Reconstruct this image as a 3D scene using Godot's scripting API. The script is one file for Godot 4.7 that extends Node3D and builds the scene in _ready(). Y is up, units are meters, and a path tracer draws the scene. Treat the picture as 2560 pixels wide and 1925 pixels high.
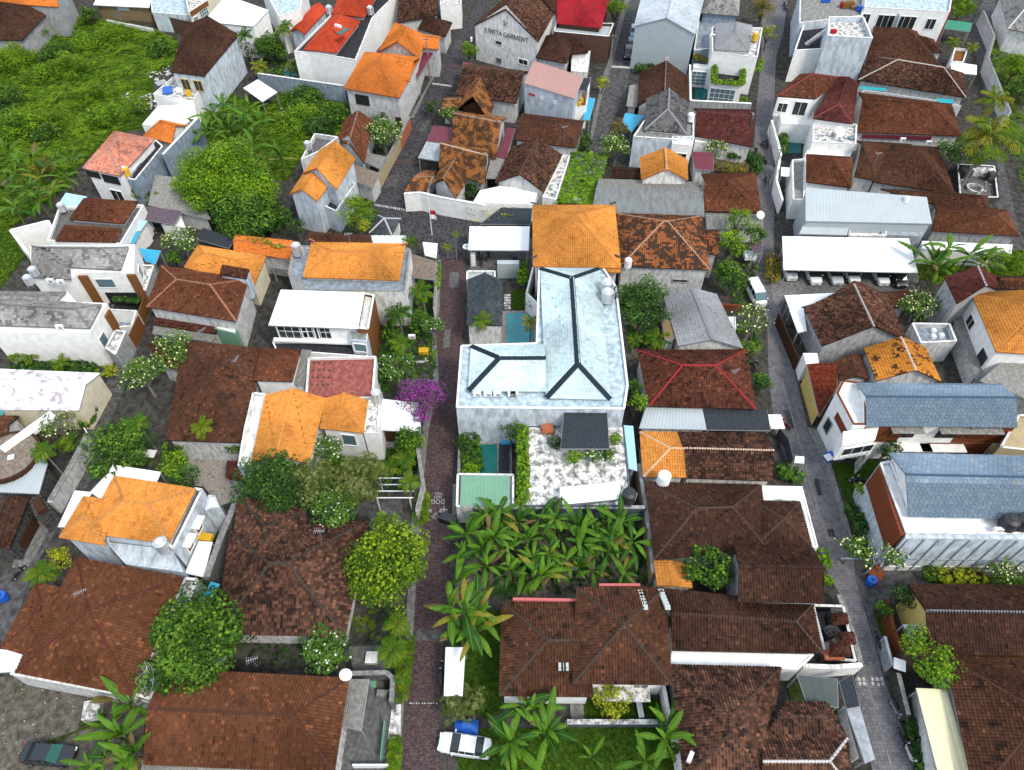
extends Node3D

# Aerial view over a dense tropical town quarter: tiled houses, lanes, gardens and a banana plot.

func _ready() -> void:
	var cam := Camera3D.new()
	cam.name = "camera"
	cam.position = Vector3(0, 68, 0)
	cam.rotation_degrees = Vector3(-50.5, 0, 0)
	cam.fov = 56.27
	cam.near = 0.5
	cam.far = 2500.0
	add_child(cam)
	cam.current = true
	var we := WorldEnvironment.new()
	we.name = "world_environment"
	var env := Environment.new()
	env.background_mode = Environment.BG_SKY
	var sky := Sky.new()
	var sm := ProceduralSkyMaterial.new()
	sm.sky_top_color = Color(0.80, 0.85, 0.92)
	sm.sky_horizon_color = Color(0.86, 0.88, 0.90)
	sm.sky_curve = 0.12
	sm.ground_bottom_color = Color(0.3, 0.3, 0.3)
	sm.ground_horizon_color = Color(0.6, 0.62, 0.64)
	sky.sky_material = sm
	env.sky = sky
	env.tonemap_mode = Environment.TONE_MAPPER_LINEAR
	env.tonemap_exposure = 1.68
	env.sdfgi_enabled = true
	env.ssao_enabled = true
	env.ssil_enabled = true
	we.environment = env
	add_child(we)
	var sun := DirectionalLight3D.new()
	sun.name = "sun"
	sun.rotation_degrees = Vector3(-52, 44, 0)
	sun.light_energy = 0.58
	sun.light_color = Color(1.0, 0.97, 0.92)
	sun.light_angular_distance = 16.0
	sun.shadow_enabled = true
	add_child(sun)

	rng.seed = 77
	nz.seed = 5
	nz.frequency = 0.55
	nz2.seed = 9
	nz2.frequency = 0.07
	make_materials()
	tile_meshes()
	leaf_meshes()
	build_ground()
	build_far_left()
	build_red_villa_block()
	build_centre_top()
	build_right_top()
	build_right_middle()
	build_centre()
	build_left_middle()
	build_lower_left()
	build_bottom()
	build_vegetation()
	build_gardens()


const GF := "frangipani trees"
const GW := "shrubs in the overgrown plot"
const B0 := "banana clump behind the carport"
const B1 := "banana row beside the bottom roof"
const B2 := "tall bananas beside the road"
const B3 := "banana plants in the walled plot"
const B4 := "banana plants on the bottom lawn"
const B5 := "left banana grove"
const B6 := "banana grove in the wild plot"
var rng := RandomNumberGenerator.new()
var nz := FastNoiseLite.new()
var nz2 := FastNoiseLite.new()
var M := {}
var ME := {}
var O := Vector3.ZERO
var cur: Node3D
var home: Node3D
var home_at := Vector3.ZERO
var used := {}
var FW: Array = []
var FB := 0.0
const UPV := Vector3.UP

func numbered(parent: Node, n: String) -> String:
	var key := str(parent.get_instance_id()) + n
	var k: int = used.get(key, 0)
	used[key] = k + 1
	return n if k == 0 else "%s_%03d" % [n, k]

func th(called: String, label: String, cat: String, group := "", at := Vector3.ZERO) -> Node3D:
	var o := Node3D.new()
	o.name = numbered(self, called)
	add_child(o, true)
	o.position = at
	o.set_meta("label", label)
	o.set_meta("category", cat)
	if group != "":
		o.set_meta("group", group)
	O = at
	cur = o
	return o

var unset := false
# begins a building or canopy; without a position it settles at the middle of its first part
func hm(called: String, label: String, cat := "house", group := "", at := Vector3.INF) -> void:
	unset = at == Vector3.INF
	home = th(called, label, cat, group, Vector3.ZERO if unset else at)
	home_at = O

func settle(c: Array) -> void:
	if not unset:
		return
	unset = false
	var m := Vector2.ZERO
	for q in c: m += q
	m /= c.size()
	O = Vector3(snappedf(m.x, 0.1), 0, snappedf(m.y, 0.1))
	home_at = O
	cur.position = O

func back() -> void:   # go on with the parts of the last building
	cur = home
	O = home_at

func stn() -> SurfaceTool:
	var st := SurfaceTool.new()
	st.begin(Mesh.PRIMITIVE_TRIANGLES)
	st.set_smooth_group(-1)
	return st

# commit a SurfaceTool as one named mesh under parent
func ob(called: String, st: SurfaceTool, mat, parent = null) -> MeshInstance3D:
	st.generate_normals()
	return inst(called, st.commit(), mat, parent)

func inst(called: String, mesh: Mesh, mat, parent = null, xf := Transform3D()) -> MeshInstance3D:
	var p: Node = cur if parent == null else parent
	var mi := MeshInstance3D.new()
	mi.mesh = mesh
	mi.material_override = M[mat] if mat is String else mat
	mi.transform = xf
	mi.name = numbered(p, called)
	p.add_child(mi, true)
	return mi

func structure(called: String, st: SurfaceTool, mat) -> MeshInstance3D:
	var o := ob(called, st, mat, self)
	o.set_meta("kind", "structure")
	return o

func poly(st: SurfaceTool, p: Array, out: Vector3) -> void:
	for i in range(1, p.size() - 1):
		var a: Vector3 = p[0]
		var b: Vector3 = p[i]
		var c: Vector3 = p[i + 1]
		if (b - a).cross(c - a).dot(out) > 0:
			st.add_vertex(a); st.add_vertex(c); st.add_vertex(b)
		else:
			st.add_vertex(a); st.add_vertex(b); st.add_vertex(c)

func v3(p: Vector2, y: float) -> Vector3:
	return Vector3(p.x, y, p.y) - O

# flat polygon sheet at height y (concave allowed)
func sheet(st: SurfaceTool, p: Array, y: float, up := 1.0) -> void:
	var idx := Geometry2D.triangulate_polygon(PackedVector2Array(p))
	for i in range(0, idx.size(), 3):
		poly(st, [v3(p[idx[i]], y), v3(p[idx[i + 1]], y), v3(p[idx[i + 2]], y)], UPV * up)

func prism(st: SurfaceTool, p: Array, y0: float, y1: float) -> void:
	sheet(st, p, y1)
	sheet(st, p, y0, -1.0)
	var c := Vector2.ZERO
	for q in p: c += q
	c /= p.size()
	var cw := Geometry2D.is_polygon_clockwise(PackedVector2Array(p))
	for i in p.size():
		var a: Vector2 = p[i]
		var b: Vector2 = p[(i + 1) % p.size()]
		var d := b - a
		var n := Vector3(d.y, 0, -d.x) * (1.0 if not cw else -1.0)
		poly(st, [v3(a, y0), v3(b, y0), v3(b, y1), v3(a, y1)], n)

# bar with a rectangular section between two points, in the current thing's own space
func bar(st: SurfaceTool, a: Vector3, b: Vector3, w: float, h: float) -> void:
	var d := (b - a).normalized()
	var s := d.cross(UPV if absf(d.y) < 0.95 else Vector3.RIGHT).normalized() * w * 0.5
	var u := s.normalized().cross(d) * h * 0.5
	var k := [a - s - u, a + s - u, a + s + u, a - s + u, b - s - u, b + s - u, b + s + u, b - s + u]
	poly(st, [k[0], k[1], k[5], k[4]], -u)
	poly(st, [k[3], k[2], k[6], k[7]], u)
	poly(st, [k[0], k[3], k[7], k[4]], -s)
	poly(st, [k[1], k[2], k[6], k[5]], s)
	poly(st, [k[0], k[1], k[2], k[3]], -d)
	poly(st, [k[4], k[5], k[6], k[7]], d)

func box(st: SurfaceTool, c: Vector3, s: Vector3, yaw := 0.0) -> void:
	var dx := Vector3(cos(yaw), 0, -sin(yaw)) * s.x * 0.5
	var a := c - dx
	var b := c + dx
	bar(st, a, b, s.z, s.y)

func tube(st: SurfaceTool, pts: Array, rad: Array, n := 7, cap := true) -> void:
	var rings := []
	for i in pts.size():
		var d: Vector3 = (pts[mini(i + 1, pts.size() - 1)] - pts[maxi(i - 1, 0)]).normalized()
		var s := d.cross(Vector3.RIGHT if absf(d.x) < 0.9 else Vector3.FORWARD).normalized()
		var u := d.cross(s)
		var r := []
		for k in n:
			var t := TAU * k / n
			r.append(pts[i] + (s * cos(t) + u * sin(t)) * rad[i])
		rings.append(r)
	st.set_smooth_group(0)
	for i in pts.size() - 1:
		for k in n:
			var k2 := (k + 1) % n
			var a: Vector3 = rings[i][k]
			poly(st, [a, rings[i][k2], rings[i + 1][k2], rings[i + 1][k]], a - pts[i])
	st.set_smooth_group(-1)
	if cap:
		var e: int = pts.size() - 1
		poly(st, rings[0], pts[0] - pts[1])
		poly(st, rings[e], pts[e] - pts[e - 1])

func lathe(st: SurfaceTool, at: Vector3, prof: Array, n := 16) -> void:
	var pts := []
	var rad := []
	for q in prof:
		pts.append(at + Vector3(0, q.y, 0)); rad.append(q.x)
	st.set_smooth_group(-1)
	for i in prof.size() - 1:
		for k in n:
			var t0 := TAU * k / n
			var t1 := TAU * (k + 1) / n
			var d0 := Vector3(cos(t0), 0, sin(t0))
			var d1 := Vector3(cos(t1), 0, sin(t1))
			var p := [pts[i] + d0 * rad[i], pts[i] + d1 * rad[i], pts[i + 1] + d1 * rad[i + 1], pts[i + 1] + d0 * rad[i + 1]]
			var sl: Vector3 = Vector3(0, -(rad[i + 1] - rad[i]), 0) + (d0 + d1) * 0.5 * (pts[i + 1].y - pts[i].y)
			if rad[i] < 0.001:
				p.remove_at(0)
			elif rad[i + 1] < 0.001:
				p.remove_at(3)
			poly(st, p, sl if sl.length() > 0.0001 else UPV)

# ---------- materials ----------
func noise_tex(size: int, sd: int, freq: float, lo: float, hi: float, gain := 0.55, speck := 0.0, warm := 0.0, thr := -9.0, stretch := 1) -> ImageTexture:
	var n := FastNoiseLite.new()
	n.seed = sd
	n.frequency = freq
	n.fractal_octaves = 5
	n.fractal_gain = gain
	var src := n.get_seamless_image(size, size / stretch)
	src.resize(size, size, Image.INTERPOLATE_CUBIC)
	var im := Image.create(size, size, false, Image.FORMAT_RGB8)
	var r := RandomNumberGenerator.new()
	r.seed = sd
	for y in size:
		for x in size:
			var v: float = src.get_pixel(x, y).r
			if thr > -5.0:
				v = smoothstep(thr - 0.26, thr + 0.26, v)
			var g: float = lerpf(lo, hi, v) + (r.randf() - 0.5) * speck
			im.set_pixel(x, y, Color(clampf(g + warm * (1.0 - v) * 0.6, 0, 1), clampf(g + warm * (1.0 - v) * 0.2, 0, 1), clampf(g - warm * (1.0 - v) * 0.4, 0, 1)))
	im.generate_mipmaps()
	return ImageTexture.create_from_image(im)

func paver_tex(size: int, nx: int, ny: int, stagger: bool, joint: float, vary: float, sd: int) -> ImageTexture:
	var im := Image.create(size, size, false, Image.FORMAT_RGB8)
	var r := RandomNumberGenerator.new()
	r.seed = sd
	im.fill(Color(joint, joint, joint))
	var n := FastNoiseLite.new()
	n.seed = sd
	n.frequency = 0.006
	for j in ny:
		for i in nx:
			var g := 1.0 - vary * r.randf() - 0.12 * absf(n.get_noise_2d(float(i * size) / nx, float(j * size) / ny))
			var o := (size / nx / 2) if stagger and j % 2 else 0
			var x := i * size / nx + o
			var w := size / nx - 2
			var rect := Rect2i(x % size, j * size / ny, w, size / ny - 2)
			im.fill_rect(rect, Color(g, g * (1.0 - 0.04 * r.randf()), g))
			if rect.end.x > size:
				im.fill_rect(Rect2i(0, rect.position.y, rect.end.x - size, rect.size.y), Color(g, g, g))
	for y in size:
		for x in size:
			var c := im.get_pixel(x, y)
			var k := 1.0 - 0.16 * r.randf()
			im.set_pixel(x, y, Color(c.r * k, c.g * k, c.b * k))
	return ImageTexture.create_from_image(im)

func mat(n: String, lin: Color, rough := 0.85, tex: Texture2D = null, size := 8.0, metal := 0.0) -> StandardMaterial3D:
	var m := StandardMaterial3D.new()
	m.albedo_color = lin.linear_to_srgb()
	m.roughness = rough
	m.metallic = metal
	if tex:
		m.albedo_texture = tex
		m.uv1_triplanar = true
		m.uv1_world_triplanar = true
		m.uv1_scale = Vector3.ONE / size
	m.metallic_specular = 0.5 if rough < 0.55 else 0.12
	M[n] = m
	return m

func make_materials() -> void:
	var plaster := noise_tex(1024, 11, 0.006, 0.90, 1.03, 0.6, 0.03)
	var grime := noise_tex(1024, 12, 0.008, 0.66, 1.08, 0.68, 0.06, 0.02)
	var streak := noise_tex(1024, 18, 0.010, 0.70, 1.12, 0.66, 0.05, 0.02, -9.0, 3)
	var sheet_tex := noise_tex(512, 19, 0.008, 0.95, 1.02, 0.5, 0.02)
	var blotch := noise_tex(1024, 13, 0.006, 0.48, 1.0, 0.72, 0.06, 0.0, 0.42)
	var soil := noise_tex(1024, 14, 0.008, 0.55, 1.12, 0.66, 0.12, 0.04)
	var fine := noise_tex(512, 15, 0.02, 0.66, 1.05, 0.6, 0.18)
	var cobble := paver_tex(1024, 48, 64, true, 0.45, 0.42, 5)
	var brick := paver_tex(1024, 40, 80, true, 0.5, 0.35, 6)
	var grid := paver_tex(1024, 32, 32, false, 0.6, 0.16, 7)
	var stretch := noise_tex(512, 16, 0.03, 0.62, 1.05, 0.6, 0.05)
	mat("white", Color(0.87, 0.87, 0.85), 0.8, plaster, 9.0)
	mat("white_dirty", Color(0.80, 0.80, 0.78), 0.85, streak, 7.0)
	mat("white_stained", Color(0.80, 0.79, 0.75), 0.85, blotch, 8.0)
	mat("cream", Color(0.72, 0.66, 0.50), 0.85, plaster, 9.0)
	mat("tan", Color(0.45, 0.36, 0.22), 0.85, plaster, 9.0)
	mat("yellow_wall", Color(0.62, 0.47, 0.16), 0.85, plaster, 7.0)
	mat("pale_blue", Color(0.58, 0.65, 0.72), 0.85, streak, 11.0)
	mat("blue_grey", Color(0.27, 0.34, 0.42), 0.85, streak, 8.0)
	mat("slate_wall", Color(0.12, 0.15, 0.19), 0.85, grime, 8.0)
	mat("plaster", Color(0.40, 0.41, 0.42), 0.88, streak, 7.0)
	mat("stained", Color(0.62, 0.63, 0.63), 0.88, streak, 7.0)
	mat("brick_wall", Color(0.24, 0.15, 0.11), 0.9, brick, 4.0)
	mat("charcoal", Color(0.045, 0.048, 0.055), 0.8, grime, 6.0)
	mat("concrete", Color(0.30, 0.30, 0.29), 0.9, grime, 6.0)
	mat("concrete_pale", Color(0.70, 0.69, 0.66), 0.9, blotch, 7.0)
	mat("concrete_dark", Color(0.16,0.16,0.16), 0.9, grime, 5.0)
	mat("deck_blue", Color(0.30, 0.35, 0.41), 0.6, grime, 9.0)
	mat("deck_sky", Color(0.55, 0.68, 0.76), 0.6, grime, 9.0)
	mat("deck_red", Color(0.36, 0.12, 0.10), 0.8, grime, 7.0)
	mat("wood", Color(0.28, 0.12, 0.045), 0.7, stretch, 3.0)
	mat("wood_dark", Color(0.08, 0.04, 0.025), 0.7, stretch, 3.0)
	mat("wood_red", Color(0.24, 0.075, 0.035), 0.7, stretch, 3.0)
	mat("bamboo", Color(0.32, 0.23, 0.13), 0.8, stretch, 2.0)
	mat("brown_panel", Color(0.22, 0.085, 0.035), 0.7, fine, 2.0)
	mat("asphalt", Color(0.115, 0.115, 0.12), 0.9, soil, 9.0)
	mat("cobble", Color(0.145, 0.145, 0.15), 0.9, cobble, 12.0)
	mat("pavers", Color(0.215, 0.217, 0.222), 0.9, grid, 10.0)
	mat("red_brick", Color(0.19, 0.135, 0.132), 0.9, brick, 8.0)
	mat("pavement", Color(0.22, 0.22, 0.215), 0.9, grime, 5.0)
	mat("soil", Color(0.15, 0.137, 0.115), 0.95, soil, 8.0)
	mat("ground", Color(0.078, 0.075, 0.07), 0.95, soil, 11.0)
	mat("grass", Color(0.04, 0.085, 0.01), 0.95, soil, 5.0)
	mat("weeds", Color(0.05, 0.10, 0.008), 0.95, soil, 7.0)
	mat("moss", Color(0.06, 0.08, 0.025), 0.95, soil, 5.0)
	mat("paint", Color(0.62, 0.62, 0.60), 0.8, fine, 1.5)
	mat("rubble_mat", Color(0.40, 0.37, 0.34), 0.95, soil, 2.0)
	mat("metal_white", Color(0.84, 0.86, 0.85), 0.45, sheet_tex, 10.0)
	mat("metal_pale", Color(0.40, 0.45, 0.47), 0.5, sheet_tex, 12.0)
	mat("metal_grey", Color(0.42, 0.46, 0.50), 0.5, grime, 8.0)
	mat("metal_dark", Color(0.055, 0.063, 0.075), 0.55, fine, 3.0)
	mat("metal_maroon", Color(0.20, 0.022, 0.045), 0.5, fine, 6.0)
	mat("metal_plum", Color(0.14, 0.09, 0.12), 0.5, fine, 6.0)
	mat("metal_pink", Color(0.42, 0.25, 0.22), 0.6, sheet_tex, 8.0)
	mat("metal_rust", Color(0.16, 0.035, 0.018), 0.6, blotch, 4.0)
	mat("metal_green", Color(0.17, 0.33, 0.23), 0.55, sheet_tex, 6.0)
	mat("metal_brightgreen", Color(0.02, 0.30, 0.16), 0.5, fine, 4.0)
	mat("metal_blue", Color(0.03, 0.36, 0.58), 0.4, sheet_tex, 5.0)
	mat("metal_sky", Color(0.38, 0.66, 0.82), 0.35, sheet_tex, 4.0)
	mat("metal_turquoise", Color(0.01, 0.48, 0.55), 0.45, fine, 4.0)
	mat("metal_cream", Color(0.72, 0.66, 0.42), 0.5, sheet_tex, 4.0)
	mat("fibre", Color(0.27, 0.265, 0.25), 0.9, grime, 5.0)
	mat("fibre_pale", Color(0.33, 0.32, 0.30), 0.9, grime, 5.0)
	mat("fibre_blue", Color(0.22, 0.235, 0.24), 0.9, streak, 9.0)
	mat("fibre_tan", Color(0.27, 0.22, 0.18), 0.9, grime, 5.0)
	mat("steel", Color(0.60, 0.61, 0.62), 0.3, null, 1.0, 0.8)
	mat("iron", Color(0.05, 0.05, 0.055), 0.5)
	mat("grey_metal", Color(0.30, 0.31, 0.32), 0.45)
	mat("white_plastic", Color(0.78, 0.79, 0.78), 0.5)
	mat("black_plastic", Color(0.02, 0.021, 0.023), 0.5)
	mat("rubber", Color(0.018, 0.018, 0.018), 0.8)
	mat("orange_plastic", Color(0.62, 0.36, 0.02), 0.5)
	mat("blue_plastic", Color(0.01, 0.10, 0.48), 0.45)
	mat("terracotta_clay", Color(0.40, 0.13, 0.07), 0.8)
	mat("red_paint", Color(0.38, 0.02, 0.025), 0.6)
	mat("pink_paint", Color(0.50, 0.14, 0.14), 0.6)
	mat("flag_red", Color(0.42, 0.01, 0.02), 0.8)
	mat("stone_dark", Color(0.10, 0.10, 0.098), 0.95, blotch, 3.0)
	mat("bark", Color(0.15, 0.125, 0.10), 0.95, fine, 1.5)
	mat("bark_pale", Color(0.30, 0.28, 0.25), 0.95, fine, 1.5)
	mat("stem", Color(0.17, 0.20, 0.07), 0.8, fine, 1.5)
	mat("glass_dark", Color(0.02, 0.026, 0.03), 0.05)
	mat("glass_blue", Color(0.10, 0.17, 0.20), 0.12)
	mat("glass_teal", Color(0.012, 0.085, 0.065), 0.1)
	mat("chrome", Color(0.7, 0.7, 0.7), 0.2, null, 1.0, 1.0)
	mat("lamp_glass", Color(0.7, 0.7, 0.66), 0.15)
	mat("lamp_red", Color(0.4, 0.01, 0.01), 0.25)
	mat("pool_floor", Color(0.02, 0.26, 0.31), 0.08, plaster, 5.0)
	mat("pool_teal", Color(0.004, 0.13, 0.125), 0.06, plaster, 5.0)
	mat("netting", Color(0.10, 0.12, 0.12), 0.9)
	M.netting.transparency = BaseMaterial3D.TRANSPARENCY_ALPHA
	M.netting.albedo_color.a = 0.72
	mat("clear_sheet", Color(0.40, 0.44, 0.42), 0.25)
	var t := mat("tile", Color.WHITE, 0.82)
	t.vertex_color_use_as_albedo = true
	var sl := mat("slate_tile", Color.WHITE, 0.72)
	sl.vertex_color_use_as_albedo = true
	var lf := mat("leaf", Color.WHITE, 0.55)
	lf.vertex_color_use_as_albedo = true
	lf.backlight = Color(0.14, 0.14, 0.05)
	lf.metallic_specular = 0.25
	var bl := mat("blade", Color.WHITE, 0.5)
	bl.vertex_color_use_as_albedo = true
	bl.backlight = Color(0.20, 0.20, 0.06)
	bl.metallic_specular = 0.25
	var st := mat("stones", Color.WHITE, 0.9)
	st.vertex_color_use_as_albedo = true
	for k in 5:
		var q := [Color(0.16, 0.22, 0.28), Color(0.18, 0.24, 0.30), Color(0.20, 0.26, 0.32), Color(0.17, 0.23, 0.29), Color(0.32, 0.34, 0.34)]
		mat("slate_%d" % k, q[k], 0.66, fine, 2.0)

# ---------- roofs ----------
# name: [colour a, colour b, dark patches colour, amount of patches, sharp (0 soft noise, 1 tile by tile), width, length, mesh, cap colour]
var S := {
	"brown": [Color(.060, .029, .019), Color(.104, .046, .028), Color(.028, .018, .014), .30, 0.5, .27, .30, "pan", Color(.05, .031, .026)],
	"spotted": [Color(.052, .028, .021), Color(.150, .072, .045), Color(.028, .018, .015), .40, 0.8, .27, .30, "pan", Color(.075, .052, .042)],
	"dark": [Color(.042, .022, .016), Color(.072, .036, .024), Color(.023, .016, .013), .28, 0.4, .27, .30, "pan", Color(.042, .028, .023)],
	"redbrown": [Color(.090, .034, .020), Color(.140, .054, .029), Color(.046, .021, .015), .28, 0.5, .27, .30, "pan", Color(.09, .036, .024)],
	"rust": [Color(.090, .036, .019), Color(.128, .053, .027), Color(.055, .025, .017), .22, 0.3, .27, .30, "pan", Color(.065, .030, .022)],
	"orange": [Color(.49, .200, .042), Color(.57, .250, .060), Color(.38, .145, .038), .32, 0.3, .27, .32, "pan", Color(.44, .18, .05)],
	"orange_red": [Color(.46, .145, .030), Color(.55, .18, .040), Color(.33, .09, .03), .2, 0.3, .27, .32, "pan", Color(.34, .11, .05)],
	"orange_spotted": [Color(.46, .185, .030), Color(.55, .225, .045), Color(.075, .036, .020), .42, 0.9, .27, .32, "pan", Color(.42, .22, .12)],
	"red": [Color(.40, .055, .025), Color(.48, .075, .035), Color(.30, .04, .025), .2, 0.2, .27, .32, "pan", Color(.30, .045, .03)],
	"crimson": [Color(.30, .018, .030), Color(.36, .028, .040), Color(.22, .04, .03), .3, 0.1, .3, .34, "pan", Color(.22, .03, .03)],
	"mottled": [Color(.24, .098, .034), Color(.32, .135, .046), Color(.080, .042, .025), .78, 0.3, .25, .30, "pan", Color(.26, .17, .11)],
	"patchy": [Color(0.245, 0.086, 0.032), Color(0.302, 0.111, 0.045), Color(.062, .036, .026), .88, 0.8, .30, .30, "pan", Color(0.187, 0.083, 0.045)],
	"terracotta": [Color(.42, .165, .105), Color(.52, .24, .165), Color(.27, .12, .10), .4, 0.6, .30, .34, "pan", Color(.30, .20, .18)],
	"maroon": [Color(0.073, 0.024, 0.021), Color(0.115, 0.039, 0.032), Color(0.042, 0.020, 0.019), .3, 0.5, .27, .30, "pan", Color(0.098, 0.060, 0.057)],
	"wine": [Color(0.058, 0.021, 0.015), Color(0.111, 0.041, 0.025), Color(0.029, 0.014, 0.011), .4, 0.6, .27, .30, "pan", Color(.075, .03, .026)],
	"grey": [Color(0.200, 0.196, 0.187), Color(0.304, 0.296, 0.281), Color(0.120, 0.115, 0.112), .35, 0.7, .40, .36, "flat", Color(0.176, 0.169, 0.166)],
	"grey_soft": [Color(.235, .24, .245), Color(.265, .27, .28), Color(.19, .195, .20), .3, 0.3, .33, .36, "flat", Color(.22, .22, .23)],
	"grey_dark": [Color(0.072, 0.069, 0.070), Color(0.115, 0.110, 0.109), Color(0.038, 0.037, 0.038), .5, 0.6, .33, .34, "flat", Color(0.136, 0.131, 0.122)],
	"ink": [Color(.042, .050, .060), Color(.070, .082, .095), Color(.03, .034, .04), .3, 0.3, .36, .34, "flat", Color(.05, .055, .06)],
	"slate": [Color(.16, .22, .28), Color(.20, .26, .32), Color(.2, .25, .3), .15, 1.0, .46, .40, "flat", Color(.06, .10, .15)],
	"slate_worn": [Color(.16, .22, .28), Color(.20, .26, .32), Color(.24, .27, .29), .25, 1.0, .46, .40, "flat", Color(.06, .10, .15)],
	"chalk": [Color(.66, .64, .64), Color(.76, .75, .75), Color(.40, .35, .40), .42, 0.6, .36, .34, "flat", Color(.62, .60, .60)],
	"icy": [Color(.44, .55, .555), Color(.52, .615, .62), Color(.36, .48, .49), .3, 0.5, .36, .40, "flat", Color(.022, .033, .045), 2.3],
	"silver": [Color(.42, .46, .50), Color(.50, .54, .58), Color(.34, .38, .42), .3, 0.2, .36, .36, "flat", Color(.34, .37, .40)],
}

func tile_meshes() -> void:
	var st := stn()
	var prof := [Vector2(-.5, .02), Vector2(-.24, .0), Vector2(.0, .04), Vector2(.2, .105), Vector2(.38, .09), Vector2(.5, .02)]
	for i in 5:
		var a: Vector2 = prof[i]
		var b: Vector2 = prof[i + 1]
		poly(st, [Vector3(a.x, a.y + .055, .5), Vector3(b.x, b.y + .055, .5), Vector3(b.x, b.y, -.56), Vector3(a.x, a.y, -.56)], UPV)
		poly(st, [Vector3(a.x, -.02, .5), Vector3(b.x, -.02, .5), Vector3(b.x, b.y + .055, .5), Vector3(a.x, a.y + .055, .5)], Vector3.BACK)
	st.generate_normals()
	ME.pan = st.commit()
	st = stn()
	var e := .47
	poly(st, [Vector3(-e, .045, .5), Vector3(e, .045, .5), Vector3(e, .012, -.56), Vector3(-e, .012, -.56)], UPV)
	poly(st, [Vector3(-e, -.02, .5), Vector3(e, -.02, .5), Vector3(e, .045, .5), Vector3(-e, .045, .5)], Vector3.BACK)
	poly(st, [Vector3(-e, -.02, .5), Vector3(-e, .045, .5), Vector3(-e, .012, -.56), Vector3(-e, -.02, -.56)], Vector3.LEFT)
	poly(st, [Vector3(e, -.02, .5), Vector3(e, .045, .5), Vector3(e, .012, -.56), Vector3(e, -.02, -.56)], Vector3.RIGHT)
	st.generate_normals()
	ME.flat = st.commit()

func tint(s: Array, wx: float, wy: float) -> Color:
	var t := rng.randf()
	var c: Color = s[0].lerp(s[1], t * t if s[4] > 0.7 else t)
	var sharp: float = s[4]
	var v := nz.get_noise_2d(wx, wy) * 0.5 + 0.5 + (rng.randf() - 0.5) * 0.55 * sharp
	var thr: float = 1.0 - float(s[3]) * 0.5
	var k := smoothstep(thr - 0.06 - 0.10 * (1.0 - sharp), thr + 0.06 + 0.10 * (1.0 - sharp), v + 0.12)
	c = c.lerp(s[2], k)
	if s[7] == "pan" and rng.randf() < 0.07:
		c = Color(c.r * 1.7, c.g * 1.55, c.b * 1.4) if c.r < 0.25 else c
	var b := 1.0 + nz2.get_noise_2d(wx, wy) * 0.55 + (rng.randf() - 0.5) * 0.16
	return Color(c.r * b, c.g * b, c.b * b)

# fills one planar roof face (first edge is the eave) with rows of tiles
func tile_face(buf: PackedFloat32Array, p: Array, s: Array, singles := [], eave := Vector3.ZERO) -> void:
	var n: Vector3 = (p[1] - p[0]).cross(p[2] - p[0]).normalized()
	if n.y < 0: n = -n
	var u: Vector3 = p[1] - p[0] if eave == Vector3.ZERO else eave - n * eave.dot(n)
	if eave != Vector3.ZERO:
		u = Vector3(n.z, 0, -n.x)
	u = u.normalized()
	var v := n.cross(u).normalized()
	if v.y < 0: v = -v; u = -u
	var q := []
	var vmax := -1e9
	var vmin := 1e9
	for w in p:
		var d: Vector3 = w - p[0]
		q.append(Vector2(d.dot(u), d.dot(v)))
		vmax = maxf(vmax, d.dot(v))
		vmin = minf(vmin, d.dot(v))
	var tw: float = s[5]
	var tl: float = s[6]
	var row := 0
	var vv := vmin
	while vv < vmax - 0.05:
		var vc := minf(vv + tl * 0.5, vmax - 0.02)
		var ua := 1e9
		var ub := -1e9
		for i in q.size():
			var a: Vector2 = q[i]
			var b: Vector2 = q[(i + 1) % q.size()]
			if (a.y <= vc) != (b.y <= vc):
				var x := a.x + (b.x - a.x) * (vc - a.y) / (b.y - a.y)
				ua = minf(ua, x); ub = maxf(ub, x)
		if ub > ua:
			var off := tw * 0.5 if (s[7] == "flat" and row % 2 == 1) else 0.0
			var k := floori((ua - off) / tw)
			var uu := k * tw + off
			while uu < ub:
				var uc := uu + tw * 0.5
				var x0 := maxf(uu, ua)
				var x1 := minf(uu + tw, ub)
				if x1 - x0 > 0.04:
					uc = (x0 + x1) * 0.5
					var pos: Vector3 = p[0] + u * uc + v * (vv + tl * 0.5) + n * (0.01 + rng.randf() * 0.012)
					var c := tint(s, pos.x + O.x, pos.z + O.z)
					var bx := u * (x1 - x0)
					var bz := (-v + n * (rng.randf() - 0.5) * 0.04 + u * (rng.randf() - 0.5) * 0.03) * tl
					if singles.size() > 0 and singles[0] > 0:
						singles[0] -= 1
						var mi := inst("roof_tile", ME[s[7]], "slate_%d" % (4 if s[3] > 0.4 and nz.get_noise_2d(pos.x, pos.z) > 0.12 and rng.randf() < 0.22 else rng.randi() % 4), singles[1], Transform3D(Basis(bx, n, bz), pos))
						mi.set_meta("piece", 1)
					else:
						buf.append_array([bx.x, n.x, bz.x, pos.x, bx.y, n.y, bz.y, pos.y, bx.z, n.z, bz.z, pos.z, c.r, c.g, c.b, 1.0])
				uu += tw
		vv += tl
		row += 1

func multi(called: String, mesh: Mesh, buf: PackedFloat32Array, material, parent, stuff := true) -> MultiMeshInstance3D:
	if buf.is_empty():
		return null
	var mm := MultiMesh.new()
	mm.transform_format = MultiMesh.TRANSFORM_3D
	mm.use_colors = true
	mm.mesh = mesh
	mm.instance_count = buf.size() / 16
	mm.buffer = buf
	var o := MultiMeshInstance3D.new()
	o.multimesh = mm
	o.material_override = M[material] if material is String else material
	o.name = numbered(parent, called)
	if stuff: o.set_meta("kind", "stuff")
	parent.add_child(o, true)
	return o

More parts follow.
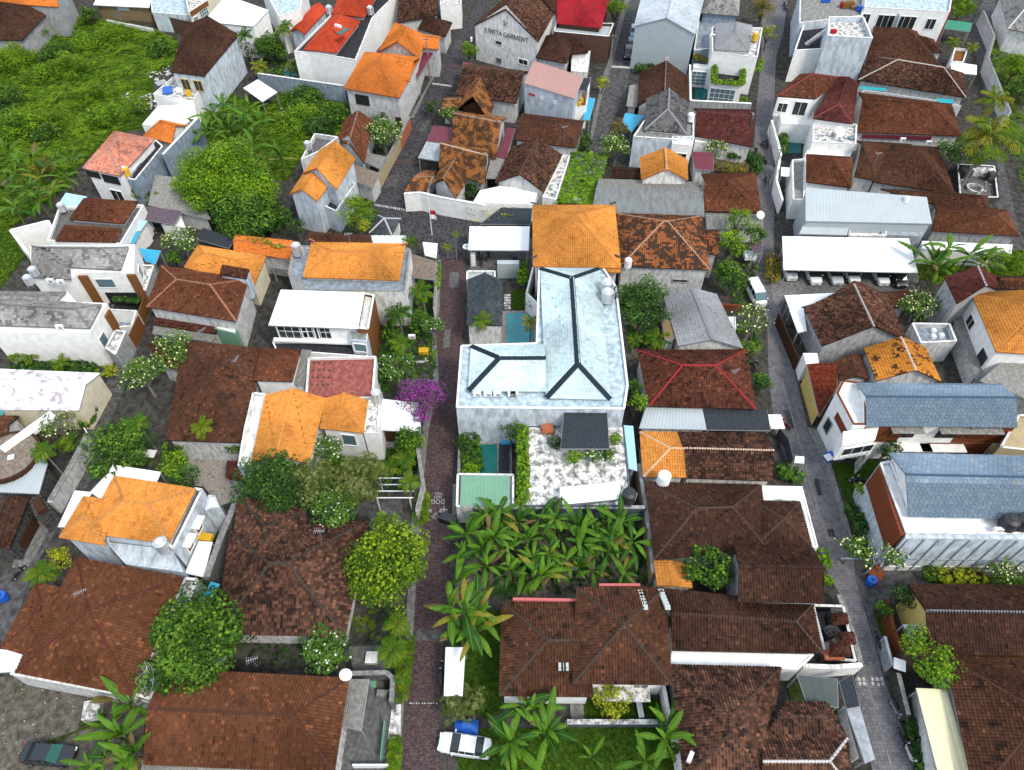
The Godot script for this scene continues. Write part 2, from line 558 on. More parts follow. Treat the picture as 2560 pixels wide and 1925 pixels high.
func capmat(c: Color) -> StandardMaterial3D:
	var key := "cap%d" % c.to_rgba32()
	if not M.has(key):
		mat(key, c, 0.85)
	return M[key]

# faces: arrays of world points (first edge the eave); caps: pairs of world points
func roof(faces: Array, caps: Array, style: String, parts := 0, capcol = null) -> MeshInstance3D:
	var s: Array = S[style]
	var st := stn()
	var loc := []
	for f in faces:
		var g := []
		for w in f: g.append(w - O)
		loc.append(g)
		var n: Vector3 = (g[1] - g[0]).cross(g[2] - g[0]).normalized()
		if n.y < 0: n = -n
		var lo := []
		for w in g: lo.append(w - Vector3(0, 0.11, 0))
		poly(st, g, n)
		poly(st, lo, -n)
		for i in g.size():
			var j := (i + 1) % g.size()
			poly(st, [g[i], g[j], lo[j], lo[i]], (g[i] + g[j]) * 0.5 - (g[0] + g[1] + g[2]) / 3.0)
	var r := ob("roof", st, capmat(s[2] if s[3] < 0.9 else s[0]))
	var bufs := PackedFloat32Array()
	var wide: float = s[9] if s.size() > 9 else 1.0
	var singles := [parts, r] if parts > 0 else []
	for g in loc:
		var flat := true
		if g.size() == 4:
			var nn: Vector3 = (g[1] - g[0]).cross(g[2] - g[0]).normalized()
			flat = absf(nn.dot(g[3] - g[0])) < 0.03
		if flat:
			tile_face(bufs, g, s, singles)
		else:
			tile_face(bufs, [g[0], g[1], g[2]], s, singles)
			tile_face(bufs, [g[0], g[2], g[3]], s, singles, g[1] - g[0])
	multi("roof_tiles", ME[s[7]], bufs, "slate_tile" if s[7] == "flat" else "tile", r)
	for c in caps:
		var sc := stn()
		var a: Vector3 = c[0] - O
		var b: Vector3 = c[1] - O
		var d := (b - a).normalized()
		var m := ceili(a.distance_to(b) / 0.45)
		for i in m:   # a row of overlapping cap tiles
			var p0 := a.lerp(b, float(i) / m) + Vector3(0, 0.02 + 0.03 * rng.randf(), 0)
			var p1 := a.lerp(b, float(i + 1) / m) + d * 0.05 + Vector3(0, 0.06, 0)
			var side := d.cross(UPV).normalized()
			var pr := [Vector2(-.14, -.06), Vector2(-.09, .05), Vector2(0, .085), Vector2(.09, .05), Vector2(.14, -.06)]
			for k in 5: pr[k] *= Vector2(wide, 1.0)
			for k in 4:
				var e0: Vector3 = side * pr[k].x + UPV * pr[k].y
				var e1: Vector3 = side * pr[k + 1].x + UPV * pr[k + 1].y
				poly(sc, [p0 + e0, p0 + e1, p1 + e1, p1 + e0], UPV)
			poly(sc, [p1 + side * pr[0].x + UPV * pr[0].y, p1 + side * pr[1].x + UPV * pr[1].y, p1 + UPV * pr[2].y, p1 + side * pr[3].x + UPV * pr[3].y, p1 + side * pr[4].x + UPV * pr[4].y], d)
		var cc: Color = s[8] if capcol == null else capcol
		ob("ridge_cap", sc, capmat(cc), r)
	return r

func inset(c: Array, d: float) -> Array:
	var m := Vector2.ZERO
	for q in c: m += q
	m /= c.size()
	var r := []
	for i in c.size():
		var a: Vector2 = c[i]
		var p: Vector2 = c[(i + c.size() - 1) % c.size()]
		var q: Vector2 = c[(i + 1) % c.size()]
		var e := (p - a).normalized() + (q - a).normalized()
		var sn := absf((p - a).normalized().cross((q - a).normalized()))
		e = e / maxf(sn, 0.3)
		if e.dot(m - a) < 0: e = -e
		r.append(a + e * d)
	return r

func pts(a: Array) -> Array:
	var r := []
	for i in range(0, a.size(), 2): r.append(Vector2(a[i], a[i + 1]))
	return r

# hipped or gabled roof on four eave corners (far left, far right, near right, near left) with walls under it
func hp(a: Array, h: float, style: String, ax := "u", ends := "hh", pitch := 28.0, over := 0.5, wall := "white_dirty", base := 0.0, parts := 0, capcol = null) -> void:
	var c := pts(a)
	settle(c)
	var k := c if ax == "u" else [c[1], c[2], c[3], c[0]]
	var m0: Vector2 = (k[0] + k[3]) * 0.5
	var m1: Vector2 = (k[1] + k[2]) * 0.5
	var w0: float = k[0].distance_to(k[3]) * 0.5
	var w1: float = k[1].distance_to(k[2]) * 0.5
	var L := m0.distance_to(m1)
	var d := (m1 - m0) / L
	var o0 := w0 if ends[0] == "h" else 0.0
	var o1 := w1 if ends[1] == "h" else 0.0
	if o0 + o1 > L - 0.02:
		var f := (L - 0.02) / (o0 + o1)
		o0 *= f; o1 *= f
	var r0 := m0 + d * o0
	var r1 := m1 - d * o1
	var rise := tan(deg_to_rad(pitch)) * (w0 + w1) * 0.5
	var P := []
	for q in k: P.append(Vector3(q.x, h, q.y))
	var R0 := Vector3(r0.x, h + rise, r0.y)
	var R1 := Vector3(r1.x, h + rise, r1.y)
	var faces := [[P[3], P[2], R1, R0], [P[1], P[0], R0, R1]]
	var caps := [[R0, R1]] if r0.distance_to(r1) > 0.3 else []
	if ends[0] == "h":
		faces.append([P[0], P[3], R0]); caps.append([P[0], R0]); caps.append([P[3], R0])
	if ends[1] == "h":
		faces.append([P[2], P[1], R1]); caps.append([P[1], R1]); caps.append([P[2], R1])
	roof(faces, caps, style, parts, capcol)
	FW = inset(c, over)
	FB = base
	if wall != "":
		var st := stn()
		prism(st, FW, base, h + 0.02)
		ob("wall", st, wall)
		for e in 2:
			if ends[e] == "g":
				var g := stn()
				var kk := FW if ax == "u" else [FW[1], FW[2], FW[3], FW[0]]
				var p0: Vector2 = kk[0] if e == 0 else kk[1]
				var p1: Vector2 = kk[3] if e == 0 else kk[2]
				var mm := (p0 + p1) * 0.5
				var dd := d * (0.22 if e == 0 else -0.22)
				var rh := h + rise * (p0.distance_to(p1) * 0.5 / w0) + 0.02
				var tri0 := [v3(p0, h + 0.02), v3(p1, h + 0.02), v3(mm, rh)]
				var tri1 := [v3(p0 + dd, h + 0.02), v3(p1 + dd, h + 0.02), v3(mm + dd, rh)]
				var od := Vector3(-dd.x, 0, -dd.y)
				poly(g, tri0, od)
				poly(g, tri1, -od)
				ob("gable", g, wall)

# roof of explicit planar faces with explicit caps (flat xyz lists)
func xf(fs: Array, caps: Array, style: String) -> void:
	var F := []
	for f in fs:
		var g := []
		for i in range(0, f.size(), 3): g.append(Vector3(f[i], f[i + 1], f[i + 2]))
		F.append(g)
	var C := []
	for f in caps: C.append([Vector3(f[0], f[1], f[2]), Vector3(f[3], f[4], f[5])])
	roof(F, C, style)

func wallp(a: Array, y0: float, y1: float, m: String, called := "wall") -> void:
	var st := stn()
	FW = pts(a)
	settle(FW)
	FB = y0
	prism(st, FW, y0, y1)
	ob(called, st, m)

# flat-roofed block: walls, roof deck, parapet with coping
func dk(a: Array, y: float, deck: String, wall: String, par := 0.5, base := 0.0, cop := "white_dirty") -> void:
	var c := pts(a)
	settle(c)
	var inn := inset(c, 0.16)
	FW = c
	FB = base
	var st := stn()
	var cw := Geometry2D.is_polygon_clockwise(PackedVector2Array(c))
	for i in c.size():
		var j := (i + 1) % c.size()
		var d: Vector2 = c[j] - c[i]
		var n := Vector3(d.y, 0, -d.x) * (1.0 if not cw else -1.0)
		poly(st, [v3(c[i], base), v3(c[j], base), v3(c[j], y + par), v3(c[i], y + par)], n)
		poly(st, [v3(inn[i], base), v3(inn[j], base), v3(inn[j], y + par), v3(inn[i], y + par)], -n)
		poly(st, [v3(c[i], y + par), v3(c[j], y + par), v3(inn[j], y + par), v3(inn[i], y + par)], UPV)
	ob("wall", st, wall)
	var s2 := stn()
	prism(s2, inset(c, 0.162), y - 0.15, y)
	ob("roof_deck", s2, deck)
	if par > 0.15:
		var s3 := stn()
		for i in c.size():
			var j := (i + 1) % c.size()
			var p0: Vector2 = (c[i] + inn[i]) * 0.5
			var p1: Vector2 = (c[j] + inn[j]) * 0.5
			bar(s3, v3(p0, y + par + 0.033), v3(p1, y + par + 0.033), 0.24, 0.06)
		ob("coping", s3, cop)

# corrugated sheet roof on four corners x,y,z (far left, far right, near right, near left); ribs run from far to near
func cs(a: Array, m: String, rib := 0.22, called := "roof_sheet") -> void:
	var p := []
	settle([Vector2(a[0], a[2]), Vector2(a[3], a[5]), Vector2(a[6], a[8]), Vector2(a[9], a[11])])
	for i in 4: p.append(Vector3(a[i * 3], a[i * 3 + 1], a[i * 3 + 2]) - O)
	var st := stn()
	var n := maxi(4, ceili(p[0].distance_to(p[1]) / rib)) * 2
	for i in n:
		var y0 := 0.035 * (i % 2)
		var y1 := 0.035 * ((i + 1) % 2)
		var f0 := float(i) / n
		var f1 := float(i + 1) / n
		poly(st, [p[0].lerp(p[1], f0) + UPV * y0, p[0].lerp(p[1], f1) + UPV * y1, p[3].lerp(p[2], f1) + UPV * y1, p[3].lerp(p[2], f0) + UPV * y0], UPV)
	ob(called, st, m)
	var s2 := stn()
	for i in 4:
		bar(s2, p[i] - UPV * 0.07, p[(i + 1) % 4] - UPV * 0.07, 0.06, 0.1)
	var mm := maxi(1, roundi(p[0].distance_to(p[3]) / 1.6))
	for i in range(1, mm):
		bar(s2, p[0].lerp(p[3], float(i) / mm) - UPV * 0.05, p[1].lerp(p[2], float(i) / mm) - UPV * 0.05, 0.05, 0.07)
	ob("purlin_frame", s2, "grey_metal")

func posts(a: Array, base := 0.0, m := "grey_metal") -> void:
	for i in 4:
		var q := Vector3(a[i * 3], a[i * 3 + 1], a[i * 3 + 2]) - O
		var c := (Vector3(a[0], a[1], a[2]) + Vector3(a[6], a[7], a[8])) * 0.5 - O
		q = q.lerp(Vector3(c.x, q.y, c.z), 0.06)
		var st := stn()
		bar(st, Vector3(q.x, base, q.z), q - UPV * 0.1, 0.1, 0.1)
		ob("post", st, m)

# walls under a sheet roof
func csw(a: Array, over: float, wall: String, base := 0.0) -> void:
	var c := []
	var hs := []
	for i in 4:
		c.append(Vector2(a[i * 3], a[i * 3 + 2])); hs.append(float(a[i * 3 + 1]) - 0.12)
	FW = inset(c, over)
	FB = base
	var st := stn()
	for i in 4:
		var j := (i + 1) % 4
		var d: Vector2 = FW[j] - FW[i]
		poly(st, [v3(FW[i], base), v3(FW[j], base), v3(FW[j], hs[j]), v3(FW[i], hs[i])], Vector3(-d.y, 0, d.x) * -1.0)
	poly(st, [v3(FW[0], hs[0]), v3(FW[1], hs[1]), v3(FW[2], hs[2]), v3(FW[3], hs[3])], UPV)
	ob("wall", st, wall)

# free-standing wall along points
func wl(a: Array, h: float, t: float, m: String, cop := "", base := 0.0) -> void:
	var c := pts(a)
	settle(c)
	var st := stn()
	for i in c.size() - 1:
		var d: Vector2 = (c[i + 1] - c[i]).normalized() * t * 0.5
		bar(st, v3(c[i] - d, base + h * 0.5), v3(c[i + 1] + d * 0.98, base + h * 0.5), t, h)
	ob("wall_panel", st, m)
	if cop != "":
		var s2 := stn()
		for i in c.size() - 1:
			bar(s2, v3(c[i], base + h + 0.043), v3(c[i + 1], base + h + 0.04), t + 0.12, 0.08)
		ob("coping", s2, cop)

# window on side N,E,S,W of the last footprint: frame (with bars) > pane
func wn(side: String, f: float, y: float, w: float, h: float, fm := "white", gm := "glass_dark", nx := 2, ny := 1, called := "window") -> void:
	var i: int = {"N": 0, "E": 1, "S": 2, "W": 3}[side] if side in "NESW" else int(side)
	var p: Vector2 = FW[i]
	var q: Vector2 = FW[(i + 1) % FW.size()]
	if side == "S" or side == "W":
		var t := p; p = q; q = t
	var d := (q - p).normalized()
	var m := Vector2.ZERO
	for e in FW: m += e
	m /= FW.size()
	var n := Vector2(-d.y, d.x)
	var c := p.lerp(q, f)
	if n.dot(c - m) < 0: n = -n
	var C := v3(c, y + h * 0.5)
	var D := Vector3(d.x, 0, d.y)
	var N := Vector3(n.x, 0, n.y)
	var st := stn()
	var b := 0.08
	for s in [-1.0, 1.0]:
		bar(st, C + D * s * w * 0.5 - UPV * (h * 0.5 + b * 0.5) + N * 0.04, C + D * s * w * 0.5 + UPV * (h * 0.5 + b * 0.5) + N * 0.04, b, 0.14)
		bar(st, C - D * (w * 0.5 - b * 0.5) + UPV * s * h * 0.5 + N * 0.04, C + D * (w * 0.5 - b * 0.5) + UPV * s * h * 0.5 + N * 0.04, 0.138, b)
	for k in range(1, nx):
		var o := D * (float(k) / nx - 0.5) * w
		bar(st, C + o - UPV * h * 0.47 + N * 0.035, C + o + UPV * h * 0.47 + N * 0.035, 0.045, 0.05)
	for k in range(1, ny):
		var o := UPV * (float(k) / ny - 0.5) * h
		bar(st, C + o - D * w * 0.47 + N * 0.033, C + o + D * w * 0.47 + N * 0.033, 0.05, 0.045)
	var fr := ob(called, st, fm)
	var s2 := stn()
	bar(s2, C - D * w * 0.48 + N * 0.008, C + D * w * 0.48 + N * 0.008, 0.02, h * 0.96)
	ob("pane", s2, gm, fr)

# flat panel or canopy slab on the last footprint's side
func pn(side: String, f: float, y: float, w: float, h: float, t: float, m: String, called := "panel") -> void:
	var i: int = {"N": 0, "E": 1, "S": 2, "W": 3}[side] if side in "NESW" else int(side)
	var p: Vector2 = FW[i]
	var q: Vector2 = FW[(i + 1) % FW.size()]
	if side == "S" or side == "W":
		var tt := p; p = q; q = tt
	var d := (q - p).normalized()
	var mc := Vector2.ZERO
	for e in FW: mc += e
	mc /= FW.size()
	var n := Vector2(-d.y, d.x)
	var c := p.lerp(q, f)
	if n.dot(c - mc) < 0: n = -n
	var C := v3(c + n * (t * 0.5 - 0.01), y + h * 0.5)
	var D := Vector3(d.x, 0, d.y)
	var st := stn()
	bar(st, C - D * w * 0.5, C + D * w * 0.5, t, h)
	ob(called, st, m)

func bx(called: String, x: float, y: float, z: float, sx: float, sy: float, sz: float, yaw: float, m: String, parent = null) -> MeshInstance3D:
	var st := stn()
	box(st, Vector3(x, y + sy * 0.5, z) - O, Vector3(sx, sy, sz), deg_to_rad(yaw))
	return ob(called, st, m, parent)

# ---------- plants ----------
func leaf_meshes() -> void:
	# rosette of broad folded leaves
	for kind in [["rosette", 7, 0.50, 0.125, 0.45], ["fine", 9, 0.62, 0.045, 0.6], ["grassy", 7, 0.9, 0.05, 0.9]]:
		var st := stn()
		var r := RandomNumberGenerator.new()
		r.seed = 3
		for i in kind[1]:
			var t: float = TAU * i / kind[1] + r.randf() * 0.4
			var el: float = kind[4] * (0.4 + r.randf() * 0.9)
			var d := Vector3(cos(t) * cos(el), sin(el), sin(t) * cos(el))
			var s: Vector3 = d.cross(UPV).normalized() * kind[3]
			var l: float = kind[2] * (0.75 + r.randf() * 0.5)
			var mid: Vector3 = d * l * 0.5 + UPV * 0.03
			var tip := d * l - UPV * l * 0.28
			var low := UPV * -0.045
			poly(st, [Vector3.ZERO, mid + s + low, mid], UPV)
			poly(st, [Vector3.ZERO, mid, mid - s + low], UPV)
			poly(st, [mid, mid + s + low, tip], UPV)
			poly(st, [mid, tip, mid - s + low], UPV)
		st.generate_normals()
		ME[kind[0]] = st.commit()
	var f := stn()
	for i in 5:
		var t := TAU * i / 5
		var d := Vector3(cos(t), 0.35, sin(t)) * 0.5
		var s := Vector3(-sin(t), 0, cos(t)) * 0.22
		poly(f, [Vector3.ZERO, d * 0.7 + s, d + UPV * 0.02, d * 0.7 - s], UPV)
	f.generate_normals()
	ME.flower = f.commit()
	var p := stn()
	var r2 := RandomNumberGenerator.new()
	r2.seed = 8
	var k := []
	for i in 8:
		k.append(Vector3((-1 if i & 1 else 1) * r2.randf_range(.3, .5), (-1 if i & 2 else 1) * r2.randf_range(.2, .45), (-1 if i & 4 else 1) * r2.randf_range(.3, .5)))
	for fc in [[0, 1, 3, 2], [4, 5, 7, 6], [0, 1, 5, 4], [2, 3, 7, 6], [0, 2, 6, 4], [1, 3, 7, 5]]:
		var q := [k[fc[0]], k[fc[1]], k[fc[2]], k[fc[3]]]
		poly(p, q, (q[0] + q[1] + q[2] + q[3]))
	p.generate_normals()
	ME.stone = p.commit()
	banana_meshes()
	frond_meshes()

func blade(st: SurfaceTool, L: float, W: float, droop: float, up: float, col: Color, rib: Color, r: RandomNumberGenerator, tear := 0.15) -> void:
	var n := 9
	var cen := []
	var wid := []
	for i in n + 1:
		var t := float(i) / n
		var e := up - droop * t
		cen.append((cen[i - 1] if i else Vector3.ZERO) + Vector3(0, sin(e), -cos(e)) * L / n)
		var w := 0.0 if t < 0.08 else W * 0.5 * pow(sin(clampf((t - 0.08) / 0.92, 0, 1) * PI * 0.93 + 0.15), 0.8)
		wid.append(maxf(w, 0.02))
	for sd in [-1.0, 1.0]:
		for i in n:
			var a: Vector3 = cen[i]
			var b: Vector3 = cen[i + 1]
			var f := 0.20 + 0.25 * r.randf()
			var o0 := Vector3(sd * wid[i], -wid[i] * f * 0.6, 0)
			var o1 := Vector3(sd * wid[i + 1] * (1.0 - tear * r.randf()), -wid[i + 1] * f * (0.6 + tear * r.randf()), 0.03 * r.randf())
			var k := 0.85 + 0.3 * r.randf()
			st.set_color(Color(col.r * k, col.g * k, col.b * k))
			poly(st, [a, b, b + o1, a + o0], UPV)
	st.set_color(rib)
	for i in n:
		var w := 0.028 * (1.0 - 0.7 * float(i) / n)
		poly(st, [cen[i] + Vector3(-w, 0.012, 0), cen[i] + Vector3(w, 0.012, 0), cen[i + 1] + Vector3(w, 0.012, 0), cen[i + 1] + Vector3(-w, 0.012, 0)], UPV)

func banana_meshes() -> void:
	var r := RandomNumberGenerator.new()
	r.seed = 21
	ME.banana = []
	for i in 14:
		var st := stn()
		var g := Color(.016, .060, .007).lerp(Color(.080, .175, .012), r.randf())
		if i == 7: g = Color(.17, .15, .02)
		if i == 8: g = Color(.12, .08, .03)
		var big := 1.12 if i > 8 else 0.92
		blade(st, (2.5 + r.randf() * 0.7) * big, (0.50 + r.randf() * 0.16) * big, 0.5 + r.randf() * 1.5, 0.7 + r.randf() * 0.5, g, Color(.13, .23, .03), r, 0.05 + 0.4 * r.randf() * r.randf())
		st.generate_normals()
		ME.banana.append(st.commit())

func frond_meshes() -> void:
	var r := RandomNumberGenerator.new()
	r.seed = 22
	ME.frond = []
	for i in 4:
		var st := stn()
		var n := 22
		var p := Vector3.ZERO
		var col: Color = [Color(.028, .085, .010), Color(.055, .135, .012), Color(.12, .19, .014), Color(.20, .20, .022)][i]
		for k in n:
			var t := float(k) / n
			var e := 0.75 - 1.55 * t
			var d := Vector3(0, sin(e), -cos(e))
			var q := p + d / n
			st.set_color(Color(.16, .19, .03))
			var w := 0.012 * (1.1 - t)
			poly(st, [p + Vector3(-w, 0.004, 0), p + Vector3(w, 0.004, 0), q + Vector3(w, 0.004, 0), q + Vector3(-w, 0.004, 0)], UPV)
			if k > 1:
				for sd in [-1.0, 1.0]:
					var l := 0.32 * pow(sin(PI * (0.12 + 0.83 * t)), 0.7) * (0.85 + 0.3 * r.randf())
					var b := p + d * r.randf() / n
					var tip: Vector3 = b + Vector3(sd * l * 0.82, -l * (0.35 + 0.3 * r.randf()), 0) + d * l * 0.55
					var m: Vector3 = b.lerp(tip, 0.45) + Vector3(0, 0.03, 0)
					var kk := 0.8 + 0.45 * r.randf()
					st.set_color(Color(col.r * kk, col.g * kk, col.b * kk))
					poly(st, [b, m + d * 0.034, tip, m - d * 0.034], UPV)
			p = q
		st.generate_normals()
		ME.frond.append(st.commit())

# kind: leaf mesh, dark colour, light colour, tip colour, leaf size, clumps per r^2, density, flattening, flower colour or null, trunk material
var K := {
	"broad": ["rosette", Color(.012, .040, .006), Color(.050, .120, .012), Color(.14, .25, .018), .62, 1.0, 1.0, .75, null, "bark"],
	"deep": ["rosette", Color(.009, .030, .007), Color(.032, .085, .013), Color(.085, .17, .02), .55, 1.0, 1.0, .85, null, "bark"],
	"bright": ["rosette", Color(.020, .055, .005), Color(.105, .19, .008), Color(.27, .36, .012), .52, 1.2, 1.1, .7, null, "bark"],
	"lime": ["rosette", Color(.030, .090, .005), Color(.120, .235, .009), Color(.24, .37, .012), .5, 1.2, 1.0, .7, null, "bark"],
	"feathery": ["fine", Color(.035, .065, .012), Color(.12, .165, .028), Color(.30, .30, .11), .75, 1.1, 1.2, .85, null, "bark_pale"],
	"frangipani": ["rosette", Color(.035, .085, .012), Color(.075, .155, .018), Color(.12, .22, .03), .62, .9, .5, .6, Color(.70, .66, .34), "bark_pale"],
	"frangipani_white": ["rosette", Color(.03, .08, .012), Color(.07, .155, .018), Color(.11, .21, .03), .62, .9, .72, .6, Color(.66, .66, .55), "bark_pale"],
	"bare": ["rosette", Color(.05, .09, .02), Color(.10, .16, .03), Color(.14, .2, .04), .5, .8, .22, .6, Color(.80, .77, .42), "bark_pale"],
	"golden": ["rosette", Color(.09, .13, .008), Color(.26, .29, .012), Color(.46, .44, .02), .5, 1.2, 1.1, .75, null, "bark"],
	"rusty": ["rosette", Color(.06, .085, .012), Color(.17, .14, .015), Color(.36, .17, .02), .45, 1.1, 1.1, 1.0, null, "bark"],
	"bougainvillea": ["rosette", Color(.05, .09, .02), Color(.20, .015, .20), Color(.40, .03, .42), .42, 1.3, 1.0, .6, null, "bark"],
	"weedy": ["fine", Color(.030, .085, .005), Color(.125, .225, .010), Color(.26, .36, .013), .7, 1.1, 1.0, .6, null, "bark"],
}

func leaves(c: Vector3, r: float, kd: Array, flat: float, dens := 1.0) -> Array:
	var buf := PackedFloat32Array()
	var fl := PackedFloat32Array()
	var tops := []
	var fcl: float = 0.0 if kd[8] == null else kd[8].b / kd[8].r
	var lump := rng.randf() * 50.0
	var nc := maxi(8, int(16 + r * r * 3.3 * kd[5]))
	for i in nc:
		var t := TAU * rng.randf()
		var u := rng.randf_range(-0.35, 1.0)
		var rr := sqrt(maxf(0.0, 1.0 - u * u))
		var k := rng.randf_range(0.45, 0.98) * (1.0 + 0.30 * nz.get_noise_2d(lump + cos(t) * 1.1, u * 1.1 + sin(t) * 1.1))
		var cc := c + Vector3(cos(t) * rr * r * k, u * r * flat * k, sin(t) * rr * r * k)
		var cr := clampf(r * rng.randf_range(0.2, 0.42), 0.4, 1.6)
		var csz := rng.randf_range(0.75, 1.2)
		var tone := rng.randf()
		tops.append([cc, cr])
		var m := int(cr * cr * 62.0 * kd[6] * dens) + 10
		for j in m:
			var v := Vector3(rng.randfn(), rng.randfn() * 0.8 + 0.35, rng.randfn()).normalized()
			var pos := cc + Vector3(v.x * cr, v.y * cr * 0.8, v.z * cr) * rng.randf_range(0.72, 1.05)
			var sz: float = kd[4] * csz * rng.randf_range(0.55, 1.15) * clampf(0.42 + r * 0.06, 0.45, 0.68)
			var up := (v + UPV * 0.8 + Vector3(rng.randfn(), rng.randfn(), rng.randfn()) * 0.25).normalized()
			var x := up.cross(Vector3(rng.randfn(), rng.randfn(), rng.randfn())).normalized()
			var z := x.cross(up)
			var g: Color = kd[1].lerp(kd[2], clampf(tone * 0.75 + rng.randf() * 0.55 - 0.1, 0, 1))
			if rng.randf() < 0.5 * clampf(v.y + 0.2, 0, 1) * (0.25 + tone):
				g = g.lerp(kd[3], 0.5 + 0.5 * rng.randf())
			var b := rng.randf_range(0.8, 1.2)
			buf.append_array([x.x * sz, up.x * sz, z.x * sz, pos.x, x.y * sz, up.y * sz, z.y * sz, pos.y, x.z * sz, up.z * sz, z.z * sz, pos.z, g.r * b, g.g * b, g.b * b, 1.0])
			if kd[8] != null and v.y > -0.1 and rng.randf() < (0.07 if fcl > 0.6 else 0.17):
				var fp := pos + up * 0.2
				var fs := rng.randf_range(0.12, 0.26)
				var fc: Color = kd[8]
				fl.append_array([x.x * fs, up.x * fs, z.x * fs, fp.x, x.y * fs, up.y * fs, z.y * fs, fp.y, x.z * fs, up.z * fs, z.z * fs, fp.z, fc.r, fc.g, fc.b, 1.0])
	return [buf, fl, tops]

func tree(called: String, label: String, group: String, kind: String, x: float, z: float, h: float, r: float, base := 0.0, cat := "tree") -> void:
	var kd: Array = K[kind]
	var t := th(called, label, cat, group, Vector3(x, base, z))
	var flat: float = kd[7]
	var c := Vector3(0, h - r * flat * 0.9, 0)
	var L := leaves(c, r, kd, flat)
	var st := stn()
	var tr := clampf(0.05 * r + 0.04, 0.05, 0.32)
	var fork := Vector3(rng.randf_range(-.2, .2), maxf(c.y * 0.45, 0.2), rng.randf_range(-.2, .2))
	tube(st, [Vector3(0, -0.1, 0), fork * 0.5, fork], [tr * 1.3, tr * 1.05, tr * 0.9], 7)
	var tops: Array = L[2]
	for i in mini(tops.size(), 14):
		var q: Vector3 = tops[i][0]
		var mid := fork.lerp(q, 0.5) + UPV * (0.08 * r)
		tube(st, [fork - UPV * 0.08, mid, q], [tr * 0.6, tr * 0.36, tr * 0.12], 5)
	ob("trunk", st, kd[9])
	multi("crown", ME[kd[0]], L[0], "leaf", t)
	if L[1].size() > 16 * 9:
		multi("blossom", ME.flower, L[1], "leaf", t)

# clipped hedge or planting strip: a row of leaf masses along a line
func hedge(called: String, label: String, group: String, kind: String, a: Array, h: float, w: float, base := 0.0, cat := "hedge") -> void:
	var c := pts(a)
	var kd: Array = K[kind]
	var t := th(called, label, cat, group, Vector3(c[0].x, base, c[0].y))
	var buf := PackedFloat32Array()
	var fl := PackedFloat32Array()
	var stems := stn()
	for i in c.size() - 1:
		var L: float = c[i].distance_to(c[i + 1])
		var n := maxi(1, roundi(L / (w * 0.55)))
		for k in n:
			var q: Vector2 = c[i].lerp(c[i + 1], (k + 0.5) / n)
			var p := Vector3(q.x, base, q.y) - O
			var hh := h * rng.randf_range(0.8, 1.1)
			tube(stems, [p, p + UPV * hh * 0.7], [0.04, 0.02], 5)
			var nl := int(26 * w * h * kd[6]) + 10
			for j in nl:
				var v := Vector3(rng.randfn(), rng.randf_range(-0.2, 1.0), rng.randfn()).normalized()
				var pos := p + UPV * hh * 0.5 + Vector3(v.x * w * 0.55, v.y * hh * 0.5, v.z * w * 0.55) * rng.randf_range(0.7, 1.05)
				var up := (v + UPV * 0.7).normalized()
				var x := up.cross(Vector3(rng.randfn(), rng.randfn(), rng.randfn())).normalized()
				var z := x.cross(up)
				var sz: float = kd[4] * rng.randf_range(0.55, 1.0)
				var g: Color = kd[1].lerp(kd[2], rng.randf())
				if rng.randf() < 0.3 and v.y > 0.2: g = g.lerp(kd[3], rng.randf())
				buf.append_array([x.x * sz, up.x * sz, z.x * sz, pos.x, x.y * sz, up.y * sz, z.y * sz, pos.y, x.z * sz, up.z * sz, z.z * sz, pos.z, g.r, g.g, g.b, 1.0])
				if kd[8] != null and rng.randf() < 0.08 and v.y > 0:
					var fp := pos + up * 0.2
					var fc: Color = kd[8]
					fl.append_array([x.x * .3, up.x * .3, z.x * .3, fp.x, x.y * .3, up.y * .3, z.y * .3, fp.y, x.z * .3, up.z * .3, z.z * .3, fp.z, fc.r, fc.g, fc.b, 1.0])
	ob("stems", stems, "bark")
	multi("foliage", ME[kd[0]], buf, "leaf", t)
	if fl.size() > 16 * 9: multi("blossom", ME.flower, fl, "leaf", t)

func banana(label: String, group: String, x: float, z: float, h: float, n: int, base := 0.0, sz := 1.0, yellow := 0.12) -> void:
	var t := th("banana_plant", label, "banana plant", group, Vector3(x, base, z))
	var st := stn()
	var lean := Vector3(rng.randf_range(-.25, .25), 0, rng.randf_range(-.25, .25))
	var top := Vector3(0, h, 0) + lean
	tube(st, [Vector3(0, -0.1, 0), top * 0.5, top], [0.17, 0.13, 0.07], 8)
	ob("stem", st, "stem")
	var ph := rng.randf() * TAU
	sz *= rng.randf_range(0.78, 1.22)
	n += rng.randi_range(-2, 2)
	var rear := rng.randf_range(-0.25, 0.3)
	for i in n:
		var f := float(i) / n
		var yaw := ph + i * 2.4 + rng.randf_range(-.5, .5)
		var tilt := lerpf(-0.6, 0.7, f) + rear + rng.randf_range(-.28, .28)
		var b := Basis(UPV, yaw) * Basis(Vector3.RIGHT, tilt)
		var s := sz * lerpf(1.0, 0.75, f) * rng.randf_range(0.75, 1.15)
		var k := (7 + rng.randi() % 2) if (f < 0.4 and rng.randf() < yellow * 1.3) else (rng.randi() % 7 if rng.randf() < 0.55 else 9 + rng.randi() % 5)
		inst("leaf", ME.banana[k], "blade", t, Transform3D(b.scaled(Vector3.ONE * s), top - UPV * (0.25 * (1.0 - f))))

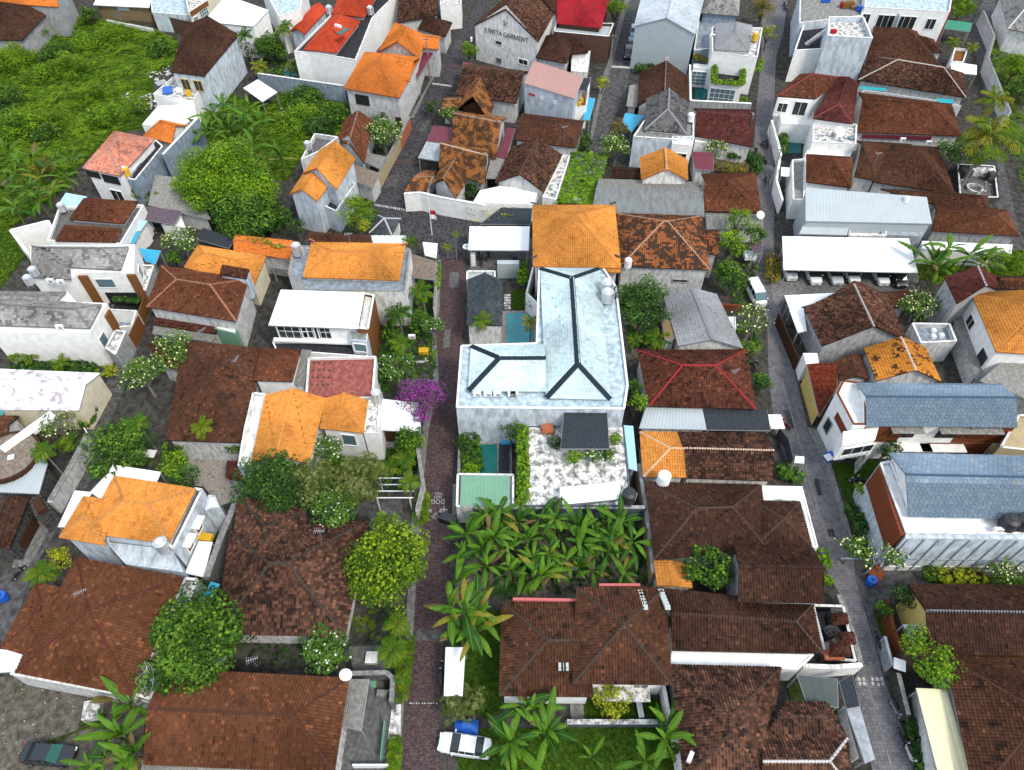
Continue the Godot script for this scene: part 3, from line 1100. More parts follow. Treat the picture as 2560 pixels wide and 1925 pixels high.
func palm(label: String, x: float, z: float, h: float, r: float, n: int, tone := 0, called := "palm_tree", group := "palms in the gardens", base := 0.0) -> void:
	var t := th(called, label, "palm tree", group, Vector3(x, base, z))
	var st := stn()
	var lean := Vector3(rng.randf_range(-.06, .06), 0, rng.randf_range(-.06, .06)) * h
	var top := lean + UPV * h
	tube(st, [UPV * -0.1, lean * 0.3 + UPV * h * 0.5, top], [0.03 * r + 0.07, 0.025 * r + 0.05, 0.02 * r + 0.05], 8)
	ob("trunk", st, "bark_pale")
	for i in n:
		var f := float(i) / n
		var b := Basis(UPV, i * 2.4 + rng.randf() * 0.3) * Basis(Vector3.RIGHT, lerpf(-0.6, 0.65, f) + rng.randf_range(-.1, .1))
		var k := clampi(tone + (rng.randi() % 2), 0, 3)
		inst("frond", ME.frond[k], "blade", t, Transform3D(b.scaled(Vector3.ONE * r * rng.randf_range(0.9, 1.12)), top))

# ground cover scattered over a polygon: one object of many copies
func cover(called: String, label: String, cat: String, a: Array, dens: float, kind: String, lo: float, hi: float, y := 0.0) -> void:
	var c := pts(a)
	var kd: Array = K[kind]
	var pa := PackedVector2Array(c)
	var mn := Vector2(1e9, 1e9)
	var mx := -mn
	for q in c:
		mn = mn.min(q); mx = mx.max(q)
	var buf := PackedFloat32Array()
	var n := int((mx.x - mn.x) * (mx.y - mn.y) * dens)
	for i in n:
		var q := Vector2(rng.randf_range(mn.x, mx.x), rng.randf_range(mn.y, mx.y))
		if not Geometry2D.is_point_in_polygon(q, pa): continue
		var k := nz2.get_noise_2d(q.x * 2.0, q.y * 2.0) * 0.5 + 0.5
		var s := lerpf(lo, hi, clampf(k * 1.2 - 0.1, 0, 1)) * rng.randf_range(0.7, 1.3)
		var yaw := rng.randf() * TAU
		var up := (UPV + Vector3(rng.randfn(), 0, rng.randfn()) * 0.25).normalized()
		var x := up.cross(Vector3(cos(yaw), 0, sin(yaw))).normalized() * s
		var z := x.cross(up)
		var g: Color = kd[1].lerp(kd[2], clampf(k + rng.randf_range(-.3, .3), 0, 1))
		if rng.randf() < 0.25: g = g.lerp(kd[3], rng.randf() * 0.8)
		var h := y + s * 0.12 + maxf(0.0, nz.get_noise_2d(q.x * 0.35, q.y * 0.35)) * hi * 0.9 * rng.randf()
		buf.append_array([x.x, up.x * s, z.x, q.x, x.y, up.y * s, z.y, h, x.z, up.z * s, z.z, q.y, g.r, g.g, g.b, 1.0])
	var o := multi(called, ME[kd[0]], buf, "leaf", self)
	o.set_meta("label", label)
	o.set_meta("category", cat)

func stones(called: String, label: String, cat: String, a: Array, dens: float, lo: float, hi: float, c0: Color, c1: Color, y := 0.0) -> void:
	var c := pts(a)
	var pa := PackedVector2Array(c)
	var mn := Vector2(1e9, 1e9)
	var mx := -mn
	for q in c:
		mn = mn.min(q); mx = mx.max(q)
	var buf := PackedFloat32Array()
	for i in int((mx.x - mn.x) * (mx.y - mn.y) * dens):
		var q := Vector2(rng.randf_range(mn.x, mx.x), rng.randf_range(mn.y, mx.y))
		if not Geometry2D.is_point_in_polygon(q, pa): continue
		var b := Basis(Vector3(rng.randfn(), rng.randfn(), rng.randfn()).normalized(), rng.randf() * 6.0).scaled(Vector3(1, rng.randf_range(.4, 1), 1) * lerpf(lo, hi, pow(rng.randf(), 2.5)))
		var g := c0.lerp(c1, rng.randf())
		var p := Vector3(q.x, y + lo * 0.2, q.y)
		buf.append_array([b.x.x, b.y.x, b.z.x, p.x, b.x.y, b.y.y, b.z.y, p.y, b.x.z, b.y.z, b.z.z, p.z, g.r, g.g, g.b, 1.0])
	var o := multi(called, ME.stone, buf, "stones", self)
	o.set_meta("label", label)
	o.set_meta("category", cat)

# ---------- vehicles and small things ----------
func loft(st: SurfaceTool, secs: Array) -> void:
	# secs: arrays of equal length rings of Vector3; smooth along
	for i in secs.size() - 1:
		var n: int = secs[i].size()
		var c := Vector3.ZERO
		for q in secs[i]: c += q
		c /= n
		for k in n:
			var k2 := (k + 1) % n
			var a: Vector3 = secs[i][k]
			var m: Vector3 = (secs[i][k] + secs[i][k2]) * 0.5
			poly(st, [a, secs[i][k2], secs[i + 1][k2], secs[i + 1][k]], m - c)
	var e: int = secs.size() - 1
	poly(st, secs[0], Vector3(-1, 0, 0))
	poly(st, secs[e], Vector3(1, 0, 0))

func ring(x: float, w: float, y0: float, y1: float, c := 0.12) -> Array:
	return [Vector3(x, y0, -w + c * .5), Vector3(x, y0, w - c * .5), Vector3(x, y0 + c, w), Vector3(x, lerpf(y0, y1, .62), w * 1.0), Vector3(x, y1 - c * .5, w - c * .35), Vector3(x, y1, w - c), Vector3(x, y1, -w + c), Vector3(x, y1 - c * .5, -w + c * .35), Vector3(x, lerpf(y0, y1, .62), -w), Vector3(x, y0 + c, -w)]

# a car facing +x at its base; kind sedan, hatch or van
func car(label: String, group: String, x: float, z: float, yaw: float, paint: Color, kind := "sedan", glass := "glass_dark", y := 0.0) -> void:
	var t := th("parked_car", label, "van" if kind == "van" else "car", group, Vector3(x, y, z))
	var pm := "paint%d" % paint.to_rgba32()
	if not M.has(pm):
		var q := mat(pm, paint, 0.3)
		q.clearcoat_enabled = true
		q.clearcoat = 0.4
	var st := stn()
	var P: Array
	var C: Array
	if kind == "sedan":
		P = [[-2.25, .70, .42, .86], [-2.1, .82, .30, .96], [-1.2, .87, .24, 1.00], [0.0, .88, .22, .98], [1.0, .87, .24, .96], [1.9, .82, .28, .86], [2.22, .70, .38, .70]]
		C = [[-1.65, .74, .97], [-1.0, .66, 1.38], [-.2, .67, 1.44], [.35, .66, 1.40], [1.15, .76, .96]]
	elif kind == "hatch":
		P = [[-2.05, .70, .42, .96], [-1.9, .82, .30, 1.06], [-1.0, .86, .24, 1.08], [0.0, .86, .22, 1.06], [1.0, .85, .24, 1.04], [1.7, .80, .28, .96], [1.98, .68, .38, .80]]
		C = [[-1.95, .76, 1.05], [-1.6, .68, 1.58], [-.2, .69, 1.66], [.4, .67, 1.60], [1.15, .76, 1.04]]
	else:
		P = [[-2.25, .76, .42, 1.0], [-2.15, .84, .32, 1.15], [-1.0, .86, .26, 1.18], [0.0, .86, .25, 1.16], [1.0, .86, .26, 1.14], [1.85, .84, .30, 1.08], [2.15, .76, .40, .92]]
		C = [[-2.18, .80, 1.15], [-2.05, .74, 1.86], [0.0, .75, 1.94], [1.0, .73, 1.88], [1.75, .78, 1.08]]
	var secs := []
	for p in P: secs.append(ring(p[0], p[1], p[2], p[3]))
	loft(st, secs)
	ob("body", st, pm)
	# greenhouse: glass all round under a painted roof
	var lo := []
	var g := stn()
	var e: int = C.size() - 1
	var nG := 0
	for sd in [-1.0, 1.0]:
		var s := stn()
		var pl := []
		for c in C: pl.append(Vector3(c[0], c[2] - 0.02, c[1] * sd))
		var bl := []
		for c in C: bl.append(Vector3(c[0], C[0][2] - 0.06, .80 * sd))
		for i in e:
			poly(s, [bl[i], bl[i + 1], pl[i + 1], pl[i]], Vector3(0, 0.3, sd))
		ob("side_window", s, "glass_dark")
		var pil := stn()
		for i in [1, 2, 3]:
			bar(pil, bl[i] + Vector3(0, 0, sd * 0.012), pl[i] + Vector3(0, 0, sd * 0.012), 0.07, 0.04)
		ob("window_pillar", pil, pm)
	var rf := stn()
	for i in range(1, e - 1):
		var a: Array = C[i]
		var b: Array = C[i + 1]
		poly(rf, [Vector3(a[0], a[2], -a[1] * .94), Vector3(a[0], a[2], a[1] * .94), Vector3(b[0], b[2], b[1] * .94), Vector3(b[0], b[2], -b[1] * .94)], UPV)
		for sd in [-1.0, 1.0]:
			poly(rf, [Vector3(a[0], a[2], a[1] * .94 * sd), Vector3(b[0], b[2], b[1] * .94 * sd), Vector3(b[0], b[2] - .05, b[1] * 1.02 * sd), Vector3(a[0], a[2] - .05, a[1] * 1.02 * sd)], Vector3(0, 0.6, sd))
	ob("car_roof", rf, pm)
	for k in [0, 1]:
		var a: Array = C[e - 1] if k == 0 else C[1]
		var b: Array = C[e] if k == 0 else C[0]
		var s := stn()
		poly(s, [Vector3(a[0], a[2] - .01, -a[1] * .98), Vector3(a[0], a[2] - .01, a[1] * .98), Vector3(b[0], b[2] + .01, b[1]), Vector3(b[0], b[2] + .01, -b[1])], Vector3(1 if k == 0 else -1, 1, 0))
		ob("windscreen" if k == 0 else "rear_window", s, glass if k == 0 else "glass_dark")
	for fx in [1.38, -1.35]:
		for sd in [-1.0, 1.0]:
			var w := stn()
			tube(w, [Vector3(fx, .31, sd * .66), Vector3(fx, .31, sd * .89)], [.31, .31], 14)
			var ty := ob("wheel", w, "rubber")
			var rm := stn()
			tube(rm, [Vector3(fx, .31, sd * .86), Vector3(fx, .31, sd * .90)], [.19, .19], 10)
			ob("rim", rm, "steel", ty)
	var pf: Array = P[P.size() - 1]
	for sd in [-1.0, 1.0]:
		var hl := stn()
		box(hl, Vector3(pf[0] - .07, pf[3] - .04, sd * .56), Vector3(.20, .13, .30))
		ob("headlight", hl, "lamp_glass")
		var tl := stn()
		box(tl, Vector3(P[0][0] + .06, P[0][3] - .06, sd * .60), Vector3(.16, .16, .22))
		ob("tail_light", tl, "lamp_red")
		var mi := stn()
		box(mi, Vector3(C[e][0] - .25, C[e][2] + .08, sd * .95), Vector3(.10, .13, .20))
		ob("wing_mirror", mi, pm)
	var pl2 := stn()
	box(pl2, Vector3(pf[0] - 0.01, .48, 0), Vector3(.06, .12, .42))
	ob("number_plate", pl2, "black_plastic")
	var bm := stn()
	box(bm, Vector3(pf[0] - .06, .36, 0), Vector3(.14, .14, 1.3))
	box(bm, Vector3(P[0][0] + .04, .45, 0), Vector3(.14, .16, 1.3))
	ob("bumper", bm, pm)
	t.rotation.y = deg_to_rad(yaw)

var bike0: Dictionary = {}
func bike(label: String, x: float, z: float, yaw: float, paint := Color(.02, .02, .025), y := 0.0, group := "parked motor scooters") -> void:
	var pm := "paint%d" % paint.to_rgba32()
	if not M.has(pm):
		mat(pm, paint, 0.35)
	if not bike0.has(pm):
		var t := th("motor_scooter", label, "motor scooter", group, Vector3(x, y, z))
		for wx in [.62, -.62]:
			var w := stn()
			tube(w, [Vector3(wx, .27, -.05), Vector3(wx, .27, .05)], [.27, .27], 12)
			var wh := ob("wheel", w, "rubber")
			var r := stn()
			tube(r, [Vector3(wx, .27, -.06), Vector3(wx, .27, .06)], [.15, .15], 10)
			ob("rim", r, "grey_metal", wh)
		var b := stn()
		loft(b, [ring(-.85, .09, .62, .74, .04), ring(-.6, .15, .42, .78, .05), ring(-.2, .15, .30, .70, .05), ring(.1, .14, .24, .42, .05), ring(.34, .17, .28, .55, .05)])
		ob("body", b, pm)
		var lg := stn()
		loft(lg, [ring(.36, .20, .30, .66, .05), ring(.44, .17, .55, .95, .04), ring(.52, .10, .60, .98, .04)])
		ob("leg_shield", lg, pm)
		var se := stn()
		loft(se, [ring(-.86, .08, .74, .80, .02), ring(-.5, .14, .76, .85, .03), ring(-.1, .12, .70, .79, .03)])
		ob("seat", se, "black_plastic")
		var hb := stn()
		tube(hb, [Vector3(.40, .98, -.34), Vector3(.48, 1.0, 0), Vector3(.40, .98, .34)], [.02, .03, .02], 6)
		ob("handlebar", hb, "iron")
		var fk := stn()
		tube(fk, [Vector3(.62, .27, 0), Vector3(.50, .80, 0)], [.05, .06], 6)
		loft(fk, [ring(.42, .07, .5, .56, .02), ring(.66, .07, .53, .58, .02), ring(.86, .05, .38, .44, .02)])
		ob("front_fork", fk, pm)
		for sd in [-1, 1]:
			var mr := stn()
			tube(mr, [Vector3(.42, 1.0, sd * .22), Vector3(.40, 1.16, sd * .30)], [.01, .01], 4)
			box(mr, Vector3(.40, 1.18, sd * .32), Vector3(.03, .08, .13))
			ob("mirror", mr, "black_plastic")
		var hl := stn()
		box(hl, Vector3(.55, .88, 0), Vector3(.08, .12, .18))
		ob("headlight", hl, "lamp_glass")
		var tl := stn()
		box(tl, Vector3(-.87, .70, 0), Vector3(.05, .08, .16))
		ob("tail_light", tl, "lamp_red")
		t.rotation.y = deg_to_rad(yaw)
		bike0[pm] = t
		return
	var c: Node3D = bike0[pm].duplicate()
	c.name = numbered(self, "motor_scooter")
	add_child(c, true)
	c.position = Vector3(x, y, z)
	c.rotation.y = deg_to_rad(yaw)
	c.set_meta("label", label)
	c.set_meta("group", group)

func tank(label: String, x: float, y: float, z: float, r: float, h: float, m := "steel", stand := 0.4) -> void:
	th("water_tank", label, "water tank", "rooftop water tanks", Vector3(x, y, z))
	var st := stn()
	var pr := [Vector2(0, stand), Vector2(r, stand)]
	var n := 5
	for i in n:   # rolled ribs round the drum
		var y0 := stand + h * i / n
		pr.append(Vector2(r, y0 + h * .03)); pr.append(Vector2(r * 1.04, y0 + h * .06)); pr.append(Vector2(r * 1.04, y0 + h * .10)); pr.append(Vector2(r, y0 + h * .13))
	pr.append(Vector2(r, stand + h)); pr.append(Vector2(r * .55, stand + h + r * .22)); pr.append(Vector2(r * .5, stand + h + r * .25))
	lathe(st, Vector3.ZERO, pr, 18)
	var dr := ob("drum", st, m)
	var lid := stn()
	lathe(lid, Vector3.ZERO, [Vector2(0, stand + h + r * .2), Vector2(r * .5, stand + h + r * .2), Vector2(r * .5, stand + h + r * .33), Vector2(0, stand + h + r * .38)], 14)
	ob("lid", lid, "white_plastic" if m != "black_plastic" else m, dr)
	var s2 := stn()
	for a in 4:
		var d := Vector3(cos(a * PI / 2 + .78), 0, sin(a * PI / 2 + .78)) * r * .9
		bar(s2, d, d + UPV * stand, 0.06, 0.06)
		var d2 := Vector3(cos(a * PI / 2 + 2.35), 0, sin(a * PI / 2 + 2.35)) * r * .9
		bar(s2, d + UPV * (stand - .04), d2 + UPV * (stand - .04), 0.05, 0.05)
	ob("stand", s2, "grey_metal")
	var pp := stn()
	tube(pp, [Vector3(r * 1.1, 0, 0), Vector3(r * 1.12, stand + h * .9, 0), Vector3(r * .8, stand + h * 1.02, 0)], [.025, .025, .025], 6)
	ob("pipe", pp, "white_plastic")

func ac(label: String, x: float, y: float, z: float, yaw: float) -> void:
	var t := th("air_conditioner", label, "air conditioner", "outdoor air conditioner units", Vector3(x, y, z))
	var st := stn()
	box(st, Vector3(0, .38, 0), Vector3(.85, .6, .32))
	ob("casing", st, "white_plastic")
	var f := stn()
	tube(f, [Vector3(.1, .38, .15), Vector3(.1, .38, .18)], [.23, .23], 14)
	ob("fan_grille", f, "grey_metal")
	for s in [-.3, .3]:
		var l := stn()
		box(l, Vector3(s, .05, 0), Vector3(.06, .1, .36))
		ob("foot", l, "iron")
	t.rotation.y = deg_to_rad(yaw)

func dish(label: String, x: float, y: float, z: float, r: float, yaw: float, m := "white_plastic", mesh_dish := false) -> void:
	var t := th("satellite_dish", label, "satellite dish", "satellite dishes", Vector3(x, y, z))
	var tilt := Basis(Vector3.RIGHT, 0.7)
	var hub := Vector3(0, .55 + r * .4, 0)
	var st := stn()
	if mesh_dish:
		for i in 12:
			var a := TAU * i / 12
			tube(st, [hub, hub + tilt * Vector3(cos(a) * r * .55, r * .08, sin(a) * r * .55), hub + tilt * Vector3(cos(a) * r, r * .28, sin(a) * r)], [.018, .016, .014], 4)
		for q in [.4, .7, 1.0]:
			for i in 16:
				var a := TAU * i / 16
				var b := TAU * (i + 1) / 16
				tube(st, [hub + tilt * Vector3(cos(a) * r * q, r * .28 * q * q, sin(a) * r * q), hub + tilt * Vector3(cos(b) * r * q, r * .28 * q * q, sin(b) * r * q)], [.012, .012], 4, false)
	else:
		for k in 3:
			for i in 16:
				var a := TAU * i / 16
				var b := TAU * (i + 1) / 16
				var q0 := k / 3.0
				var q1 := (k + 1) / 3.0
				poly(st, [hub + tilt * Vector3(cos(a) * r * q0, r * .28 * q0 * q0, sin(a) * r * q0), hub + tilt * Vector3(cos(b) * r * q0, r * .28 * q0 * q0, sin(b) * r * q0), hub + tilt * Vector3(cos(b) * r * q1, r * .28 * q1 * q1, sin(b) * r * q1), hub + tilt * Vector3(cos(a) * r * q1, r * .28 * q1 * q1, sin(a) * r * q1)], tilt * UPV)
	ob("reflector", st, m)
	var s2 := stn()
	tube(s2, [Vector3(0, 0, 0), hub], [.05, .04], 6)
	ob("mast", s2, "grey_metal")
	var s3 := stn()
	for i in 3:
		var a := TAU * i / 3
		tube(s3, [hub + tilt * Vector3(cos(a) * r * .95, r * .25, sin(a) * r * .95), hub + tilt * Vector3(0, r * .75, 0)], [.015, .015], 4)
	ob("feed_arm", s3, "grey_metal")
	t.rotation.y = deg_to_rad(yaw)

func aerial(label: String, x: float, y: float, z: float, h: float, yaw: float, n := 6) -> void:
	var t := th("rooftop_aerial", label, "aerial", "rooftop aerials", Vector3(x, y, z))
	var st := stn()
	tube(st, [Vector3.ZERO, Vector3(0, h, 0)], [.03, .02], 5)
	ob("mast", st, "steel")
	var s := stn()
	bar(s, Vector3(-.5, h * .95, 0), Vector3(.5, h * .95, 0), .03, .03)
	for i in n:
		var xx := -.45 + .9 * i / (n - 1)
		bar(s, Vector3(xx, h * .95, -.32 + .03 * i), Vector3(xx, h * .95, .32 - .03 * i), .02, .02)
	ob("elements", s, "steel")
	t.rotation.y = deg_to_rad(yaw)

func pole(label: String, x: float, z: float, h: float) -> void:
	th("utility_pole", label, "utility pole", "utility poles", Vector3(x, 0, z))
	var st := stn()
	tube(st, [Vector3.ZERO, Vector3(0, h, 0)], [.13, .08], 8)
	ob("shaft", st, "concrete")
	var s := stn()
	bar(s, Vector3(-.6, h - .4, 0), Vector3(.6, h - .4, 0), .08, .08)
	ob("crossarm", s, "iron")
	for k in 3:
		var i := stn()
		lathe(i, Vector3(-.5 + .5 * k, h - .36, 0), [Vector2(0, 0), Vector2(.04, .0), Vector2(.055, .06), Vector2(.03, .12), Vector2(0, .14)], 8)
		ob("insulator", i, "white_plastic")

func wire(label: String, a: Array, sag := 0.6, n := 2) -> void:
	var p := Vector3(a[0], a[1], a[2])
	var q := Vector3(a[3], a[4], a[5])
	th("overhead_wire", label, "wire", "overhead wires", p)
	for k in n:
		var st := stn()
		var l := []
		var r := []
		for i in 11:
			var t := i / 10.0
			l.append(p.lerp(q, t) - UPV * (sag * 4 * t * (1 - t) + k * 0.25) - O); r.append(.018)
		tube(st, l, r, 4)
		ob("cable", st, "iron")

func lettering(s: String, x: float, y: float, z: float, size: float, basis: Basis, m: String, parent = null, called := "lettering", font := "Droid Sans") -> void:
	var tm := TextMesh.new()
	tm.text = s
	var f := SystemFont.new()
	f.font_names = PackedStringArray([font])
	tm.font = f
	tm.font_size = 32
	tm.pixel_size = size / 32.0
	tm.depth = 0.03
	inst(called, tm, m, parent, Transform3D(basis, Vector3(x, y, z) - O))

func ground(called: String, a: Array, y: float, m: String) -> void:
	O = Vector3.ZERO
	var st := stn()
	prism(st, pts(a), y - 0.06, y)
	structure(called, st, m)

var GP := [Vector2(0.03, -1.52), Vector2(-0.03, -1.10), Vector2(0.00, -0.53), Vector2(0.02, 1.40), Vector2(-0.28, 1.12), Vector2(-0.80, 1.60), Vector2(-1.05, 0.45), Vector2(0.72, 0.45)]

# ---------- single things ----------
func garment_sign() -> void:
	# lettering on the south gable of the workshop
	var p: Vector2 = FW[3]
	var q: Vector2 = FW[2]
	var d := (q - p).normalized()
	var n := Vector2(-d.y, d.x)
	if n.y < 0: n = -n
	var c := p.lerp(q, 0.5) + n * 0.06
	var b := Basis(Vector3(d.x, 0, d.y), UPV, Vector3(n.x, 0, n.y))
	lettering("JUWITA GARMENT", c.x, 6.3, c.y, 1.15, b, "iron", null, "lettering", "Droid Sans")
	lettering("ic", c.x, 8.4, c.y, 1.3, b, "iron", null, "emblem", "Droid Serif")

func graffiti() -> void:
	# flat letters painted on the road, read from the far side
	var b := Basis(Vector3.UP, PI) * Basis(Vector3.RIGHT, -PI / 2)
	var y := 0.022
	lettering("YOU", O.x + GP[0].x, y, O.z + GP[0].y, 0.42, b, "paint", null, "word", "Droid Sans")
	lettering("SHIT", O.x + GP[1].x, y, O.z + GP[1].y, 0.42, b, "paint", null, "word", "Droid Sans")
	lettering("DOG", O.x + GP[2].x, y, O.z + GP[2].y, 0.72, b, "paint", null, "word", "Droid Sans")
	var b2 := Basis(Vector3.UP, PI - 0.75) * Basis(Vector3.RIGHT, -PI / 2)
	var b3 := Basis(Vector3.UP, PI + 0.75) * Basis(Vector3.RIGHT, -PI / 2)
	lettering("DOG", O.x + GP[3].x, y, O.z + GP[3].y, 0.30, b3, "paint", null, "word", "Droid Sans")
	lettering("SHIT", O.x + GP[4].x, y, O.z + GP[4].y, 0.40, b3, "paint", null, "word", "Droid Sans")
	lettering("!", O.x + GP[5].x, y, O.z + GP[5].y, 0.5, b3, "paint", null, "word", "Droid Sans")
	for k in 2:
		var c := Vector3(GP[6 + k].x, y, GP[6 + k].y)
		var st := stn()
		bar(st, c + Vector3(-.42, 0, -.05), c + Vector3(.42, 0, .05), .09, .02)
		bar(st, c + Vector3(-.05, .003, -.42), c + Vector3(.05, .003, .42), .09, .02)
		var l := c + Vector3(.32 - .64 * k, 0, .22)
		for i in 14:
			var a0 := i * 0.75
			var a1 := (i + 1) * 0.75
			bar(st, l + Vector3(cos(a0), 0, sin(a0)) * (.03 + .011 * i), l + Vector3(cos(a1), 0, sin(a1)) * (.03 + .011 * (i + 1)), .05, .018)
		ob("cross_and_spiral", st, "paint")

func flag_pole(x: float, z: float) -> void:
	var st := stn()
	tube(st, [Vector3.ZERO, Vector3(0, 7.5, 0)], [.07, .04], 8)
	ob("pole", st, "white_plastic")
	for k in 2:
		var s := stn()
		for i in 6:
			var x0 := i * 0.14
			var z0 := 0.10 * sin(i * 1.3)
			var z1 := 0.10 * sin((i + 1) * 1.3)
			var y0 := 4.6 - k * 0.75 - i * 0.05
			poly(s, [Vector3(.06 + x0, y0, z0), Vector3(.06 + x0 + .14, y0 - .05, z1), Vector3(.06 + x0 + .14, y0 - .8, z1), Vector3(.06 + x0, y0 - .75, z0)], Vector3.BACK)
		ob("flag_red_half" if k == 0 else "flag_white_half", s, "flag_red" if k == 0 else "white_plastic")

func round_sign(x: float, z: float) -> void:
	var st := stn()
	tube(st, [Vector3.ZERO, Vector3(0, 2.4, 0)], [.04, .04], 6)
	ob("post", st, "grey_metal")
	var s := stn()
	lathe(s, Vector3(0, 2.4, 0), [Vector2(0, 0), Vector2(.62, 0), Vector2(.62, .06), Vector2(0, .06)], 18)
	ob("sign_plate", s, "white_plastic")
	var t := stn()
	for k in [-.2, .2]:
		lathe(t, Vector3(k, 2.464, 0), [Vector2(.16, 0), Vector2(.16, .012), Vector2(.08, .012), Vector2(.08, 0)], 12)
	ob("sign_symbol", t, "blue_plastic")

func stone_ring(x: float, z: float) -> void:
	var st := stn()
	lathe(st, Vector3(0, 0.3, 0), [Vector2(1.25, 0), Vector2(1.25, .45), Vector2(.95, .45), Vector2(.95, 0)], 18)
	ob("ring", st, "concrete_pale")

func round_canopy(x: float, z: float) -> void:
	var st := stn()
	lathe(st, Vector3(0, 3.6, 0), [Vector2(0, 0), Vector2(2.9, 0), Vector2(3.0, .35), Vector2(2.6, .45), Vector2(0, .5)], 24)
	ob("roof_disc", st, "fibre_tan")
	var s := stn()
	lathe(s, Vector3(0, 3.5, 0), [Vector2(3.0, 0), Vector2(3.3, 0), Vector2(3.3, .5), Vector2(3.0, .5)], 24)
	ob("rim", s, "wood_dark")
	var p := stn()
	tube(p, [Vector3.ZERO, Vector3(0, 3.6, 0)], [.25, .25], 10)
	ob("column", p, "concrete")
	bx("hatch", O.x + 0.6, 4.1, O.z + 0.3, .6, .1, .6, 20, "white_plastic")

func pergola(x: float, z: float) -> void:
	for sx in [-1.6, 1.8]:
		for sz in [-1.2, 1.2]:
			var p := stn()
			bar(p, Vector3(sx, 0, sz), Vector3(sx, 2.5, sz), .1, .1)
			ob("post", p, "white_plastic")
	for sz in [-1.2, -.4, .4, 1.2]:
		var b := stn()
		bar(b, Vector3(-1.7, 2.55, sz), Vector3(2.2, 2.55, sz), .1, .1)
		ob("beam", b, "white_plastic")

func tarp(x: float, z: float) -> void:
	var st := stn()
	var h := [[.2, .5, .45, .15], [.6, 1.15, 1.1, .3], [.7, 1.2, 1.05, .35], [.15, .45, .5, .2]]
	for i in 3:
		for j in 3:
			var a := Vector3(-1.5 + i, h[i][j], -.9 + j * .6) * .7
			var b := Vector3(-.5 + i, h[i + 1][j], -.9 + j * .6) * .7
			var c := Vector3(-.5 + i, h[i + 1][j + 1], -.3 + j * .6) * .7
			var d := Vector3(-1.5 + i, h[i][j + 1], -.3 + j * .6) * .7
			poly(st, [a, b, c], UPV)
			poly(st, [a, c, d], UPV)
	ob("sheet", st, "blue_plastic")

func barrel(x: float, z: float) -> void:
	var st := stn()
	lathe(st, Vector3.ZERO, [Vector2(0, 0), Vector2(.42, 0), Vector2(.47, .3), Vector2(.48, .6), Vector2(.44, .95), Vector2(.46, 1.0), Vector2(.38, 1.02), Vector2(0, .98)], 16)
	ob("drum", st, "blue_plastic")
	var l := stn()
	lathe(l, Vector3(0, 1.0, 0), [Vector2(.12, 0), Vector2(.12, .07), Vector2(0, .07)], 10)
	ob("cap", l, "black_plastic")

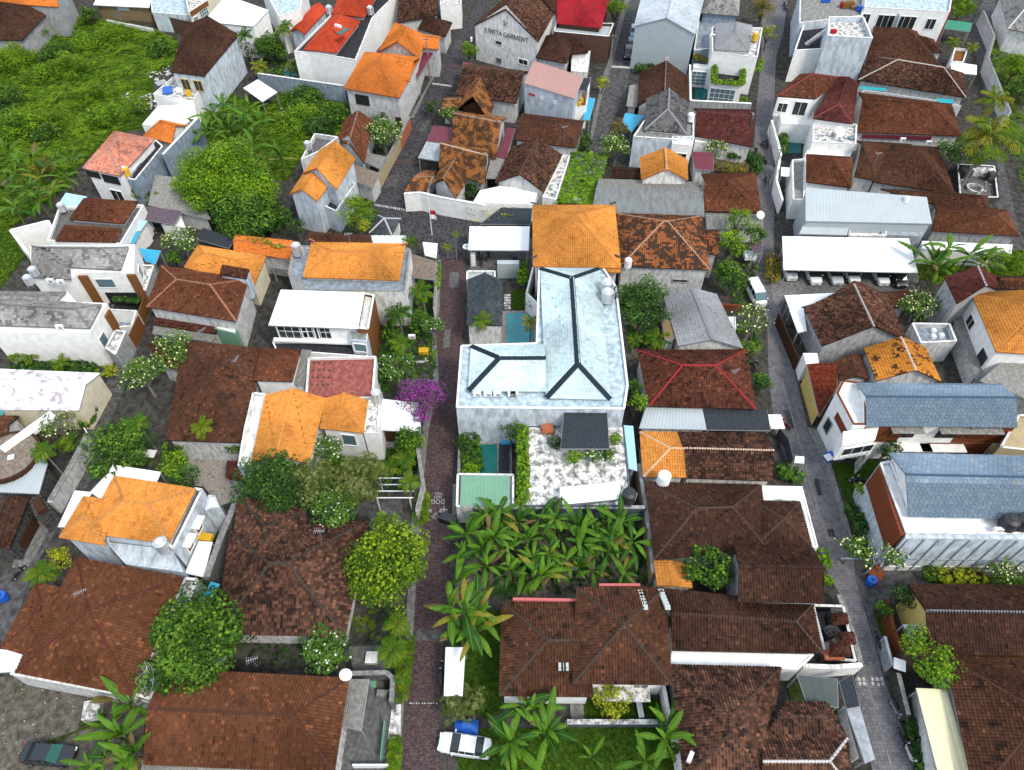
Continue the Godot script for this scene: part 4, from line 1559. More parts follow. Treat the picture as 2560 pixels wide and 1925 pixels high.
func build_ground() -> void:
	ground("terrain",[-900,200,900,200,900,-1200,-900,-1200],-0.02,"ground")
	ground("main_road",[-9.5,-12.8,-9.7,-19,-9.4,-24.5,-9.8,-38.4,-9.7,-49.5,-9,-56.9,-9.9,-64.9,-9.7,-69.4,-10.1,-79.3,-6.6,-79.3,-6.3,-67.1,-6.6,-58.7,-6.7,-56.9,-6.5,-49.5,-6.5,-38.4,-6.5,-30.8,-6.4,-24.5,-6.5,-19,-6.1,-12.8],0.01,"red_brick")
	ground("road_edge_left",[-9.5,-12.8,-9.7,-19,-9.4,-24.5,-9.8,-38.4,-9.7,-49.5,-9,-56.9,-9.9,-64.9,-9.7,-69.4,-10.1,-79.3,-10.7,-79.3,-10.4,-64.9,-9.8,-56.9,-10.4,-49.5,-10.7,-38.4,-10.1,-24.5,-10.4,-19,-10.2,-12.8],0.02,"pavement")
	ground("road_edge_right",[-6.6,-79.3,-6.3,-67.1,-6.6,-58.7,-6.7,-56.9,-6.5,-49.5,-6.5,-38.4,-6.5,-30.8,-6.4,-24.5,-6.5,-19,-6.1,-12.8,-5.5,-12.8,-5.8,-19,-5.7,-24.5,-5.7,-30.8,-5.9,-38.4,-5.8,-49.5,-6.6,-62.8,-5.8,-67.1,-6,-79.3],0.03,"moss")
	ground("junction_paving",[-21.8,-92.4,-16.3,-91.2,-4.4,-88.2,-3.1,-86.5,-6.2,-84.5,-6.3,-81.3,-6,-79.4,-10.9,-79.4,-11.6,-82.3,-14.7,-84,-17.4,-84.5,-20,-86.5,-22.1,-88.8],0.02,"cobble")
	ground("cobbled_lane",[-6.8,-166.5,-10.1,-154.2,-14,-136.7,-15.3,-129.3,-18.2,-116.3,-19.5,-106.6,-21,-98.4,-21.6,-94,-21.8,-92.4,-16.3,-91.2,-16.9,-95.6,-15.6,-103.1,-14,-115.9,-13.1,-122,-10.8,-129.3,-9.8,-137.1,-7.6,-153.6,-4.5,-166.5],0.02,"cobble")
	ground("lane_band",[-13.5,-136.4,-9.9,-136.7,-10.2,-135.2,-13.8,-135.1],0.03,"red_brick")
	ground("lane_band",[-19.2,-104.1,-15.6,-104,-15.8,-102.8,-19.4,-103],0.03,"red_brick")
	ground("lane_gutter",[-14.2,-136.4,-16.4,-125.3,-18.1,-117.1,-17.3,-116.9,-15.5,-128,-13.5,-135.2],0.03,"pavement")
	ground("speed_hump",[-14.9,-129.3,-11.2,-128.3,-11.3,-127.9,-14.9,-128.8],0.04,"paint")
	ground("side_lane",[25.8,-166.5,21.9,-148.2,19.1,-135.2,16,-122.4,13.3,-109.1,9.7,-101.7,7.2,-93.3,4.4,-93.3,4.2,-93.3,12.6,-93.3,14.6,-105.2,17.6,-116.3,20.4,-123.2,23.1,-136.2,25.5,-152,28.7,-166.5],0.02,"asphalt")
	ground("side_lane_pavement",[25,-166.5,21.4,-150.9,18.4,-136.2,17.5,-133.4,14.2,-116.3,12.9,-109.1,13.5,-109.1,16,-122.4,19.1,-135.2,21.9,-148.2,25.8,-166.5],0.05,"pavement")
	ground("side_lane_hump",[18.9,-135.9,22.8,-135.5,22.7,-134.7,18.7,-135.2],0.03,"paint")
	ground("right_lane",[55.1,-167.1,48.8,-139.1,42.7,-116.3,37.4,-93.3,34.9,-81.8,33.6,-74.1,33.7,-67.1,31.6,-56.9,30.6,-49,31,-44.2,31.8,-41.7,31.6,-34.4,31.7,-31.8,32.7,-28.1,32.5,-24.5,32.5,-22.5,31.4,-21.2,30.9,-17.1,30.5,-12.8,34.5,-12.8,34.3,-17.1,34.1,-20.2,34.1,-22.4,34.4,-26.9,34.5,-31.3,35.3,-35.2,34.9,-37,35,-41.4,34.8,-45.5,34.5,-49.5,35,-56.9,35.7,-66,36.4,-75.1,39.3,-87.3,41.4,-96.4,45,-112.5,51.6,-139.1,55.2,-148.2,60.9,-167.1],0.02,"pavers")
	ground("lane_centre_line",[33.1,-56.9,33.3,-56.9,33.1,-49.5,33.1,-45.3,32.9,-42.2,32.9,-39.3,32.9,-36.4,32.8,-34,32.7,-31.1,32.6,-29.4,32.9,-25.9,32.5,-21.4,32.5,-18.8,32.4,-16,32.4,-13.3,32.2,-13.3,32.3,-16,32.4,-18.8,32.4,-21.4,32.7,-25.9,32.5,-29.4,32.6,-31.1,32.7,-34,32.8,-36.4,32.7,-39.3,32.7,-42.2,32.9,-45.3,32.9,-49.5],0.03,"pavement")
	ground("lane_pavement",[34.5,-49.5,34.8,-45.5,35,-41.4,34.9,-37,35.3,-35.2,35.4,-35.2,35.6,-38,35.7,-41.7,35.8,-44.5,35.8,-48.8,35.1,-49.5],0.08,"pavement")
	ground("side_yard_paving",[34.5,-31.3,34.1,-22.4,35.2,-22.3,36.1,-24.5,35.1,-27.7,37.3,-28.9,39.7,-30.3,41.8,-30.4,41.9,-31.5,38.1,-32.4],0.02,"asphalt")
	ground("zebra_stripe",[31.6,-21.3,31.9,-21.3,31.9,-21,31.6,-21],0.03,"paint")
	ground("zebra_stripe",[32.1,-21.3,32.3,-21.3,32.3,-21,32.1,-21],0.03,"paint")
	ground("zebra_stripe",[32.9,-21.3,33.1,-21.3,33.1,-21,32.9,-21],0.03,"paint")
	ground("zebra_stripe",[33.3,-21.3,33.6,-21.3,33.6,-21,33.3,-21],0.03,"paint")
	ground("zebra_stripe",[33.7,-21.3,34,-21.3,33.9,-21,33.7,-21],0.03,"paint")
	ground("zebra_stripe",[31.6,-20.9,31.9,-20.9,31.8,-20.6,31.6,-20.6],0.03,"paint")
	ground("zebra_stripe",[32,-20.9,32.3,-20.9,32.3,-20.6,32,-20.6],0.03,"paint")
	ground("zebra_stripe",[32.8,-20.9,33,-20.9,33,-20.6,32.8,-20.6],0.03,"paint")
	ground("zebra_stripe",[33.3,-20.8,33.5,-20.8,33.5,-20.5,33.3,-20.5],0.03,"paint")
	ground("zebra_stripe",[33.7,-20.9,33.9,-20.9,33.9,-20.6,33.7,-20.6],0.03,"paint")
	ground("left_lane",[-48.8,-72.2,-49.8,-64.1,-49.6,-59.1,-49.7,-56.9,-49.8,-54.4,-49.5,-50.8,-49.1,-48.2,-49,-43.6,-49.2,-38.4,-50.2,-37,-50.6,-32.9,-51.2,-30.8,-51.2,-25.7,-49.5,-25.7,-47.5,-24,-47.9,-27.7,-48.4,-31.8,-47.7,-36.4,-47.1,-38.7,-46.3,-43,-46,-44.9,-47.2,-49.9,-47.3,-56.9,-47.2,-58.7,-48.2,-66,-48,-71.7],0.02,"asphalt")
	ground("left_lane_pavement",[-49.2,-38.4,-50.4,-37.3,-50.9,-34.2,-50.6,-32.1,-49,-32.1,-48.7,-34.2,-48.6,-36.1,-48.9,-38.3],0.05,"pavement")
	ground("far_right_lane",[104.3,-167.1,95,-152,90,-136.2,87,-126.2,81,-107,75.7,-93.3,74.4,-92.4,71.8,-81.8,74.5,-80.2,75.6,-86.5,78.2,-95.2,82,-107,88.3,-126.2,94.7,-143,100.2,-153.6,106.7,-167.1],0.02,"asphalt")
	ground("carport_yard",[35.6,-74.1,37.5,-76.9,38.6,-78.1,57.5,-78.1,55.9,-72.7,44.1,-72.2,37.1,-71.7,35.5,-69.2,35.3,-71.3],0.03,"concrete_dark")
	ground("car_park_apron",[35.6,-74.1,37.4,-75.1,40.4,-74.4,39.6,-72.2,36.9,-71.7,35.4,-69.4],0.04,"pavement")
	ground("parking_court",[-17.3,-39.9,-11.9,-40.2,-11.4,-35.2,-14.7,-34.5,-15.1,-37.6,-16.4,-38.1],0.02,"asphalt")
	ground("courtyard",[-15.4,-24.1,-11.9,-24.3,-11.6,-20.2,-10.6,-18.9,-10.7,-13.7,-15,-13.7,-14.8,-17.1,-15.2,-21.2,-14.6,-21.8],0.02,"concrete_dark")
	ground("parking_plot",[-50.2,-21.2,-45.9,-21.4,-33,-19.2,-30.9,-12.4,-47,-12.4],0.02,"soil")
	ground("mossy_patch",[-41.7,-13.9,-38.3,-16.6,-36.4,-17.1,-35.9,-18.1,-38.3,-18.9,-38.1,-16.8,-41.3,-15.7],0.03,"moss")
	ground("lawn",[-20.1,-46.8,-10.9,-46.8,-10.6,-43.9,-20.4,-43.6],0.02,"grass")
	ground("lawn",[-4.6,-27.7,-0.7,-27.7,-0.8,-18.3,-2.2,-17.8,-5.5,-19.1,-5.9,-24.1],0.02,"grass")
	ground("lawn",[5.2,-19.3,14.2,-19.5,13.7,-17.4,5,-17.6],0.02,"grass")
	ground("lawn",[-4.8,-16.9,5.6,-17.1,14.5,-17.1,14.5,-12.4,-4.5,-12.4],0.02,"grass")
	ground("plantation_soil",[-3.9,-38.7,14.5,-39,14.4,-30.8,14.5,-30.2,6.3,-28.3,-3.6,-28.2,-5.8,-30.4,-5.6,-31.6],0.02,"soil")
	ground("lawn",[36,-44.7,39.5,-44.7,41.6,-45.5,41,-44.2,36.8,-39.9,36,-38.4],0.02,"grass")
	ground("lawn",[42,-31.1,53.8,-31.1,53.3,-29.9,41.9,-30.3],0.02,"grass")
	ground("lawn",[35.1,-27.7,36.4,-27.3,36.5,-25.2,35.1,-25.2],0.05,"grass")
	ground("overgrown_plot",[-113.4,-124.5,-103.9,-142,-98.6,-151.4,-91.2,-157.6,-74.6,-151.7,-67.6,-146.6,-65,-137.1,-67.9,-131.5,-65.3,-124.5,-63.8,-113.2,-68.5,-112.5,-70.6,-101.7,-70.3,-96.5,-74.6,-86.5,-77.8,-81.8,-90,-81.8],0.02,"weeds")
	ground("rice_field",[-85.8,-87.3,-74.5,-86.5,-69.8,-80.7,-70.3,-72.9,-77.9,-71.7],0.03,"grass")
	ground("wild_plot",[-55.5,-117.1,-54.7,-128,-44.4,-120.3,-42.3,-125.8,-29.6,-122,-29,-116.7,-30,-110.6,-34.9,-105.2,-35.8,-98.4,-52.2,-99.7,-57.9,-107],0.02,"weeds")
	ground("rubble_yard",[-36.4,-45.8,-30.5,-44.9,-29.9,-39.9,-31.4,-39.2,-33.8,-41.6,-36.5,-42],0.03,"rubble_mat")
	ground("planted_yard",[33.3,-109.5,41.3,-107.7,39.8,-100.7,32.6,-101.1],0.02,"soil")
	ground("garden_soil",[14.4,-73.2,20.8,-76.1,20.2,-67.1,21.3,-62.4,14,-58.7],0.02,"soil")
	ground("garden_soil",[100.2,-153.6,101.6,-142,100.3,-124.5,85.4,-101.7,89.9,-120.3],0.02,"soil")
	ground("garden_soil",[58.3,-81.3,74.1,-81.3,74.3,-74.1,67.4,-75.6,60.3,-75.6,56.5,-75.1],0.02,"weeds")

func build_far_left() -> void:
	hm("tiled_house","dark brown roofed house at the far left edge above the overgrown plot")
	hp([-115.8,-155.6,-92.9,-150.8,-92.9,-137.3,-104.8,-137.6],4.2,"dark","u","hh",24,0.4,"plaster")
	hm("tiled_house","grey walled house with a bright orange roof in the top left corner")
	hp([-114.2,-160.5,-91.6,-157.6,-89.2,-147.4,-108.2,-150.1],6,"orange_red","u","hg",24,0.15,"plaster")
	hm("tin_shelter","bamboo walled shelter with a patched white tin roof behind the overgrown plot","shelter")
	cs([-86.1,4.2,-159.1,-74.8,4.2,-157.4,-74.5,3.2,-153.8,-86.5,3.2,-155.1],"metal_white",0.22)
	csw([-86.1,4.2,-159.1,-74.8,4.2,-157.4,-74.5,3.2,-153.8,-86.5,3.2,-155.1],0.5,"bamboo",0)
	pn("S",0.35,0.2,1.6,2.2,0.08,"fibre_tan","panel")
	pn("S",0.7,0.2,3.2,2.3,0.08,"bamboo","panel")
	pn("S",0.5,2.2,2.6,0.9,0.1,"metal_pale","panel")
	hm("boundary_wall","low white concrete beam wall in front of the bamboo shelter","wall")
	wl([-84.2,-153.8,-73.5,-149.8],0.8,0.25,"white_dirty","",0)
	hm("flat_roof_house","pale grey flat roofed house beside the bamboo shelter at the top edge")
	dk([-76.8,-161.6,-68.3,-160.4,-64.7,-149,-72.6,-150.4],3.4,"deck_sky","pale_blue",0.3)
	hm("boundary_wall","unfinished grey block wall with bamboo props behind the overgrown plot","wall")
	wl([-73.4,-151.6,-58.9,-145.7],3,0.2,"brick_wall","concrete",0)
	hm("flat_roof_house","cream house with gridded white windows and an orange fascia at the top edge")
	dk([-69.5,-162.1,-58.9,-160.3,-60.6,-150.4,-62.8,-144.8],5.6,"concrete_pale","cream")
	wn("S",0.65,3.4,2.6,1.8,"white","glass_blue",4,3)
	wn("S",0.2,3.2,1.3,1.6,"white","glass_blue",2,2)
	pn("S",0.5,5.2,5.5,0.9,0.12,"wood","panel")
	hm("metal_roof_house","white house under a large white sheet roof with a pale blue patch")
	cs([-56.7,7,-150.5,-46.8,7,-143.7,-48.8,6.2,-138.6,-58.8,6.2,-140.7],"metal_white",0.22)
	csw([-56.7,7,-150.5,-46.8,7,-143.7,-48.8,6.2,-138.6,-58.8,6.2,-140.7],0.12,"white",0)
	wn("E",0.35,3.6,0.9,0.5)
	wn("E",0.7,2.2,0.5,0.5)
	hm("flat_roof_house","tall white house at the top edge left of the red roofed villa")
	dk([-51.6,-157.1,-42.1,-156.5,-40.7,-143.7,-44.1,-140.6],6.6,"deck_sky","white")
	wn("E",0.5,4,0.6,0.6)
	hm("tiled_house","narrow dark brown roofed two storey house with a tall pale blue side wall")
	hp([-60.8,-137.1,-50.1,-133.4,-52.3,-118.2,-58.3,-119.6],7,"dark","v","gh",30,0.25,"pale_blue")
	wn("S",0.3,4,1.6,1.9,"yellow_wall","glass_dark",2,1,"door")
	wn("S",0.72,4,1.6,1.9,"yellow_wall")
	hm("roof_terrace","cluttered terrace with yellow railings below the narrow dark brown house","terrace")
	dk([-60.4,-124,-54.6,-122.9,-54.3,-115.4,-62.1,-118],3.4,"concrete_pale","white")
	bx("blue_tarpaulin",-60.26,3.5,-119.92,1.6,0.25,2.4,20,"blue_plastic")
	bx("crate",-57.99,3.5,-119.71,1.2,0.6,0.9,10,"white_plastic")
	bx("crate",-56.17,3.5,-118.49,0.9,0.7,0.9,30,"orange_plastic")
	bx("folded_sheet",-62.26,3.5,-122.63,1.8,0.15,1.5,40,"metal_grey")
	bx("railing",-56.35,3.5,-121.37,2.6,0.9,0.1,-10,"yellow_wall")
	bx("railing",-58.84,3.5,-122.63,0.1,0.9,1.2,0,"yellow_wall")
	hm("metal_roof_house","low house with a broad plain white roof in front of the cluttered terrace")
	wallp([-60.9,-115.8,-54.9,-116.4,-53.1,-112.1,-55.4,-109,-61.7,-109.9],0,3,"white","wall")
	hm("tiled_pavilion","small pavilion with bright orange front and faded pink side tiles","house","",Vector3(-55.3,0,-104.4))
	hp([-57.2,-107.8,-52.3,-106,-53.3,-100.9,-58.5,-103.1],5,"orange_red","u","hg",32,0.3,"white_dirty")
	hm("boundary_wall","tall dark blue stained wall beside the wild plot","wall")
	wl([-53.6,-97.7,-51.2,-108.1],5.2,0.25,"blue_grey","white",0)
	hm("tiled_house","white two storey house with a faded pink tile roof and blue grey side wall")
	hp([-62.3,-102.4,-55.3,-100.2,-57.3,-90.5,-63.5,-92.5],6.2,"terracotta","v","hh",26,0.3,"white")
	wn("S",0.15,4.7,2.2,1,"wood_dark")
	wn("S",0.65,4.3,2.8,1.3,"wood_dark")
	wn("S",0.6,0.8,2.2,2.2)
	hm("flat_roof_annex","narrow blue grey walled annex with a black roof gutter beside the pink roof house")
	dk([-56.2,-102,-54.4,-100.1,-55.7,-91.1,-57,-91.5],4.8,"charcoal","blue_grey",0.3)
	tank("yellowish water tank at the front corner of the pink roofed house",-57.28,4.9,-92.29,0.6,1.2,"orange_plastic",0.3)
	ac("white air conditioner box on the gutter of the pink roofed house",-56.79,5,-96.5,30)
	hm("fibre_roof_shed","weathered grey fibre cement shed roof behind the big bright green tree","shed")
	cs([-54.6,3.4,-94.9,-48.4,3.4,-93.8,-43.6,2.9,-84.7,-53.7,2.9,-88.1],"fibre_pale",0.22)
	csw([-54.6,3.4,-94.9,-48.4,3.4,-93.8,-43.6,2.9,-84.7,-53.7,2.9,-88.1],0.4,"stained",0)
	hm("tin_shelter","little open shed with a flat white roof in the wild plot","shelter")
	cs([-45.8,3,-124.9,-41.3,3,-120.4,-43.4,2.7,-117.7,-47.9,2.7,-122.4],"metal_white",0.22)
	posts([-45.8,3,-124.9,-41.3,3,-120.4,-43.4,2.7,-117.7,-47.9,2.7,-122.4],0)
	hm("boundary_wall","long pale blue boundary wall below the small turquoise pool","wall")
	wl([-46.2,-127,-30,-122.6],3,0.22,"blue_grey","white_dirty",0)

func build_red_villa_block() -> void:
	hm("villa","large white villa with charcoal flat roof carrying red tile roofs")
	dk([-39.3,-128.8,-34.5,-145.5,-21.4,-159.1,-26.8,-142.4,-27.7,-127,-27.7,-125.7,-36.7,-128.8],5.8,"charcoal","white",0.3)
	back()
	hp([-34.1,-143.5,-28.7,-140,-31.3,-127.6,-37.4,-128.8],6.5,"red","v","hh",30,0.4,"white",5.7)
	bx("solar_panel",-30.09,9.0,-130.45,1.1,0.1,2.6,-30,"glass_teal")
	bx("heater_drum",-31.17,9.2,-131.68,1.3,0.4,0.4,-30,"white_plastic")
	back()
	hp([-39.9,-151.8,-37.1,-149.3,-39.5,-138.9,-42.5,-139.8],4.6,"red","v","gg",25,0.3,"pale_blue")
	back()
	hp([-34.3,-155.7,-26.6,-152.8,-28.3,-141.5,-34.6,-143.6],6.5,"red","v","hh",30,0.4,"white",5.7)
	tank("steel water tank between the two red villa roofs",-35.22,5.9,-143.96,0.6,1.3)
	tank("steel water tank behind the red villa roof on its right",-27.29,5.9,-143.7,0.6,1.3)
	hm("swimming_pool","small turquoise swimming pool under trees left of the white villa","swimming pool")
	wallp([-42.6,-138.8,-40.1,-136.9,-39.9,-130.8,-43.8,-131.8],0,0.12,"fibre_pale","pool_edge")
	wallp([-42.3,-137.8,-40.3,-136.4,-40.1,-131.5,-43.4,-132.3],0.05,0.14,"pool_floor","water")
	hm("tiled_house","dirty white house with a bright orange hipped roof facing the cobbled lane")
	hp([-26.5,-128.7,-16.4,-126.8,-18.7,-112.9,-28.4,-116.1],6,"orange_red","v","hh",28,0.35,"stained")
	wn("S",0.28,3.4,2.4,1.7,"wood_dark","glass_dark",3,2)
	wn("S",0.95,0.2,1,2,"wood")
	back()
	hp([-20.6,-126.6,-16.3,-126,-17.4,-117.7,-22,-120.6],6.3,"orange_red","u","gg",24,0.3,"")
	hm("tiled_house","rear orange roofed house behind the orange hipped house on the cobbled lane")
	hp([-22.3,-140.6,-15.9,-135.1,-16.5,-126.4,-24.1,-129.1],6,"orange_red","v","hg",30,0.4,"stained")
	back()
	hp([-18.7,-137.2,-13.3,-136,-13.4,-131.1,-17.2,-131.9],5.4,"orange_red","u","gg",22,0.3,"stained")
	hm("metal_awning","purple sheet awning along the orange house above the cobbled lane","awning")
	cs([-16.1,4.6,-133,-14.3,4.6,-132.4,-16.6,4,-123.8,-17.7,4,-124.9],"metal_maroon",0.22)
	posts([-16.1,4.6,-133,-14.3,4.6,-132.4,-16.6,4,-123.8,-17.7,4,-124.9],0)
	pole("dark utility pole at the lane edge beside the orange house",-15.42,-130.4,8)
	hm("tiled_house","old spotted brown roofed house at the top edge left of the lane")
	hp([-22.7,-159,-15.1,-157.9,-15,-148.3,-22.6,-145.1],4,"spotted","u","gg",25,0.4,"stained")
	hm("tiled_house","little dark pyramid roofed house behind the orange lane house")
	hp([-17.4,-148.7,-11.8,-146,-12.8,-140.1,-18.4,-143.3],3.6,"dark","u","hh",28,0.4,"stained")
	hm("flat_roof_house","white house with a bright blue gate wall at the top of the cobbled lane")
	dk([-15,-158.6,-10.5,-157.4,-10.3,-151.7,-14.4,-150.6],4.5,"concrete_pale","white",0.4)
	hm("tiled_house","gabled brown striped roof house with white ridges below the orange lane house")
	hp([-27.5,-110,-22.9,-109.1,-22.8,-96.9,-28,-103],4,"redbrown","v","gg",28,0.35,"stained",0,0,Color(0.5,0.42,0.36))
	hm("tiled_house","steep orange gabled house with pale blue walls beside the wild plot")
	hp([-28.8,-96.4,-23.3,-94,-24.9,-86.3,-30.3,-90.4],6.8,"orange","v","gg",34,0.3,"pale_blue")
	back()
	hp([-30.6,-91.1,-26.4,-88.6,-27.5,-84.6,-31.6,-86.3],6.1,"orange","v","gg",30,0.2,"pale_blue")
	hm("roof_terrace","small concrete roof terrace behind the steep orange gabled house","terrace")
	dk([-31.1,-102.7,-27.2,-101.7,-29.5,-97.7,-31.9,-95.4],5,"concrete_dark","stained",0.7)
	tank("water tank on a tall stand at the left of the orange gabled house",-31.31,5,-98.47,0.5,1.2,"steel",0.6)
	hm("roof_terrace","dark terrace with white parapet right of the orange gabled house","terrace")
	dk([-25.5,-93.7,-23.5,-91.9,-25.3,-85.2,-28.6,-87.4,-26.1,-90.4],3.4,"charcoal","pale_blue")
	hm("fibre_canopy","short grey corrugated canopy beside the tan wall of the lane","canopy")
	cs([-23.5,3.2,-101.4,-19.9,3.2,-100.2,-20.6,3,-97.2,-23.8,3,-99.5],"fibre",0.22)
	posts([-23.5,3.2,-101.4,-19.9,3.2,-100.2,-20.6,3,-97.2,-23.8,3,-99.5],0)
	hm("fibre_canopy","flat tan sheet roof behind the tan lane wall","canopy")
	cs([-25.1,3.3,-98.1,-20.2,3.3,-95.5,-21.1,3,-92.2,-25.3,3,-94.7],"fibre_tan",0.22)
	csw([-25.1,3.3,-98.1,-20.2,3.3,-95.5,-21.1,3,-92.2,-25.3,3,-94.7],0.3,"stained",0)
	hm("boundary_wall","tan plaster boundary wall along the left of the cobbled lane","wall")
	wl([-18.6,-107.4,-20,-100.5,-20.6,-97.2,-21.3,-93.1],2.4,0.25,"tan","concrete",0)
	hm("boundary_wall","orange plaster boundary wall below the dirty white orange roof house","wall")
	wl([-17.5,-113.3,-18.5,-107.4],2.4,0.25,"terracotta_clay","concrete",0)
	tree("garden_tree","frangipani tree heavy with white flowers beside the tan lane wall",GF,"frangipani",-20.9,-105.7,5.5,3.04)
	tree("garden_tree","low dark green tree below the dirty white wall of the orange house","","deep",-22.4,-111.6,4,1.9)

func build_centre_top() -> void:
	hm("garment_workshop","white streaked gabled workshop with black lettering and dark mossy tile roof","workshop")
	hp([-2.4,-147.9,8,-142.7,4.8,-131.4,-7.2,-138.1],6.6,"spotted","v","gg",34,0.2)
	garment_sign()
	wn("S",0.38,4.2,1.3,0.6,"plaster")
	wn("S",0.78,1.6,2,1)
	wn("S",0.38,0.6,1.2,1,"grey_metal","glass_dark",1,4)
	ac("air conditioner on the left wall of the lettered workshop",-7.74,3.5,-138.45,90)
	hm("tiled_house","brown roofed house behind the lettered workshop at the top edge")
	hp([5,-156.6,10,-156,8.8,-141.6,7.9,-146.8],5,"brown","v","gg",24,0.3)
	hm("tiled_house","crimson roofed house with brick front wall at the top edge")
	hp([9.3,-159.2,20.9,-158.6,16.9,-139.2,8.6,-141.2],5.6,"crimson","v","hh",22,0.4,"brick_wall")
	hm("roof_terrace","white and glass terrace strip in front of the crimson roofed house","terrace")
	dk([8.5,-142.9,19.7,-142.4,18.2,-136.9,8,-139],4.6,"metal_pale","brick_wall")
	hm("tiled_house","dark pyramid roofed house in front of the brick terrace")
	hp([6.1,-139.3,11.6,-136.3,10,-128.8,4.4,-130.8],4,"dark","u","hh",36,0.4,"stained")
	back()
	hp([10.8,-138.6,13.6,-137.9,14.2,-133.5,11,-132.9],3.6,"dark","u","hh",30,0.3,"stained")
	hm("garden_gate","white masonry gate block in front of the side lane","gate")
	wallp([11.2,-134.2,15,-136.6,13.8,-128.3,10.9,-128.7],0,2.6,"white_dirty","wall")
	hm("metal_roof_house","pale blue house with a pink brown sheet roof beside the side lane")
	cs([3.7,8,-121.6,12,8,-116.1,10.3,6.6,-111.6,2,6.6,-116.7],"metal_pink",0.22)
	csw([3.7,8,-121.6,12,8,-116.1,10.3,6.6,-111.6,2,6.6,-116.7],0.15,"pale_blue",0)
	wn("S",0.15,4.8,1.2,0.3,"pink_paint","glass_dark",1)
	wn("S",0.35,4.6,0.4,0.4)
	wn("S",0.62,4.6,0.4,0.4)
	hm("balcony","balcony with black roof and yellow chairs on the pink brown roofed house","balcony")
	dk([12,-119,13.9,-123.2,12.6,-113.5,10.6,-112.7],3.8,"wood","white")
	cs([12,7.2,-117.4,13.3,7.2,-117,12.3,6.9,-113.4,11.1,6.9,-113.9],"metal_dark",0.22)
	posts([12,7.2,-117.4,13.3,7.2,-117,12.3,6.9,-113.4,11.1,6.9,-113.9],3.8)
	bx("yellow_chair",11.37,4,-114.01,0.6,0.7,0.6,20,"orange_plastic")
	bx("yellow_chair",11.75,4,-115.18,0.6,0.7,0.6,20,"orange_plastic")
	hm("metal_awning","bright blue awning over the entrance beside the side lane","awning")
	cs([13.3,3.4,-117.9,14.4,3.4,-117.5,13,3,-111.2,11.9,3,-111.4],"metal_blue",0.22)
	posts([13.3,3.4,-117.9,14.4,3.4,-117.5,13,3,-111.2,11.9,3,-111.4],0)
	hm("tiled_house","low dark brown hipped house below the pale blue wall")
	hp([1.7,-112.2,11.9,-109.8,10.2,-101.9,0.4,-104.3],3.6,"brown","u","hh",25,0.35)
	hm("tiled_house","spotted dark brown gabled house behind the plain white flat roof")
	hp([-0.1,-102.1,7.9,-99.9,4.7,-90.2,-2.5,-92.6],3.6,"spotted","v","gg",30,0.4,"stained")
	hm("flat_roof_house","plain white flat roof strip facing the paved junction")
	dk([-1.8,-92.5,4,-91.5,3.1,-88,-5.8,-88.4,-4.8,-91.4],3,"white","white",0.12)
	hm("flat_roof_house","stained white concrete strip between the spotted gable and the green vines")
	dk([8.1,-100.6,9.2,-100.5,6.5,-88.9,4.5,-89.6],3,"concrete_pale","white_dirty",0.2)
	aerial("tall antenna mast on the low dark brown hipped house",8.21,4,-102.7,3,20)
	hm("warehouse","large pale grey metal warehouse with gabled front wall at the top edge","warehouse")
	hp([27.1,-156,39.5,-154.8,33.1,-131.5,22.4,-134.8],8,"silver","v","gg",20,0.2,"metal_pale")
	wn("S",0.62,2.6,0.5,0.4)
	hm("tiled_house","grey shingled house at the top edge right of the metal warehouse")
	hp([39.8,-154.8,46.2,-154.2,43.5,-142.6,36.5,-143.8],6.4,"grey","u","hh",30,0.4,"blue_grey")
	hm("flat_roof_house","blue grey flat roofed block left of the yellow tank house")
	dk([37.2,-147.8,43.5,-146.7,37.3,-133.2,33.6,-132.2],4.5,"deck_blue","blue_grey",0.2)
	hm("modern_house","white modern house with grey pyramid roof and gridded glass")
	dk([37.2,-136.8,46.6,-136.5,43.2,-125,35.6,-127.1],6.6,"concrete_pale","white",0.3)
	hp([38.1,-137.6,44.6,-136.5,41.9,-126.3,36,-127.2],7.3,"grey_soft","v","hh",30,0.35,"white",6.5)
	back()
	dk([37.4,-133.2,43.1,-131.8,40.5,-121,35.2,-122.1],3.2,"charcoal","white",0.6)
	wn("S",0.42,0.3,4.4,2.6,"white","glass_blue",5,3)
	back()
	wallp([37.1,-127.3,40.8,-126.6,40.7,-126.2,37.1,-127],3.2,6.5,"white","wall")
	wn("S",0.5,3.5,4.6,2.6,"white","glass_blue",4,4)
	back()
	dk([33.3,-129.4,36.6,-128.8,36.3,-127.4,33,-127.9],3.4,"white","white",0.2)
	wn("S",0.5,0.4,3.6,2.6,"white","glass_blue",4,4)
	hm("swimming_pool","dark green plunge pool inside the modern house courtyard","swimming pool")
	wallp([33.9,-127,36.1,-126.8,35.4,-123.2,33.2,-123.4],0,0.15,"pool_teal","water")
	hm("boundary_wall","grey rendered front wall with white coping before the modern house","wall")
	wl([31.1,-117.9,41.4,-116.9],2.8,0.25,"plaster","white",0)
	hm("boundary_wall","white side wall of the modern house along its left","wall")
	wl([32.9,-130.2,31,-117.6],3,0.22,"plaster","white",0)
	tank("bright yellow water tank on the modern house roof",43.95,6.7,-131.35,0.55,1.3,"orange_plastic",0.3)
	ac("air conditioner on the modern house terrace",36.58,6.7,-132.96,0)
	hedge("hedge","green vines trailing along the left edge of the modern balcony","balcony planting of the modern house","lime",[37.6,-131.6,35.5,-121.9],1.2,1.1,3.6,"hedge")
	hedge("hedge","green vines trailing along the front edge of the modern balcony","balcony planting of the modern house","lime",[35.5,-121.9,40.4,-121.1],1.2,1.2,3.6,"hedge")
	hedge("hedge","green vines trailing along the right edge of the modern balcony","balcony planting of the modern house","lime",[40.5,-121.5,42.2,-129.3],1.2,1.1,3.6,"hedge")
